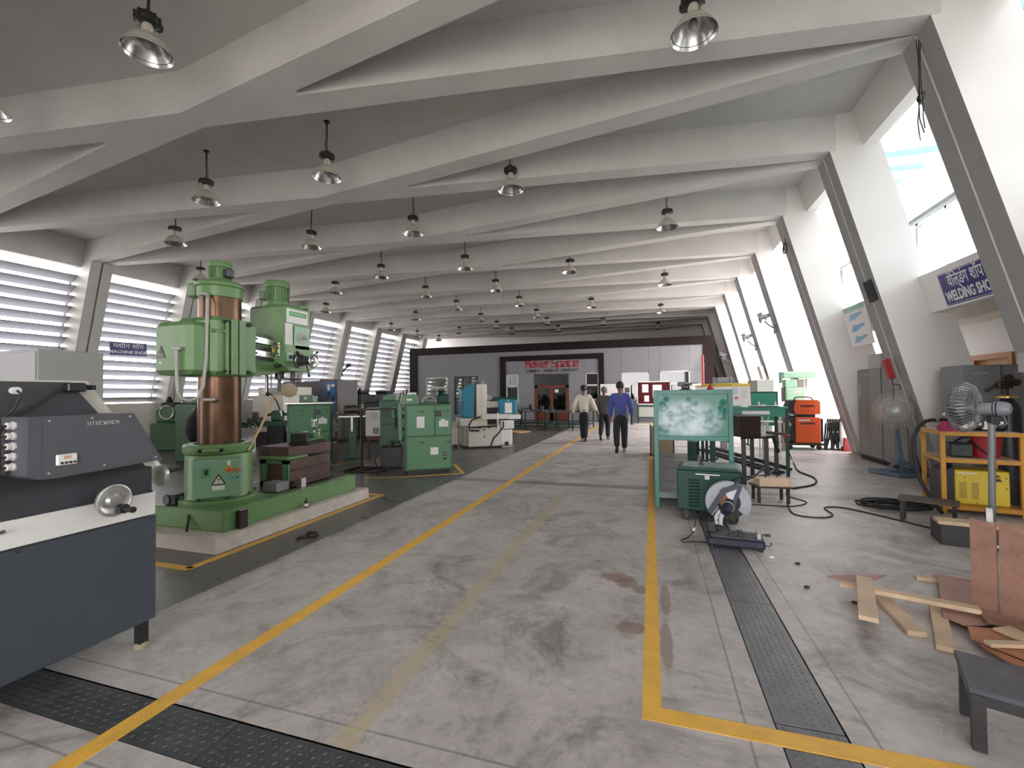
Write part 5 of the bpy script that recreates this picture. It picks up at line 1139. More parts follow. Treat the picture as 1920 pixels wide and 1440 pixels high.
# ---------------------------------------------------------------- green storage rack with the dented end panel
def teal_worn_sheen():
    m = bpy.data.materials.new('worn_teal_painted_sheen'); m.use_nodes = True; nt = m.node_tree; N = nt.nodes; L = nt.links; p = N['Principled BSDF']
    tc = N.new('ShaderNodeTexCoord'); n = N.new('ShaderNodeTexNoise'); n.inputs['Scale'].default_value = 5.; n.inputs['Detail'].default_value = 7; L.new(tc.outputs['Object'], n.inputs['Vector'])
    mp = N.new('ShaderNodeMapping'); mp.inputs['Location'].default_value = (-.44,0,-1.16); L.new(tc.outputs['Object'], mp.inputs['Vector'])
    mp2 = N.new('ShaderNodeMapping'); mp2.inputs['Scale'].default_value = (2.3,0,3.6); L.new(mp.outputs[0], mp2.inputs['Vector'])
    ln = N.new('ShaderNodeVectorMath'); ln.operation = 'LENGTH'; L.new(mp2.outputs[0], ln.inputs[0])
    mr = N.new('ShaderNodeMapRange'); mr.interpolation_type = 'SMOOTHSTEP'; mr.inputs['From Min'].default_value = 1.12; mr.inputs['From Max'].default_value = .62; L.new(ln.outputs['Value'], mr.inputs['Value'])
    ad = N.new('ShaderNodeMath'); ad.operation = 'MULTIPLY_ADD'; L.new(n.outputs['Fac'], ad.inputs[0]); ad.inputs[1].default_value = 2.2; ad.inputs[2].default_value = -.40
    mu = N.new('ShaderNodeMath'); mu.operation = 'MULTIPLY'; mu.use_clamp = True; L.new(ad.outputs[0], mu.inputs[0]); L.new(mr.outputs[0], mu.inputs[1])
    mx = N.new('ShaderNodeMix'); mx.data_type = 'RGBA'; L.new(mu.outputs[0], mx.inputs[0]); mx.inputs[6].default_value = (.03,.20,.155,1); mx.inputs[7].default_value = (.62,.74,.78,1)  # pale middle patch: reflection painted into the colour, along with pale wear
    L.new(mx.outputs[2], p.inputs['Base Color']); p.inputs['Roughness'].default_value = .33
    return m
rk = thing('storage_rack', 'teal green rack with dented worn end panel, sheen painted in, beside the right yellow line', 'rack', (0,6.27,0))
for x in (.02,.93):
    q = B(); q.box(x,x+.055,0,.05,0,1.55,.003); ob('leg', q, teal, rk, smooth=0)
q = B(); q.box(.075,.93,.0,.05,1.49,1.55,.003); ob('head_rail', q, teal, rk, smooth=0)
q = B(); q.box(.075,.93,.0,.05,.885,.945,.003); ob('sill_rail', q, teal, rk, smooth=0)
dents = [(rnd.uniform(.12,.88), rnd.uniform(.98,1.45), rnd.choice((-1,-1,1))*rnd.uniform(.012,.026), rnd.uniform(.014,.030)) for _ in range(44)]
q = B(); nx, nz = 72, 48; vs = []; 
for j in range(nz+1):
    for i in range(nx+1):
        x = .075+.855*i/nx; z = .945+.545*j/nz; y = .03
        for dx, dz, a, s in dents:
            d2 = ((x-dx)**2+(z-dz)**2)/(s*s)
            if d2 < 8: y += a*math.exp(-d2)
        vs.append((x,y,z))
q.add(vs, [(j*(nx+1)+i, j*(nx+1)+i+1, (j+1)*(nx+1)+i+1, (j+1)*(nx+1)+i) for j in range(nz) for i in range(nx)])
q.box(.075,.93,.046,.049,.945,1.49)
ob('dented_panel', q, teal_worn_sheen(), rk, smooth=60)
for y in (1.7,3.4,4.35):
    for x in (.02,.93):
        q = B(); q.box(x,x+.05,y,y+.05,0,.9 if x > .5 else .86); ob('leg', q, dgreen, rk, smooth=0)
for x in (.025,.935):
    for z in (.1,.86):
        q = B(); q.box(x,x+.04,.05,4.35,z,z+.04); ob('long_rail', q, dgreen, rk, smooth=0)
for k in range(13):
    q = B(); y = .08+.33*k; q.box(.05,.94,y,y+.32,.135+.004*(k%2),.15+.004*(k%2)); ob('shelf_plate', q, mat('shelf_plate_grey', (.10,.125,.12), .4, .3), rk, smooth=0)
q = B(); q.box(.05,.95,.01,.045,.12,.19); ob('shelf_lip', q, mat('lip_grey', (.16,.22,.20), .4), rk, smooth=0)
q = B(); q.box(.08,.92,.05,.7,1.50,1.53); ob('top_deck', q, dgreen, rk, smooth=0)
q = B(); q.box(.62,.76,2.4,2.7,.155,.62,.01); ob('hung_box', q, dgreen, rk, smooth=0)
t = thing('bench_vice', 'dark vice on top of the teal rack left of yellow placard', 'vice', (.45,6.65,1.532))
q = B(); q.cyl((0,0,0),(0,0,.03),.08,n=14); q.box(-.05,.05,-.1,.1,.03,.09,.012); ob('body', q, black, t)
q = B(); q.box(-.10,.0,-.05,.05,.07,.13,.008); q.cyl((0,0,.1),(.16,0,.1),.016,n=10); ob('jaw', q, dksteel, t)
q = B(); q.box(.08,.20,-.04,.04,.075,.105,.004); ob('slide', q, steel, t)
t = thing('funnel', 'red plastic funnel on top of the teal rack', 'funnel', (.80,7.0-.1,1.532))
q = B(); q.lathe([(.07,0),(.072,.005),(.02,.075),(.014,.11)], n=18); ob('cone', q, red, t)
t = thing('carton', 'yellow-green flat carton behind the yellow-headed placard', 'box', (1.25,9.6,1.245), .1)
q = B(); q.box(-.02,.42,0,.25,0,.44,.004); ob('carton_body', q, mat('lime_carton', (.50,.55,.14), .6), t)
# welding table behind with the placard
wt = thing('welding_table', 'tall sea green welding table holding yellow-headed placard', 'table', (1.02,9.05,0))
q = B(); q.box(0,1.3,0,.8,1.20,1.235,.004); ob('table_top', q, seagreen, wt, smooth=0)
for x in (0,1.25):
    for y in (0,.75):
        q = B(); q.box(x,x+.05,y,y+.05,0,1.20); ob('leg', q, dgreen, wt, smooth=0)
q = B(); q.box(0,1.3,.01,.03,1.06,1.2); ob('apron', q, seagreen, wt, smooth=0)
q = B(); q.box(.55,1.0,0,.008,1.10,1.16); ob('label_strip', q, paper, wt, smooth=0)
q = B(); q.box(.7,1.15,-.03,.3,1.236,1.25,.003); ob('dark_tray', q, black, wt, smooth=0)
pc = thing('placard', 'white placard with yellow header on the sea green welding table', 'placard', (1.27,9.14,1.252))
M_ = MX.Rotation(math.radians(-8),4,'X')
q = B(); q.box(-.47,.47,0,.008,0,.42,M=M_); ob('card', q, paper, pc, smooth=0)
q = B(); q.box(-.47,.47,-.003,0,.36,.42,M=M_); hd_ = ob('header', q, mat('header_yellow', (.75,.55,.10), .6), pc, smooth=0)
for k, (x0, w_, c) in enumerate(((.18,.15,'b'),)):
    for j in range(3):
        q = B(); q.box(.16+.035*j,.18+.035*j,-.002,0,.22,.33,M=M_); ob('chart_bar', q, mat('chart_blue', (.35,.55,.75), .6), pc, smooth=0)
q = B(); q.box(.20,.26,-.002,0,.12,.17,M=M_); ob('chart_red', q, mat('chart_red', (.65,.20,.15), .6), pc, smooth=0)
for j in range(5):
    q = B(); q.box(.32,.42,-.002,0,.30-.035*j,.305-.035*j,M=M_); ob('text_line', q, greycab, pc, smooth=0)
o_, _ = strokes('lettering', 'PLASMA ARC CUTTING', mat('header_ink', (.25,.16,.02), .6), pc, M_ @ V((-.40,-.004,.378)), (1,0,0), M_ @ V((0,0,1)), .026, .024, .010, .006, .001)
# ---------------------------------------------------------------- green wheeled welding set
gw = thing('welding_transformer', 'dark green wheeled welding set with louvered side under the teal rack panel', 'welder', (.27,5.73,0), math.radians(-7))
q = B(); q.box(0,.70,0,.5,.115,.60,.015); q.prism([(0,0),(.70,0),(.66,.03),(.03,.03)], (0,.0,.60), (1,0,0), (0,0,1), (0,.5,0)); ob('casing', q, dgreen, gw)
q = B(); q.box(.06,.66,.04,.46,.628,.636,.003); ob('top_plate', q, mat('worn_green_top', (.10,.20,.16), .35, dirt=(.5,.55,.55), dirt_amt=.8), gw, smooth=0)
for g0, n_ in ((.13,9),(.47,4)):
    for k in range(n_):
        q = B(); q.prism([(0,0),(-.014,.006),(0,.02)], (g0,.0,.47-.038*k), (0,1,0), (0,0,1), (.12,0,0)); ob('vent_louver', q, dgreen, gw, smooth=0)
q = B(); q.box(.21,.47,-.004,0,.545,.558); ob('white_strip', q, paper, gw, smooth=0)
q = B(); q.box(.31,.36,-.005,0,.495,.54); ob('paper_tag', q, paper, gw, smooth=0)
strokes('lettering', '274' if False else 'II', dktext, gw, (.32,-.006,.508), (1,0,0), (0,0,1), .018, .010, .004, .0025, .001)
q = B(); q.cyl((.27,.22,.63),(.27,.22,.70),.012,n=8); q.cyl((.27,.22,.68),(.45,.2,.715),.010,n=8); q.cyl((.45,.2,.70),(.45,.2,.75),.01,n=8); q.cyl((.27,.22,.63),(.27,.22,.645),.03,n=12); ob('current_lever', q, black, gw)
q = B(); q.tube([(.69,.02,.56),(.74,-.02,.52),(.82,.05,.55),(.95,.3,.62)], .012, 8); q.tube([(.69,.02,.56),(.60,-.05,.50),(.56,-.07,.48)], .012, 8); ob('tow_handle', q, black, gw)
for x in (.10,.60):
    for y in (.02,.48):
        q = B(); q.cyl((x,y-.018,.06),(x,y+.018,.06),.06,n=18); wl = ob('wheel', q, rubber, gw)
        q = B(); q.cyl((x,y-.021,.06),(x,y+.021,.06),.022,n=10); ob('hub', q, dksteel, wl)
        q = B(); q.box(x-.03,x+.03,y-.025,y+.025,.06,.125); ob('wheel_fork', q, black, wl, smooth=0)
# ---------------------------------------------------------------- cut-off saw
cs = thing('cut_off_saw', 'grey abrasive cut-off saw with raised disc on dark base over the drain', 'saw', (.50,4.78,0), math.radians(-5))
q = B(); q.box(0,.50,0,.28,.02,.105,.018); bs = ob('base', q, mat('saw_navy', (.018,.024,.045), .38), cs)
for k in range(3):
    q = B(); q.box(.05,.42,-.003,.004,.035+.022*k,.045+.022*k,.002); ob('base_rib', q, black, bs, smooth=0)
q = B(); q.box(.03,.48,.02,.26,.105,.113,.003); ob('base_plate', q, mat('saw_base_grey', (.13,.125,.13), .5), bs, smooth=0)
for x in (.04,.46):
    for y in (.03,.25):
        q = B(); q.cyl((x,y,0),(x,y,.025),.022,n=10); ob('foot', q, rubber, cs)
q = B(); q.box(.0,.10,.14,.25,.105,.23,.015); q.cyl((.06,.12,.20),(.06,.27,.20),.028,n=14); ob('hinge_block', q, black, cs)
q = B(); q.cyl((.045,.135,.185),(.045,.14,.185),.012,n=10); ob('lock_pin', q, mat('pink_pin', (.55,.05,.15), .4), cs)
dc = V((.195,.22,.41))
q = B(); q.lathe([(0,-.002),(.178,-.002),(.178,.002),(0,.002)], dc, (0,1,0), 48); dk = ob('abrasive_wheel', q, grit, cs)
q = B(); q.lathe([(0,-.0035),(.075,-.0035),(.075,-.0025)], dc, (0,1,0), 28); ob('disc_label', q, mat('disc_label_orange', (.45,.13,.06), .6), dk)
q = B(); q.prism([(-.01,-.01),(.06,-.0),(.055,.03),(.01,.04)], dc+V((0,-.004,0)), (1,0,0), (0,0,1), (0,-.001,0)); ob('label_green', q, mat('label_green', (.12,.40,.08), .6), dk, smooth=0)
q = B(); q.prism([(.01,.045),(.045,.04),(.05,.06),(.02,.07)], dc+V((0,-.004,0)), (1,0,0), (0,0,1), (0,-.001,0)); ob('label_white', q, paper, dk, smooth=0)
def arc(r0, r1, a0, a1, n=26): return [(r1*math.cos(a0+(a1-a0)*i/n), r1*math.sin(a0+(a1-a0)*i/n)) for i in range(n+1)] + [(r0*math.cos(a1-(a1-a0)*i/n), r0*math.sin(a1-(a1-a0)*i/n)) for i in range(n+1)]
gdm = mat('guard_grey', (.34,.36,.40), .38)
q = B(); q.prism(arc(.10,.205,math.radians(72),math.radians(225)), dc+V((0,-.03,0)), (1,0,0), (0,0,1), (0,.06,0)); ob('disc_guard', q, gdm, cs, smooth=30)
q = B(); q.prism(arc(.118,.212,math.radians(-38),math.radians(66)), dc+V((0,-.022,0)), (1,0,0), (0,0,1), (0,.044,0)); ob('moving_guard', q, gdm, cs, smooth=30)
q = B(); q.bar(dc+V((-.17,-.05,-.11)), dc+V((-.02,-.06,.14)), .05,.045); q.bar(dc+V((-.06,-.05,.10)), dc+V((.12,-.06,.19)), .04,.045); q.bar(dc+V((.12,-.06,.19)), dc+V((.06,-.06,.02)), .035,.035); q.bar(dc+V((.07,-.06,.0)), dc+V((-.04,-.06,-.02)), .05,.05); ob('handle_frame', q, mat('saw_frame_navy', (.022,.028,.05), .4), cs, smooth=0)
q = B(); q.prism([(-.02,.09),(.03,.13),(.10,.17),(.12,.12),(.05,.03),(.0,.05)], dc+V((0,-.045,0)), (1,0,0), (0,0,1), (0,-.02,0)); ob('guard_plate', q, mat('saw_silver', (.42,.43,.46), .35,.4), cs, smooth=0)
q = B(); q.cyl(dc+V((.02,-.03,-.01)), dc+V((-.03,-.20,-.05)), .052, .048, n=20); q.cyl(dc+V((-.03,-.20,-.05)), dc+V((-.036,-.215,-.055)), .048,.035, n=20); ob('motor', q, mat('motor_navy', (.014,.02,.04), .35), cs)
q = B(); q.ring(dc+V((.0,-.10,-.028)), (-.05,-.17,-.04), .052, .007, 20, 6); ob('motor_band', q, MATS['saw_silver'], cs)
q = B(); q.prism([(-.09,-.06),(-.02,-.06),(-.05,-.14),(-.055,-.21),(-.12,-.20),(-.13,-.13)], dc+V((0,-.08,0)), (1,0,0), (0,0,1), (0,-.05,0)); ob('arm_casting', q, MATS['saw_silver'], cs, smooth=0)
q = B(); q.tube([dc+V((-.06,-.13,-.06)), dc+V((-.09,-.132,-.13)), dc+V((-.09,-.132,-.2))], .004, 5); ob('casting_line', q, black, cs)
q = B(); q.bar(dc+V((-.10,-.04,-.12)), V((.06,.19,.19)), .05, .05); ob('arm', q, black, cs, smooth=0)
q = B(); q.tube([V((.10+.03*math.cos(a*.9),.12+.03*math.sin(a*.9),.14+.009*a)) for a in range(0,16)], .006, 6); ob('spring', q, black, cs)
q = B(); q.prism([(.17,.113),(.27,.113),(.27,.18)], (0,.05,0), (1,0,0), (0,0,1), (0,.02,0)); q.box(.27,.32,.03,.12,.113,.165,.006); ob('vice_jaw', q, black, cs, smooth=0)
q = B(); q.cyl((.30,.07,.15),(.50,.07,.15),.010,n=8); q.cyl((.30,.04,.135),(.48,.04,.135),.006,n=6); q.cyl((.30,.10,.135),(.48,.10,.135),.006,n=6); ob('vice_screw', q, dksteel, cs)
q = B(); q.box(.43,.47,.02,.13,.113,.175,.008); ob('screw_bearing', q, MATS['saw_silver'], cs)
q = B(); q.cyl((.50,.07,.15),(.55,.07,.15),.013,n=8); q.tube([(.48,.0,.07),(.53,-.01,.07),(.545,-.01,.085),(.545,-.01,.11)], .005, 6); ob('crank', q, black, cs)
cb = thing('power_cord', 'black cord looping on the floor left of the cut-off saw', 'cord', (.5,5.1,0))
q = B(); q.tube([(.15,.1,.5-.1),(.05,.1,.3),(-.08,.02,.17),(-.10,-.02,.06),(-.16,-.10,.012),(-.24,-.22,.010),(-.22,-.27,.010),(-.13,-.22,.010),(.02,-.2,.010),(.05,-.18,.03)], .006, 6); ob('cord_sheath', q, rubber, cb)
q = B(); q.cyl((-.105,-.02,.06),(-.09,-.0,.09),.012,n=8); ob('plug', q, paper, cb)
# ---------------------------------------------------------------- low stool with wooden block, cables
ls = thing('low_stool', 'low iron stool carrying a wooden block beside the cut-off saw', 'stool', (1.32,6.80,0), math.radians(5))
q = B(); q.box(0,.46,0,.32,.205,.222,.003); ob('seat_plate', q, darkbrown, ls, smooth=0)
for x in (.04,.40):
    for y in (.02,.27):
        q = B(); q.box(x,x+.035,y,y+.035,0,.205); ob('leg', q, darkbrown, ls, smooth=0)
wk = thing('wooden_block', 'wooden block with bolts on the low iron stool', 'block', (1.38,6.82,.2225), math.radians(10))
q = B(); q.box(0,.40,0,.22,0,.105,.004); ob('timber', q, wood, wk)
for x in (.13,.27):
    q = B(); q.cyl((x,.12,.105),(x,.12,.135),.008,n=8); ob('bolt', q, black, wk)
q = B(); q.box(.0,.40,.0,.22,.02,.024)
def cable(label, pts, r=.008, name='floor_cable'):
    t = thing(name, label, 'cable', (pts[0][0],pts[0][1],0)); x0, y0 = pts[0][:2]
    P = [V((p[0]-x0,p[1]-y0,(p[2] if len(p) > 2 else 0)+r)) for p in pts]; out = []
    for i in range(len(P)-1):
        p0, p1, p2, p3 = P[max(i-1,0)], P[i], P[i+1], P[min(i+2,len(P)-1)]
        for k in range(6):
            s = k/6; out.append(.5*((2*p1)+(p2-p0)*s+(2*p0-5*p1+4*p2-p3)*s*s+(3*p1-p0-3*p2+p3)*s**3))
    out.append(P[-1]); q = B(); q.tube(out, r, 6); ob('cable_sheath', q, rubber, t); return t
cable('black cable snaking over pale floor from the low stool to the crate', [(1.72,6.85),(1.64,6.35),(1.75,6.2),(1.95,6.22),(2.08,6.38),(2.10,6.72),(2.30,6.80),(2.50,6.60),(2.76,6.22),(3.02,5.80)], .009)
cable('black cable running behind the low stool towards the welding set', [(1.02,6.75),(1.12,6.70),(1.45,6.68),(1.75,6.72),(1.98,7.0),(1.85,7.35),(1.95,7.8)], .008)
cable('thin black cable looping under the raised saw disc', [(.95,5.35),(1.05,5.15),(.98,5.0),(.82,5.06),(.72,5.2)], .006)
cable('black welding lead hanging from the orange welder and crossing floor', [(3.2,12.3,.95),(2.95,12.0,.75),(2.9,11.7,.4),(2.95,11.4,0),(2.75,10.4),(2.6,9.6),(2.65,8.9),(2.45,8.3),(2.05,7.9)], .014)
t = thing('cable_coil', 'coil of black welding cable on floor beside the low black bench', 'cable', (2.98,6.95,0))
q = B()
pts = []
for i in range(150):
    a = 2*PI*i/30; r_ = .27+.07*math.sin(i*.105+.6); pts.append(V((r_*math.cos(a)*1.15, r_*.75*math.sin(a)+.03*math.sin(i*.05), .014+.0004*i+.003*math.sin(i*.4))))
q.tube(pts, .012, 6); q.tube([pts[0], V((-.1,.32,.012)), V((-.35,.3,.012)), V((-.4,.05,.012))], .012, 6); ob('cable_loops', q, rubber, t)
# ---------------------------------------------------------------- black table with iron box, pipes on the floor
bt = thing('iron_table', 'black iron table carrying a dark square box, right of teal rack', 'table', (1.4,8.1,0))
for x, y in ((.02,.02),(.40,.25),(.74,1.08),(.32,.95)):
    q = B(); q.box(x-.03,x+.03,y-.03,y+.03,0,.74); ob('leg', q, black, bt, smooth=0)
q = B(); q.prism([(-.03,-.03),(.45,.21),(.80,1.12),(.28,1.0)], (0,0,.74), (1,0,0), (0,1,0), (0,0,.03)); ob('table_top', q, black, bt, smooth=0)
q = B(); q.bar((.02,.02,.12),(.40,.25,.12),.03); q.bar((.40,.25,.12),(.74,1.08,.12),.03); ob('stretcher', q, black, bt, smooth=0)
ib = thing('iron_box', 'dark brown square iron box standing on the black table', 'box', (1.36,8.1,.7725), math.radians(27))
q = B(); q.box(0,.40,0,.55,0,.34,.006); ob('box_body', q, darkbrown, ib)
q = B(); q.box(.401,.405,.01,.54,.0,.34); ob('rusty_side', q, rust, ib, smooth=0)
tg = thing('welding_tongs', 'red-handled tongs sticking out over the black table edge', 'tongs', (1.86,8.6,.775))
q = B(); q.bar((0,0,.03),(.32,.06,-.0),.03); q.bar((0,.04,.05),(.30,.02,.02),.025); q.cyl((.1,.0,-.02),(.18,.03,-.3),.03,n=8); ob('arms', q, black, tg)
q = B(); q.cyl((.22,.05,.02),(.36,.06,-.03),.022,n=8); ob('grip', q, red, tg)
for k in range(4):
    t = thing('steel_pipe', ['black steel pipe nearest the aisle in the bundle behind black table','second black pipe in the bundle lying behind the black table','third black pipe in the bundle, lying on top','farthest black pipe of the bundle behind black table'][k], 'pipe', (1.15+.13*k,12.4+.1*k,0))
    q = B(); z = .03+(.06 if k == 2 else 0); q.cyl((0,0,z),(1.02-.02*k,-3.3+.1*k,z), .028, n=10); ob('tube_body', q, black, t)
ws = thing('electrode_stand', 'white tubular stand with loose wire loops before the green screen', 'stand', (2.35,11.2,0))
for x, y in ((0,0),(.34,0),(0,.3),(.34,.3)):
    q = B(); q.cyl((x,y,0),(x,y,1.28 if y else 1.05),.018,n=8); ob('leg', q, whitep, ws)
for z in (1.05,.82):
    q = B(); q.box(-.06,.40,-.03,.33,z,z+.02,.003); ob('tray', q, whitep, ws, smooth=0)
q = B(); q.cyl((.10,.05,.45),(.10,.05,.84),.035,n=10); q.cyl((.24,.05,.4),(.30,.05,.84),.03,n=10); ob('white_tube', q, whitep, ws)
q = B(); q.ring((.06,.1,1.14),(.3,1,.2),.07,.010,16,5); q.ring((.30,.1,1.12),(-.3,1,0),.08,.010,16,5); q.tube([(-.05,.1,1.2),(.05,.05,1.22),(.1,0,1.1),(.12,-.02,.9),(.0,-.02,.75),(-.3,-.1,.72),(-.55,-.2,.85)], .009, 6); ob('wire', q, whitep, ws)
gs = thing('welding_screen', 'sea green sheet screen behind the white electrode stand', 'screen', (2.55,14.0,0))
q = B(); q.box(0,.78,0,.03,.55,1.48,.003); ob('sheet', q, seagreen, gs, smooth=0)
for x in (0,.75):
    q = B(); q.box(x,x+.035,-.003,.035,0,1.5); ob('post', q, dgreen, gs, smooth=0)
    q = B(); q.box(x,x+.035,-.25,.28,0,.035); ob('foot', q, dgreen, gs, smooth=0)
q = B(); q.box(.0,.78,-.005,.035,1.46,1.5); ob('head_rail', q, dgreen, gs, smooth=0)
wb2 = thing('white_cabinet', 'white box cabinet with grey side before far right columns', 'cabinet', (3.05,16.0,0))
q = B(); q.box(.18,.66,0,.5,.5,1.88,.01); ob('white_casing', q, whitep, wb2)
q = B(); q.box(0,.18,.02,.5,.5,1.86,.006); ob('grey_casing', q, greycab, wb2)
q = B(); q.box(.05,.6,.05,.45,0,.5); ob('stand', q, greyl, wb2, smooth=0)
pg = thing('pedestal_grinder', 'grey grinder head showing above yellow-headed placard', 'grinder', (1.75,12.6,0))
q = B(); q.box(-.14,.14,-.14,.14,0,.04); q.box(-.08,.08,-.08,.08,.04,1.65,.01); ob('pedestal', q, greyl, pg)
q = B(); q.cyl((-.14,0,1.78),(.14,0,1.78),.1,n=18); ob('motor', q, galv, pg)
for s_x in (-.2,.2):
    q = B(); q.cyl((s_x-.03,0,1.76),(s_x+.03,0,1.76),.12,n=18); ob('wheel_guard', q, galv, pg)
# ---------------------------------------------------------------- orange welders, pale green drill press
ow = thing('orange_welder', 'orange welding power source on black cart, below the rounded unit', 'welder', (3.50,13.2,0))
q = B(); q.box(.03,.60,0,.55,.17,.83,.02); ob('orange_casing', q, orange, ow)
q = B(); q.box(-.10,.03,.02,.53,.2,.86,.02); ob('socket_panel', q, black, ow)
q = B(); q.box(.60,.66,.02,.53,.2,.80,.02); ob('vent_panel', q, black, ow)
q = B(); q.box(-.15,.66,.0,.55,.11,.17,.01); ob('cart_tray', q, black, ow, smooth=0)
for x in (-.10,.55):
    for y in (.03,.5):
        q = B(); q.cyl((x,y-.025,.06),(x,y+.025,.06),.06,n=16); ob('wheel', q, rubber, ow)
q = B(); q.box(.10,.36,-.003,0,.74,.77); ob('white_stripe', q, paper, ow, smooth=0)
strokes('lettering', 'KEMPPI', dktext, ow, (.22,-.004,.65), (1,0,0), (0,0,1), .042, .035, .012, .012, .003)
q = B(); q.cyl((.18,-.004,.67),(.18,-.001,.67),.026,n=16); ob('emblem', q, dktext, ow)
q = B(); q.tube([(.12,.49,.82),(.12,.49,.9),(.55,.49,.9),(.58,.49,.82)], .012, 7); ob('tow_handle', q, black, ow)
of = thing('orange_wire_feeder', 'rounded orange wire feeder with handle on top of the orange welder', 'welder', (3.50,13.22,.905))
q = B(); q.prism([(.05,0),(.58,0),(.60,.02),(.60,.32),(.54,.37),(.06,.37),(.0,.15)], (0,0,0), (1,0,0), (0,0,1), (0,.42,0)); ob('orange_casing', q, orange, of, smooth=0)
q = B(); q.prism([(.05,-.01),(.0,.15),(.06,.38),(-.06,.36),(-.13,.22),(-.10,.05)], (0,-.01,0), (1,0,0), (0,0,1), (0,.44,0)); ob('dark_nose', q, black, of, smooth=0)
q = B(); q.tube([(.05,.2,.36),(.10,.2,.43),(.18,.2,.445),(.38,.2,.445),(.46,.2,.42),(.50,.2,.36)], .016, 8); ob('carry_handle', q, black, of)
strokes('lettering', 'KEMPPI', dktext, of, (.22,-.004,.19), (1,0,0), (0,0,1), .042, .035, .012, .012, .003)
q = B(); q.cyl((.18,-.004,.21),(.18,-.001,.21),.026,n=16); ob('emblem', q, dktext, of)
q = B(); q.box(.15,.45,-.002,0,.07,.10); ob('caption', q, mat('orange_print', (.55,.08,.02), .5), of, smooth=0)
q = B(); q.cyl((-.1,.1,.08),(-.30,.0,.02),.03,.025,n=10); ob('torch_grip', q, orange, of)
q = B(); q.box(.1,.5,.05,.35,-.07,0); ob('feeder_feet', q, black, of, smooth=0)
hc = thing('hose_bundle', 'tangle of black hoses hung beside the orange welder', 'hoses', (4.25,13.3,0))
q = B()
for k in range(7):
    x = .05*k; q.tube([(x-.05,.1*(k%3),.02),(x-.02,.08,.3),(x,.05,.65+.02*k),(x+.06,.1,.78),(x+.1,.12,.5),(x+.12,.1*(k%2),.05)], .022, 6)
ob('hoses', q, rubber, hc)
q = B(); q.cyl((.36,.1,0),(.36,.1,.95),.03,n=10); q.cyl((.36,.1,.95),(.36,.1,1.05),.012,n=8); q.box(-.1,.45,.0,.25,0,.03); ob('hose_post', q, black, hc)
q = B(); q.cyl((.30,-.12,.1),(.34,-.05,.72),.06,n=14); q.cyl((.34,-.05,.72),(.345,-.045,.78),.03,n=10); ob('white_cylinder', q, whitep, hc)
rb_ = thing('red_box', 'small red wedge-shaped box on floor right of hoses', 'box', (4.52,13.05,0))
q = B(); q.prism([(0,0),(.20,0),(.19,.33),(.04,.33)], (0,0,0), (1,0,0), (0,0,1), (0,.2,0)); ob('box_body', q, red, rb_, smooth=0)
vs_ = thing('vice_stand', 'wooden post stand with pink-brown vice left of the orange welder', 'stand', (3.22,12.95,0))
q = B(); q.box(-.06,.06,-.06,.06,0,.62); q.box(-.16,.12,-.12,.12,.62,.70,.01); ob('post', q, mat('pale_wood_post', (.42,.31,.26), .7), vs_, smooth=0)
q = B(); q.box(-.03,.06,-.05,.05,.70,.98,.02); q.box(-.06,.1,-.06,.06,.70,.76,.01); ob('vice', q, mat('pink_brown_iron', (.25,.10,.09), .5), vs_)
q = B(); q.bar((-.12,.02,.62),(-.24,-.05,.0),.04); ob('brace', q, MATS['pale_wood_post'], vs_, smooth=0)
dp = thing('drill_press', 'pale mint drill press with belt cover behind the orange welder', 'drill', (3.66,14.7,0))
q = B(); q.box(-.05,.78,-.15,.25,1.88,2.06,.02); ob('belt_cover', q, mint, dp)
q = B(); q.box(-.08,-.05,-.1,.2,1.74,2.06,.005); ob('cover_back', q, mint, dp)
q = B(); q.box(.0,.50,-.16,.2,1.22,1.60,.03); q.box(0,.30,-.14,.2,1.60,1.84,.02); ob('head', q, mint, dp)
q = B(); q.box(.30,.48,-.1,.15,1.6,1.84); ob('dark_recess', q, greycab, dp, smooth=0)
q = B(); q.box(.18,.38,-.166,-.16,1.44,1.52); ob('label', q, mat('pinkish_label', (.70,.50,.48), .6), dp, smooth=0)
q = B(); q.cyl((.62,.05,1.62),(.62,.05,1.86),.075,n=18); q.box(.56,.70,-.02,.1,1.5,1.62,.01); ob('motor', q, whitep, dp)
q = B(); q.cyl((.03,-.05,1.15),(.03,-.05,1.75),.035,n=12); q.cyl((.03,-.05,1.15),(.03,-.05,1.05),.02,.008,n=10); q.cyl((-.08,-.05,1.3),(-.02,-.05,1.3),.02,n=8); q.box(-.07,-.03,-.1,0,1.2,1.62); ob('spindle', q, dksteel, dp)
q = B(); q.cyl((.35,.12,.1),(.35,.12,1.88),.06,n=16); ob('column', q, mint, dp)
q = B(); q.box(-.25,.42,-.25,.35,.98,1.05,.01); q.box(-.1,.4,-.15,.3,.3,.98,.03); ob('table', q, mat('sea_mint', (.12,.42,.28), .45), dp)
q = B(); q.box(-.05,.55,-.25,.45,0,.30,.02); ob('foot', q, MATS['sea_mint'], dp)
q = B(); q.tube([(.70,.0,1.6),(.74,0,1.5),(.70,0,1.38),(.55,0,1.3)], .012, 6); ob('lead', q, greyl, dp)
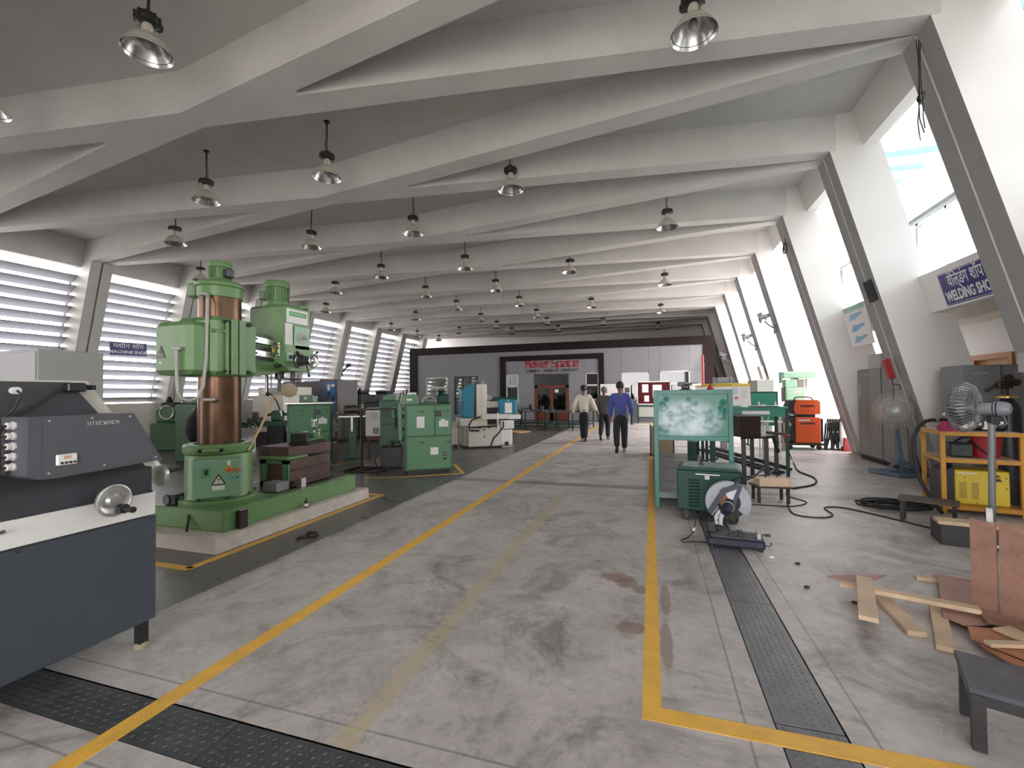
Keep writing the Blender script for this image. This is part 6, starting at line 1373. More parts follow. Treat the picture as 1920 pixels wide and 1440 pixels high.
# ---------------------------------------------------------------- grey cupboards, fan with blue stand
for k, (y0, y1, lab) in enumerate(((10.82,11.9,'dark grey steel cupboard with latch handle, farther of the pair by fan'),(9.88,10.8,'pale-edged grey cupboard behind the pedestal fan with blue stand'))):
    t = thing('steel_cupboard', lab, 'cupboard', (4.42,y0,0)); w_ = y1-y0
    q = B(); q.box(.02,.45,0,w_,.09,1.97,.008); ob('body', q, greycab if k == 0 else mat('cupboard_grey_pale', (.27,.265,.255), .5, dirt=(.40,.39,.36), dirt_amt=.5), t)
    for j in range(2):
        q = B(); q.box(0,.02,.015+(w_-.02)/2*j,(w_-.02)/2*(j+1)+.005,.12,1.95,.005); d = ob('door', q, greycab if (k == 0 and j == 1) or (k == 1 and j == 0) else mat('cupboard_door_grey', (.235,.235,.225), .45, dirt=(.33,.32,.30), dirt_amt=.5), t)
        if k == 0 and j == 1:
            q = B(); q.box(-.018,.0,.62,.66,1.05,1.09); q.bar((-.015,.64,1.05),(-.02,.56,.98),.02); ob('handle', q, chrome, d, smooth=0)
            q = B(); q.box(-.004,0,.92,.99,1.35,1.62); q.box(-.004,0,.35,.75,1.84,1.85); ob('label', q, greyl, d, smooth=0)
    q = B(); q.box(.03,.44,.02,w_-.02,0,.09); ob('base', q, darkbrown, t, smooth=0)
t = thing('grey_carton', 'small pale grey box on top of the grey cupboards', 'box', (4.5,11.0,1.972))
q = B(); q.box(0,.3,0,.55,0,.30,.005); ob('carton', q, greyl, t)
def fan_cage(par, c, ax, R, wires, m, depth=.13, hub=.06):
    """two wire bowls about the axis ax, blades and hub inside"""
    c = V(c); ax = V(ax).normalized(); a = ax.orthogonal().normalized(); b = ax.cross(a)
    for nm, s in (('wire_grille',1),('guard_grille',-1)):
        q = B()
        for i in range(wires):
            t_ = 2*PI*i/wires; e = math.cos(t_)*a+math.sin(t_)*b; f_ = -math.sin(t_)*a+math.cos(t_)*b
            q.tube([c+e*hub*1.1+ax*s*depth, c+e*R*.55+f_*R*.06+ax*s*depth*.95, c+e*R*.88+f_*R*.07+ax*s*depth*.55, c+e*R+f_*R*.05], .0042, 4)
        for r_, h_ in ((1.0,.0),(.62,.93),(hub*1.2/R,1.)): q.ring(c+ax*s*depth*h_, ax, R*r_, .004, 36, 5)
        ob(nm, q, m, par)
    q = B()
    for k in range(3):
        t_ = 2*PI*k/3+.4; e = math.cos(t_)*a+math.sin(t_)*b; f_ = -math.sin(t_)*a+math.cos(t_)*b; pts = []
        for r_ in (.18,.45,.8):
            for w_ in (-.22,.22): pts.append(c+e*R*r_+f_*R*w_*(1+.6*r_)+ax*w_*.16)
        q.add(pts, [(0,1,3,2),(2,3,5,4)]); q.add([p+ax*.003 for p in pts], [(2,3,1,0),(4,5,3,2)])
    ob('blade', q, galv, par)
    q = B(); q.lathe([(hub*1.1,-depth),(hub*1.1,depth*.8),(hub,depth*1.05),(0,depth*1.12)], c, ax, 20); ob('hub_cap', q, galv, par)
f1 = thing('pedestal_fan', 'pedestal fan with round pale cage on blue stand before grey cupboards', 'fan', (4.08,9.5,0))
fan_cage(f1, (-.03,-.05,1.17), (-.42,-.85,.12), .315, 48, mat('fan_cage_cream', (.62,.57,.52), .45), .09, .07)
q = B(); q.cyl((0,.06,1.15),(.08,.22,1.13),.07,.05,n=16); q.box(-.03,.05,-.0,.1,.80,1.12,.01); ob('motor', q, galv, f1)
q = B(); q.bar((.02,.04,.84),(.11,.04,.04),.06); ob('post', q, fanblue, f1, smooth=0)
for p0, p1 in (((-.40,.32,.04),(-.12,-.12,.04)),((-.12,-.12,.04),(.40,.02,.04)),((-.40,.32,.04),(.08,.35,.04)),((.40,.02,.04),(.08,.35,.04)),((-.25,.12,.04),(.03,.04,.30)),((.22,.0,.06),(.03,.04,.34)),((-.22,.2,.04),(.20,.20,.04))):
    q = B(); q.bar(V(p0)+V((.12,0,0)),V(p1)+V((.12 if p1[2] < .2 else .0,0,0)),.055); ob('stand_bar', q, fanblue, f1, smooth=0)
q = B(); q.tube([(.0,.0,.85),(-.08,-.08,.72),(-.04,-.06,.62),(.02,0,.58)], .005, 5); ob('lead', q, greyl, f1)
rs = thing('red_switch_box', 'red box with hanging leads on the column behind the pedestal fan', 'box', (4.05,9.45,1.72))
q = B(); q.box(-.05,.04,-.05,.07,0,.36,.015,M=MX.Rotation(-math.atan(SL),4,'Y')@MX.Translation((-.02,0,0))); ob('box_body', q, red, rs)
q = B(); q.tube([(-.02,0,.0),(0,.05,-.1),(.1,.05,-.12),(.14,.1,-.2)], .008, 5); q.tube([(-.03,0,0),(-.02,-.02,-.15),(-.02,-.02,-.4)], .006, 5); ob('lead', q, black, rs)
bp = thing('black_plate', 'square black plate fixed high on the second right column', 'plate', (XRT+SL*(ZS-3.27)-.012,9.38,3.27))
q = B(); q.box(-.012,.006,-.10,.18,-.19,.19,.0,M=MX.Rotation(-math.atan(SL),4,'Y')); ob('plate_body', q, black, bp, smooth=0)
wr = thing('wire_coil', 'small coil of black wire hanging on the third right column', 'wire', (XRT+SL*(ZS-5.17)-.03,12.5,5.17))
q = B(); q.ring((0,0,-.12),(1,0,.1),.13,.012,20,6); q.ring((-.01,.01,-.14),(1,.1,0),.12,.012,20,6); q.tube([(0,0,.0),(.005,0,.12),(.02,.01,.3)],.008,5); ob('loops', q, black, wr)
lw = thing('loose_wires', 'loose black wires hanging from the top of the nearest right column', 'wire', (XRT+SL*.25+.0,6.46,5.5))
q = B()
for k in range(3): q.tube([(-.035-.012*k+.012*math.sin(5*zz+2*k)-max(0,-.7-zz)*.12, .03*math.sin(3.2*zz+2.1*k)*(1 if zz < .1 else .3)-(max(0,-.75-zz)*.45), zz) for zz in [.2-.08*i for i in range(15+k)]], .0055, 5)
q.ring((-.04,0,-.50),(1,.3,0),.05,.006,14,5); q.ring((-.05,.01,-.54),(1,-.3,.2),.04,.006,14,5); ob('wire_strands', q, black, lw)
for k, (n_, z, lab) in enumerate(((4,3.42,'wall fan on right column, nearest of the three right wall fans'),(5,3.15,'wall fan on right column, middle of the three right wall fans'),(7,2.95,'wall fan on right column, farthest of three, close to maroon wall'))):
    yy = Yn(n_)+.3; xx = XRT+SL*(ZS-z)
    t = thing('wall_fan', lab, 'fan', (xx-.02,yy,z))
    q = B(); q.box(-.05,.03,-.08,.08,-.14,.14,.01); ob('bracket', q, greycab, t)
    q = B(); q.tube([(-.03,0,.02),(-.2,-.05,.12),(-.32,-.08,.25)], .025, 7); ob('arm', q, greycab, t)
    fan_cage(t, (-.42,-.16,.34), (-.75,-.5,-.35), .21, 22, mat('fan_cage_grey', (.25,.25,.26), .45), .07, .05)
    q = B(); q.cyl((-.34,-.1,.37),(-.18,.0,.44),.07,.06,n=14); ob('motor', q, galv, t)
sb = thing('socket_board', 'papered socket box on the right column behind white box cabinet', 'switchboard', (XRT+SL*(ZS-2.3)-.06,Yn(5)+.05,2.0))
q = B(); q.box(-.06,.06,0,.42,-.05,.45,.01,M=MX.Rotation(-math.atan(SL),4,'Y')); ob('box_body', q, mat('dusty_beige', (.45,.40,.36), .6, dirt=(.2,.16,.14), dirt_amt=.7), sb)
sk = thing('socket_box', 'grey socket box on the nearest right column above lockers', 'switchboard', (4.02,6.30,1.80))
q = B(); q.box(-.05,.08,-.0,.25,-.10,.12,.01); ob('box_body', q, greyl, sk)
q = B(); q.cyl((-.06,.08,.03),(-.05,.08,.03),.03,n=12); q.tube([(-.02,.1,.12),(.02,.1,.2),(.08,.1,.25)], .012, 6); ob('socket', q, black, sk)
# ---------------------------------------------------------------- yellow rack and what stands on it
yr = thing('yellow_rack', 'yellow angle-iron rack with two wooden shelves near the right edge', 'rack', (3.40,6.86,0), math.radians(-10))
for x in (0,.70):
    for y in (0,.66):
        q = B(); q.box(x,x+.045,y,y+.045,0,1.0,.003); ob('leg', q, rackyel, yr, smooth=0)
for z in (.05,.62,.95):
    for a in ((.045,.70,0,.03),(.045,.70,.67,.70),(0,.03,.045,.66),(.71,.74,.045,.66)):
        q = B(); q.box(a[0],a[1],a[2],a[3],z,z+.045); ob('rail', q, rackyel, yr, smooth=0)
    q = B(); q.box(.03,.72,.03,.68,z+.03,z+.05); ob('shelf', q, wood if z > .5 else rackyel, yr, smooth=0)
yw = thing('yellow_welder', 'bright yellow boxed welder on the bottom shelf of the yellow rack', 'welder', (3.49,6.96,.102), math.radians(-10)); yw.scale = (.80,1,1)
q = B(); q.box(.10,.72,0,.40,0,.42,.012); ob('casing', q, brtyel, yw)
q = B(); q.prism([(-.06,0),(.10,0),(.10,.46),(-.02,.40),(-.06,.3)], (0,0,0), (1,0,0), (0,0,1), (0,.40,0)); ob('black_nose', q, black, yw, smooth=0)
q = B(); q.tube([(-.0,.2,.44),(.05,.2,.50),(.15,.2,.46)], .018, 7); ob('handle', q, black, yw)
for x0 in (.15,.29):
    for k in range(11):
        q = B(); q.box(x0,x0+.085,-.003,.001,.08+.018*k,.086+.018*k); ob('vent_slot', q, dksteel, yw, smooth=0)
q = B(); q.prism([(.50,.30),(.64,.30),(.62,.315),(.61,.37),(.55,.385),(.54,.32)], (0,-.003,0), (1,0,0), (0,0,1), (0,.004,0)); ob('emblem', q, black, yw, smooth=0)
strokes('lettering', 'ESAB', brtyel, yw, (.545,-.005,.33), (1,0,0), (0,0,1), .026, .013, .005, .004, .001)
for x, z in ((.68,.22),(.68,.34),(.22,.33),(.35,.03)):
    q = B(); q.cyl((x,-.004,z),(x,0,z),.008,n=8); ob('screw', q, black, yw)
q = B(); q.box(.14,.36,-.002,0,.375,.39); ob('label', q, whitep, yw, smooth=0)
wm = thing('portable_welder', 'black and white portable welder on the yellow rack behind fan', 'welder', (3.62,7.02,1.002), math.radians(-10))
q = B(); q.box(.02,.5,0,.35,0,.24,.04); ob('casing', q, black, wm)
q = B(); q.prism([(-.02,.18),(.03,.24),(.14,.31),(.36,.33),(.45,.28),(.34,.26),(.14,.22),(.04,.12)], (0,.04,0), (1,0,0), (0,0,1), (0,.28,0)); ob('silver_hood', q, mat('hood_silver', (.50,.48,.47), .35), wm, smooth=0)
for k in range(6):
    q = B(); q.box(.08+.065*k,.12+.065*k,-.012,0,.03+.02*(k%3),.10+.02*(k%2)); ob('connector', q, paper if k % 2 else steel, wm, smooth=0)
q = B(); q.prism([(.25,.02),(.34,.02),(.295,.10)], (0,-.014,0), (1,0,0), (0,0,1), (0,.004,0)); ob('warning_triangle', q, paper, wm, smooth=0)
q = B(); q.box(.12,.2,-.01,0,.14,.18); ob('yellow_label', q, brtyel, wm, smooth=0)
hs = thing('black_hose', 'thick black hose arching from portable welder down to the floor', 'hose', (3.60,7.12,1.13))
q = B(); q.tube([(.0,0,.0),(-.16,0,-.005),(-.22,0,-.02),(-.30,.0,-.09),(-.35,.0,-.22),(-.365,-.02,-.45),(-.34,-.08,-.75),(-.28,-.2,-1.0),(-.25,-.35,-1.115)], .022, 10); ob('hose_body', q, rubber, hs)
q = B(); q.cyl((-.12,0,-.003),(-.09,0,-.003),.027,n=12); ob('coupling', q, steel, hs)
mg = thing('magenta_rag', 'magenta rag heaped on top shelf of the yellow rack', 'rag', (3.53,6.95,1.002))
q = B(); q.prism([(-.08,0),(.16,0),(.12,.03),(.05,.08),(.0,.10),(-.03,.12),(-.05,.085),(-.09,.04)], (0,-.06,0), (1,0,0), (0,0,1), (0,.13,.0)); ob('cloth', q, pinkcl, mg, smooth=60)
an = thing('vice_block', 'dark iron swage vice on the middle shelf of yellow rack', 'vice', (3.58,7.0,.672), math.radians(-10)); an.scale = (.50,1,1)
q = B(); q.box(-.02,.40,0,.25,0,.17,.02); q.prism([(-.14,.19),(-.02,.17),(-.02,.10),(-.06,.10)], (0,.05,0), (1,0,0), (0,0,1), (0,.12,0)); q.prism([(.12,.18),(.38,.22),(.38,.25),(.22,.23)], (0,.05,0), (1,0,0), (0,0,1), (0,.1,0)); q.cyl((.26,.1,.24),(.26,.1,.30),.02,n=10); q.ball((.26,.1,.31),.03,10,6); ob('iron_body', q, mat('dark_green_iron', (.03,.045,.04), .5), an)
rd_ = thing('red_bucket', 'red bucket on the middle shelf of yellow rack behind fan pole', 'bucket', (3.95,7.08,.672))
q = B(); q.lathe([(0,0),(.13,0),(.165,.27),(.175,.27),(.175,.285),(.16,.285),(.125,.015),(0,.012)], n=24); ob('pail', q, mat('bucket_red', (.30,.02,.025), .45), rd_)
q = B(); q.tube([(-.17,0,.26),(-.13,-.08,.15),(-.06,-.15,.05)], .01, 6); ob('strap', q, black, rd_)
gc_ = thing('gas_cylinder', 'black gas cylinder with brass collar behind yellow rack right end', 'cylinder', (4.50,7.62,0))
q = B(); q.lathe([(0,0),(.12,0),(.13,.02),(.13,1.22),(.11,1.32),(.06,1.38),(.05,1.40)], n=24); ob('bottle', q, black, gc_)
q = B(); q.lathe([(.06,1.39),(.105,1.395),(.105,1.42),(.05,1.44)], n=20); ob('collar', q, mat('brass', (.50,.33,.12), .35, .8), gc_)
q = B(); q.cyl((0,0,1.42),(0,0,1.55),.02,n=10); q.box(-.10,.06,-.04,.04,1.52,1.62,.015); q.cyl((-.1,0,1.57),(-.22,0,1.49),.02,n=8); q.cyl((.06,-.05,1.6),(.06,-.08,1.6),.05,n=14); q.cyl((-.02,-.06,1.66),(-.02,-.09,1.66),.05,n=14); ob('regulator', q, darkbrown, gc_)
for k, (x0, lab) in enumerate(((4.36,'grey steel locker with dark door gap, left of the two lockers'),(4.83,'grey steel locker beside the gas cylinder, nearest right frame edge'))):
    t = thing('steel_locker', lab, 'locker', (x0,8.25,0))
    q = B(); q.box(0,.46,0,.5,.06,1.87,.006); ob('body', q, greycab2, t)
    q = B(); q.box(.02,.44,-.015,0,.1,1.85,.004); d = ob('door', q, greycab2, t)
    q = B(); q.box(.13,.30,-.02,-.014,1.74,1.755); ob('slot', q, greyl, d, smooth=0)
    q = B(); q.box(.02,.44,.02,.48,0,.06); ob('base', q, black, t, smooth=0)
# ---------------------------------------------------------------- near fan on a pipe, low bench, crate
f2 = thing('pole_fan', 'grey wire-caged fan on galvanised pole, nearest fan at right', 'fan', (3.43,6.06,0)); f2.scale = (1.06,1.06,.99)
q = B(); q.cyl((.02,.05,.02),(-.03,-.08,1.18),.028,n=16); ob('pole', q, galv, f2)
q = B(); q.lathe([(0,0),(.14,0),(.14,.02),(.06,.035),(.04,.06)], n=24); ob('base', q, darkbrown, f2)
fan_cage(f2, (-.15,.09,1.335), (-.74,.67,.02), .275, 44, mat('fan_cage_steel', (.30,.30,.30), .4, .5), .11, .06)
q = B(); q.cyl((-.10,.04,1.32),(.0,-.06,1.325),.065,.065,n=22); q.lathe([(.065,0),(.078,.01),(.078,.02),(.08,.04),(.075,.08),(.055,.115),(.0,.13)], (.0,-.06,1.325), (.76,-.64,0), 24); ob('motor', q, mat('fan_motor_grey', (.26,.28,.31), .38), f2)
q = B(); q.ring((.02,-.077,1.325),(.76,-.64,0),.079,.006,22,5); q.box(-.05,.02,-.12,-.04,1.16,1.25,.01); q.tube([(.05,-.1,1.25),(.06,-.12,1.17),(.02,-.1,1.14)], .012, 6); ob('swivel', q, dksteel, f2)
lb_ = thing('low_bench', 'low black bench with scorched top in front of the yellow rack', 'bench', (2.80,6.42,0), math.radians(-28))
q = B(); q.box(-.03,.48,-.20,.12,.25,.27,.003); ob('seat_plate', q, mat('scorched_top', (.075,.055,.05), .5, dirt=(.2,.17,.16), dirt_amt=.5), lb_, smooth=0)
for x in (-.01,.42):
    for y in (-.18,.07):
        q = B(); q.box(x,x+.035,y,y+.035,0,.25); ob('leg', q, black, lb_, smooth=0)
cr = thing('plywood_crate', 'low dark crate with plywood lid under the galvanised fan pole', 'crate', (2.72,5.62,0), math.radians(-12))
q = B(); q.box(0,.95,-.16,.16,0,.20,.004); ob('crate_body', q, black, cr, smooth=0)
q = B(); q.box(-.02,1.0,-.18,.0-.0,.20,.235,.003); ob('lid', q, wood, cr, smooth=0)
q = B(); q.box(.35,.45,-.165,-.16,.03,.05); ob('label', q, paper, cr, smooth=0)
tr = thing('tape_roll', 'roll of tape with dark red face standing on crate lid', 'tape', (3.05,5.44,.31), .0)
q = B(); q.cyl((-.02,.01,0),(.02,-.01,0),.075,n=26); ob('tape_body', q, paper, tr)
q = B(); q.cyl((-.022,.011,0),(-.020,.01,0),.07,n=26); ob('face', q, darkbrown, tr)
# ---------------------------------------------------------------- plywood panels and timber scraps
e = V((.70,-.71,0)); n_ = V((-.71,-.70,0))
for k in range(2):
    o_ = V((2.06,3.87,0))+e*(.140*k)
    t = thing('plywood_sheet', ['upright reddish plywood panel with pale left edge, left of the gap','upright reddish plywood panel right of the gap at frame edge'][k], 'board', o_)
    q = B(); q.prism([(0,0),(.128,0),(.129,.63),(.003,.64)] if k == 0 else [(0,0),(.30,0),(.30,.62),(.003,.635)], (0,0,0), e, (0,0,1), -n_*.02); ob('board', q, plyred, t, smooth=0)
    q = B(); q.box(-.02,.02,-.02,.02,0,.04,M=MX.Translation(e*.07-n_*.06)); ob('foot_batten', q, wood, t, smooth=0)
def plank(lab, p0, p1, w_, z=0., th=.03, m=wood, name='plank'):
    t = thing(name, lab, 'plank', (p0[0],p0[1],z), group='timber scraps on the welding side floor'); d = V((p1[0]-p0[0],p1[1]-p0[1],0)); ln = d.length
    q = B(); q.box(0,ln,-w_/2,w_/2,0,th,.003); o = ob('board', q, m, t, smooth=0); t.rotation_euler = (0,0,math.atan2(d.y,d.x)); return t
plank('long narrow pale plank lying across the other scraps to the panels', (1.315,3.94), (2.02,3.71), .08, .066)
plank('short wide plank crossing over the long narrow plank', (1.495,4.0), (1.25,3.30), .10, .10)
plank('short plank pointing to the lower right, middle of the scraps', (1.575,3.97), (1.54,3.40), .10, .0)
plank('pale plank end sticking out below pink plywood sheet', (1.86,3.85), (1.605,3.25), .085, .0)
plank('thin pale strip farthest back beside the pink plywood', (2.00,4.42), (2.40,4.33), .06, .0)
plank('pinkish strip lying on the thin pale strip', (2.12,4.42), (2.45,4.35), .035, .0305, .015, plypink)
def scrap(lab, pts, z, th, m, cat='board'):
    x0, y0 = pts[0]; t = thing('plywood_scrap', lab, cat, (x0,y0,z))
    q = B(); q.prism([(a-x0,b_-y0) for a, b_ in pts], (0,0,0), (1,0,0), (0,1,0), (0,0,th)); ob('sheet', q, m, t, smooth=0); return t
scrap('thin curved plywood scrap at far left of the timber scraps', [(1.34,4.27),(1.50,4.22),(1.62,4.27),(1.80,4.42),(1.60,4.36),(1.50,4.34)], 0., .012, plypink)
scrap('large pink plywood sheet under the long plank', [(2.16,4.46),(2.30,4.40),(2.25,3.72),(1.86,3.55),(1.80,3.66)], .032, .012, plypink)
scrap('orange-brown plywood board in front of the upright panels', [(1.84,3.50),(2.10,3.52),(2.40,3.20),(2.05,2.98),(1.78,3.36)], .045, .014, plyor)
scrap('second orange plywood board, nearer the black stool', [(1.80,3.32),(2.02,3.00),(2.4,2.85),(2.3,2.75),(1.85,3.05)], .03, .012, plyor)
scrap('dark reddish plywood strip lying at foot of the panels', [(2.0,3.68),(2.3,3.50),(2.5,3.3),(2.35,3.28),(1.98,3.58)], .06, .014, plyred)
plank('short greyish plank lying on the orange-brown board', (2.00,3.50), (2.16,3.18), .12, .062, .018)
plank('pale strip laid across the orange-brown board edge', (1.80,3.26), (2.25,3.36), .05, .062, .022)
st = thing('iron_stool', 'black iron stool with worn top, nearest object at right', 'stool', (1.30,2.43,0), math.radians(-20))
q = B(); q.box(-.03,.62,-.03,.31,.235,.262,.004); ob('seat_plate', q, mat('worn_black_top', (.075,.075,.09), .38, .2, dirt=(.18,.17,.18), dirt_amt=.6), st, smooth=0)
for x in (0,.52):
    for y in (-.01,.25):
        q = B(); q.box(x-.02,x+.025,y-.02,y+.025,0,.235); ob('leg', q, black, st, smooth=0)
q = B(); q.box(-.02,.60,-.02,.005,.19,.235); q.box(-.02,.005,0,.29,.19,.235); ob('apron', q, black, st, smooth=0)
for k, (x, y) in enumerate(((1.12,4.0),(1.2,4.52),(.98,4.9),(1.02,4.62),(1.36,3.8))):
    t = thing('debris_chip', ['small dark chip on floor left of the timber scraps','small dark chip on pale floor, farther back','tiny dark chip beside the saw base corner','white paper shred at the saw base corner','small brown chip near short wide plank'][k], 'chip', (x,y,0))
    q = B(); q.ball((0,0,.008), .02, 7, 4, 1.2, .8, .5); ob('chip_body', q, paper if k == 3 else darkbrown, t)
bx = thing('wooden_box', 'tan wooden box with dark edges on floor behind the teal rack', 'box', (-.06,11.2,0))
q = B(); q.box(.03,.52,.0,.5,.03,.69,.004); ob('box_body', q, mat('tan_board', (.36,.28,.20), .7), bx)
for a in ((0,.03),(.52,.55)):
    q = B(); q.box(a[0],a[1],-.01,.51,0,.72); ob('edge_frame', q, darkbrown, bx, smooth=0)
q = B(); q.box(0,.55,-.01,.51,.0,.03); ob('base_frame', q, darkbrown, bx, smooth=0)
# ---------------------------------------------------------------- three men walking away
def skin(name, J, E_, root, m, parent, flat=.74, sub=2, zr=(.80,1.46)):
    names = list(J); me = bpy.data.meshes.new(name); me.from_pydata([J[k][:3] for k in names], [(names.index(a),names.index(b_)) for a, b_ in E_], [])
    o = bpy.data.objects.new(name+'_tmp', me); C.objects.link(o)
    sm = o.modifiers.new('skin','SKIN'); sm.use_smooth_shade = True
    for i, k in enumerate(names):
        r_ = J[k][3]; sv = me.skin_vertices[0].data[i]; sv.radius = (r_,r_) if not isinstance(r_,tuple) else r_; sv.use_root = (k == root)
    s2 = o.modifiers.new('sub','SUBSURF'); s2.levels = sub; s2.render_levels = sub
    dg = bpy.context.evaluated_depsgraph_get(); out = bpy.data.meshes.new_from_object(o.evaluated_get(dg))
    bpy.data.objects.remove(o); out.name = name; out.materials.clear(); out.materials.append(m)
    for v in out.vertices:
        if zr[0] < v.co.z < zr[1] and abs(v.co.x) < .24: v.co.y = v.co.y*flat
    for p in out.polygons: p.use_smooth = True
    r = bpy.data.objects.new(name, out); C.objects.link(r); r.parent = parent; return r
def person(label, loc, rz, h, shirt_m, trous_m, hair_m, arms, legs, jacket=False, nod=0.):
    t = thing('person', label, 'person', loc, rz); s = h/1.75; t.scale = (s,s,s)
    skinm = mat('skin_brown', (.20,.11,.07), .55)
    J = {}; E_ = []
    def j(k, x, y, z, r, par=None):
        J[k] = (x,y,z,r)
        if par: E_.append((par,k))
    j('pelvis',0,0,.95,.125); j('waist',0,.0,1.08,.115,'pelvis'); j('chest',0,0,1.27,.14,'waist'); j('base',0,-.005,1.43,.075,'chest'); j('neck',0,.005+nod*.4,1.505,.052,'base')
    j('jaw',0,.03+nod,1.565,.066,'neck'); j('head',0,.015+nod,1.635,.095,'jaw'); j('crown',0,.01+nod,1.695,.078,'head')
    j('nose',0,.115+nod,1.61,.014,'head'); j('ear_l',-.085,.005+nod,1.615,.02,'head'); j('ear_r',.085,.005+nod,1.615,.02,'head')
    for sd, k in ((-1,'l'),(1,'r')):
        (ex,ey,ez),(wx,wy,wz) = arms[k]
        j('sh_'+k,sd*.178,0,1.395,.062,'chest'); j('el_'+k,ex,ey,ez,.043,'sh_'+k); j('wr_'+k,wx,wy,wz,.028,'el_'+k)
        d = (V((wx,wy,wz))-V((ex,ey,ez))).normalized(); p = V((wx,wy,wz))+d*.08; j('palm_'+k,*p,.032,'wr_'+k)
        for f_, oy in enumerate((-.03,-.01,.01,.03)):
            ln = (.06,.075,.07,.055)[f_]; q1 = p+d*(.025+ln*.5)+V((0,oy,0)); q2 = q1+d*ln*.5+V((-sd*.018,0,0))
            j('f%d_%s' % (f_,k),*q1,.010,'palm_'+k); j('g%d_%s' % (f_,k),*q2,.008,'f%d_%s' % (f_,k))
        q1 = V((wx,wy,wz))+d*.05+V((-sd*.01,.045,0)); j('th_'+k,*q1,.011,'wr_'+k); j('tip_'+k,*(q1+d*.04),.009,'th_'+k)
        (kx,ky,kz),(ax,ay,az),(tx,ty,tz) = legs[k]
        j('hip_'+k,sd*.085,0,.90,.088,'pelvis'); j('kn_'+k,kx,ky,kz,.058,'hip_'+k); j('an_'+k,ax,ay,az,.040,'kn_'+k); j('toe_'+k,tx,ty,tz,.035,'an_'+k)
    skin('body', J, E_, 'pelvis', skinm, t)
    S_ = {}; SE = []
    def cpj(D, Ed, k, add, par=None, **kw):
        x, y, z, r = J[k]; D[k] = (x,y,kw.get('z',z),r+add)
        if par: Ed.append((par,k))
    low = .80 if jacket else .93
    S_['hem'] = (0,0,low,.160 if jacket else .140); cpj(S_,SE,'waist',.034 if not jacket else .045,'hem'); cpj(S_,SE,'chest',.032,'waist'); S_['collar'] = (0,-.005,1.445,.068); SE.append(('chest','collar'))
    for k in 'lr':
        cpj(S_,SE,'sh_'+k,.030,'chest'); cpj(S_,SE,'el_'+k,.032,'sh_'+k); cpj(S_,SE,'wr_'+k,.024,'el_'+k)
    skin('jacket' if jacket else 'shirt', S_, SE, 'waist', shirt_m, t, zr=(.75,1.47))
    T = {}; TE = []
    T['top'] = (0,0,1.0,.120); cpj(T,TE,'pelvis',.012,'top')
    for k in 'lr':
        cpj(T,TE,'hip_'+k,.024,'pelvis'); cpj(T,TE,'kn_'+k,.034,'hip_'+k); cpj(T,TE,'an_'+k,.030,'kn_'+k)
    skin('trousers', T, TE, 'pelvis', trous_m, t, zr=(.9,1.2))
    if not jacket:
        q = B(); q.lathe([(.135,.965),(.138,.968),(.138,.995),(.135,.998)], n=24); o = ob('belt', q, black, t); o.scale = (1,.74,1)
    for k in 'lr':
        (ax,ay,az),(tx,ty,tz) = legs[k][1:]; d = V((tx-ax,ty-ay,tz-az+.03)).normalized(); c0 = V((ax,ay,az-.035)) - d*.05
        q = B(); up = V((0,0,1)); sd = d.cross(up).normalized(); u2 = sd.cross(d)
        rings = [(-.02,.030,.045),(.03,.040,.055),(.10,.042,.045),(.18,.045,.032),(.24,.03,.022),(.26,.008,.01)]
        vs = []; n = 10
        for a_, w_, hh in rings:
            for i in range(n):
                th = 2*PI*i/n; vs.append(c0+d*a_+sd*w_*math.cos(th)+u2*(hh*math.sin(th) if math.sin(th) > 0 else .028*math.sin(th)))
        fs = [(r*n+i, r*n+(i+1)%n, (r+1)*n+(i+1)%n, (r+1)*n+i) for r in range(len(rings)-1) for i in range(n)] + [tuple(range(n))[::-1], tuple(range((len(rings)-1)*n, len(rings)*n))]
        q.add(vs, fs); ob('shoe', q, mat('shoe_leather', (.02,.015,.013), .35), t)
    q = B(); q.ball((0,-.008+nod,1.66), .112, 18, 10, .93, 1.05, 1.0)
    q.v = [(x, y, z) for x, y, z in q.v]; keep = [i for i, f in enumerate(q.f) if sum(q.v[a][2] for a in f)/4 > 1.60+max(0,(sum(q.v[a][1] for a in f)/4-nod))*1.0]
    q.f = [q.f[i] for i in keep]; q.m = [0]*len(q.f); ob('hair', q, hair_m, t, smooth=60)
    return t
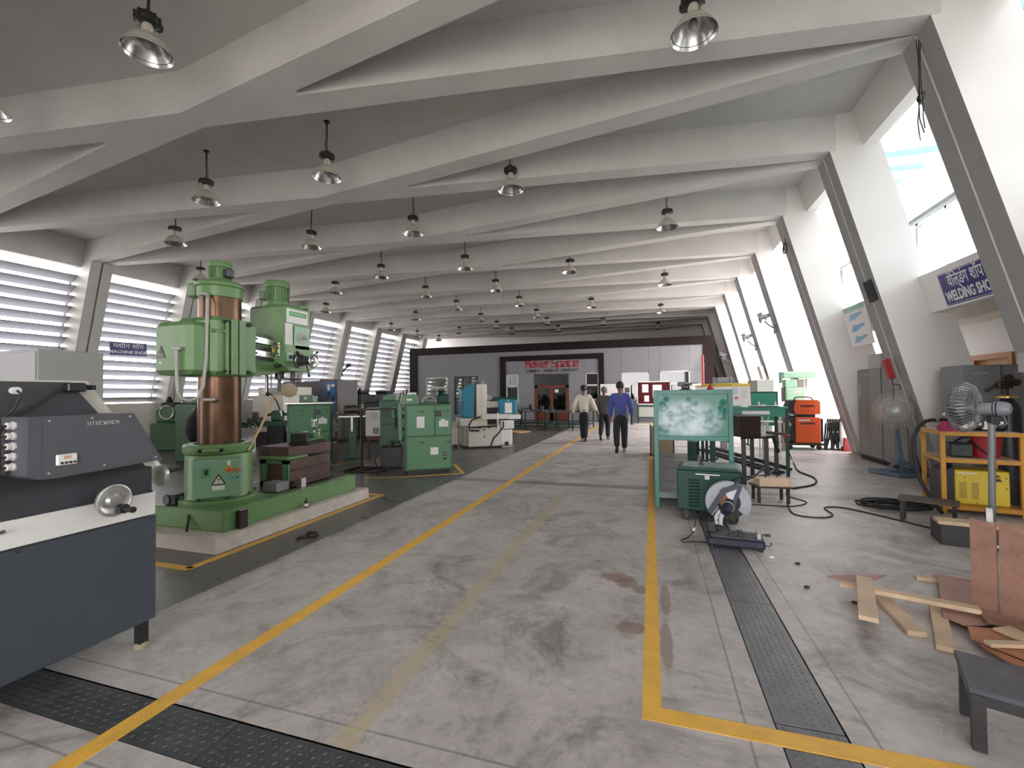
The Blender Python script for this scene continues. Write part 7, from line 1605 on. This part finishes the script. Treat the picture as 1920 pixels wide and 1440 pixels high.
shirtw = mat('cream_shirt', (.66,.58,.50), .85, var=.06, scale=9, bump=.15); shirtb = mat('blue_shirt', (.075,.10,.34), .85, var=.08, scale=9, bump=.15); jackg = mat('grey_jacket', (.085,.078,.085), .9, var=.06, scale=9, bump=.1)
trous = mat('black_trousers', (.014,.014,.018), .85, var=.2, scale=8); trousg = mat('charcoal_trousers', (.020,.021,.028), .85, var=.2, scale=8)
hairb = mat('black_hair', (.010,.009,.009), .6); hairg = mat('grey_hair', (.12,.115,.115), .7)
person('man in cream shirt and black trousers walking away, leftmost of three', (-2.03,13.97,0), math.radians(8), 1.75, shirtw, trous, hairb,
    {'l':((-.30,-.06,1.14),(-.33,.06,.88)), 'r':((.29,-.02,1.15),(.40,.08,.95))},
    {'l':((-.055,.06,.50),(-.045,.0,.085),(-.045,.15,.035)), 'r':((.055,-.02,.50),(.035,-.14,.11),(.045,-.01,.035))})
person('man in dark grey jacket with grey hair walking away, middle of three', (-1.47,14.6,0), 0, 1.70, jackg, trous, hairg,
    {'l':((-.225,-.06,1.13),(-.23,.02,.88)), 'r':((.225,.02,1.13),(.225,.12,.90))},
    {'l':((-.09,-.03,.50),(-.10,-.30,.17),(-.10,-.21,.03)), 'r':((.10,.10,.50),(.10,.10,.085),(.11,.25,.035))}, True, .035)
p3 = person('man in blue shirt walking away with a book, rightmost of three', (-.77,11.69,0), math.radians(6), 1.79, shirtb, trousg, hairb,
    {'l':((-.235,.0,1.13),(-.245,.10,.88)), 'r':((.255,-.05,1.14),(.275,.06,.90))},
    {'l':((-.10,-.02,.50),(-.105,-.27,.15),(-.11,-.17,.035)), 'r':((.09,.06,.50),(.085,.0,.085),(.09,.15,.035))})
bk = thing('notebook', 'dark notebook held in right hand of man in blue shirt', 'book', (-.50,11.76,.72), math.radians(10))
q = B(); q.box(-.015,.015,-.09,.09,-.02,.22,.003); ob('cover', q, mat('notebook_cover', (.05,.05,.09), .6), bk, smooth=0)
q = B(); q.box(-.010,.010,-.085,.091,-.015,.215); ob('pages', q, paper, bk, smooth=0)
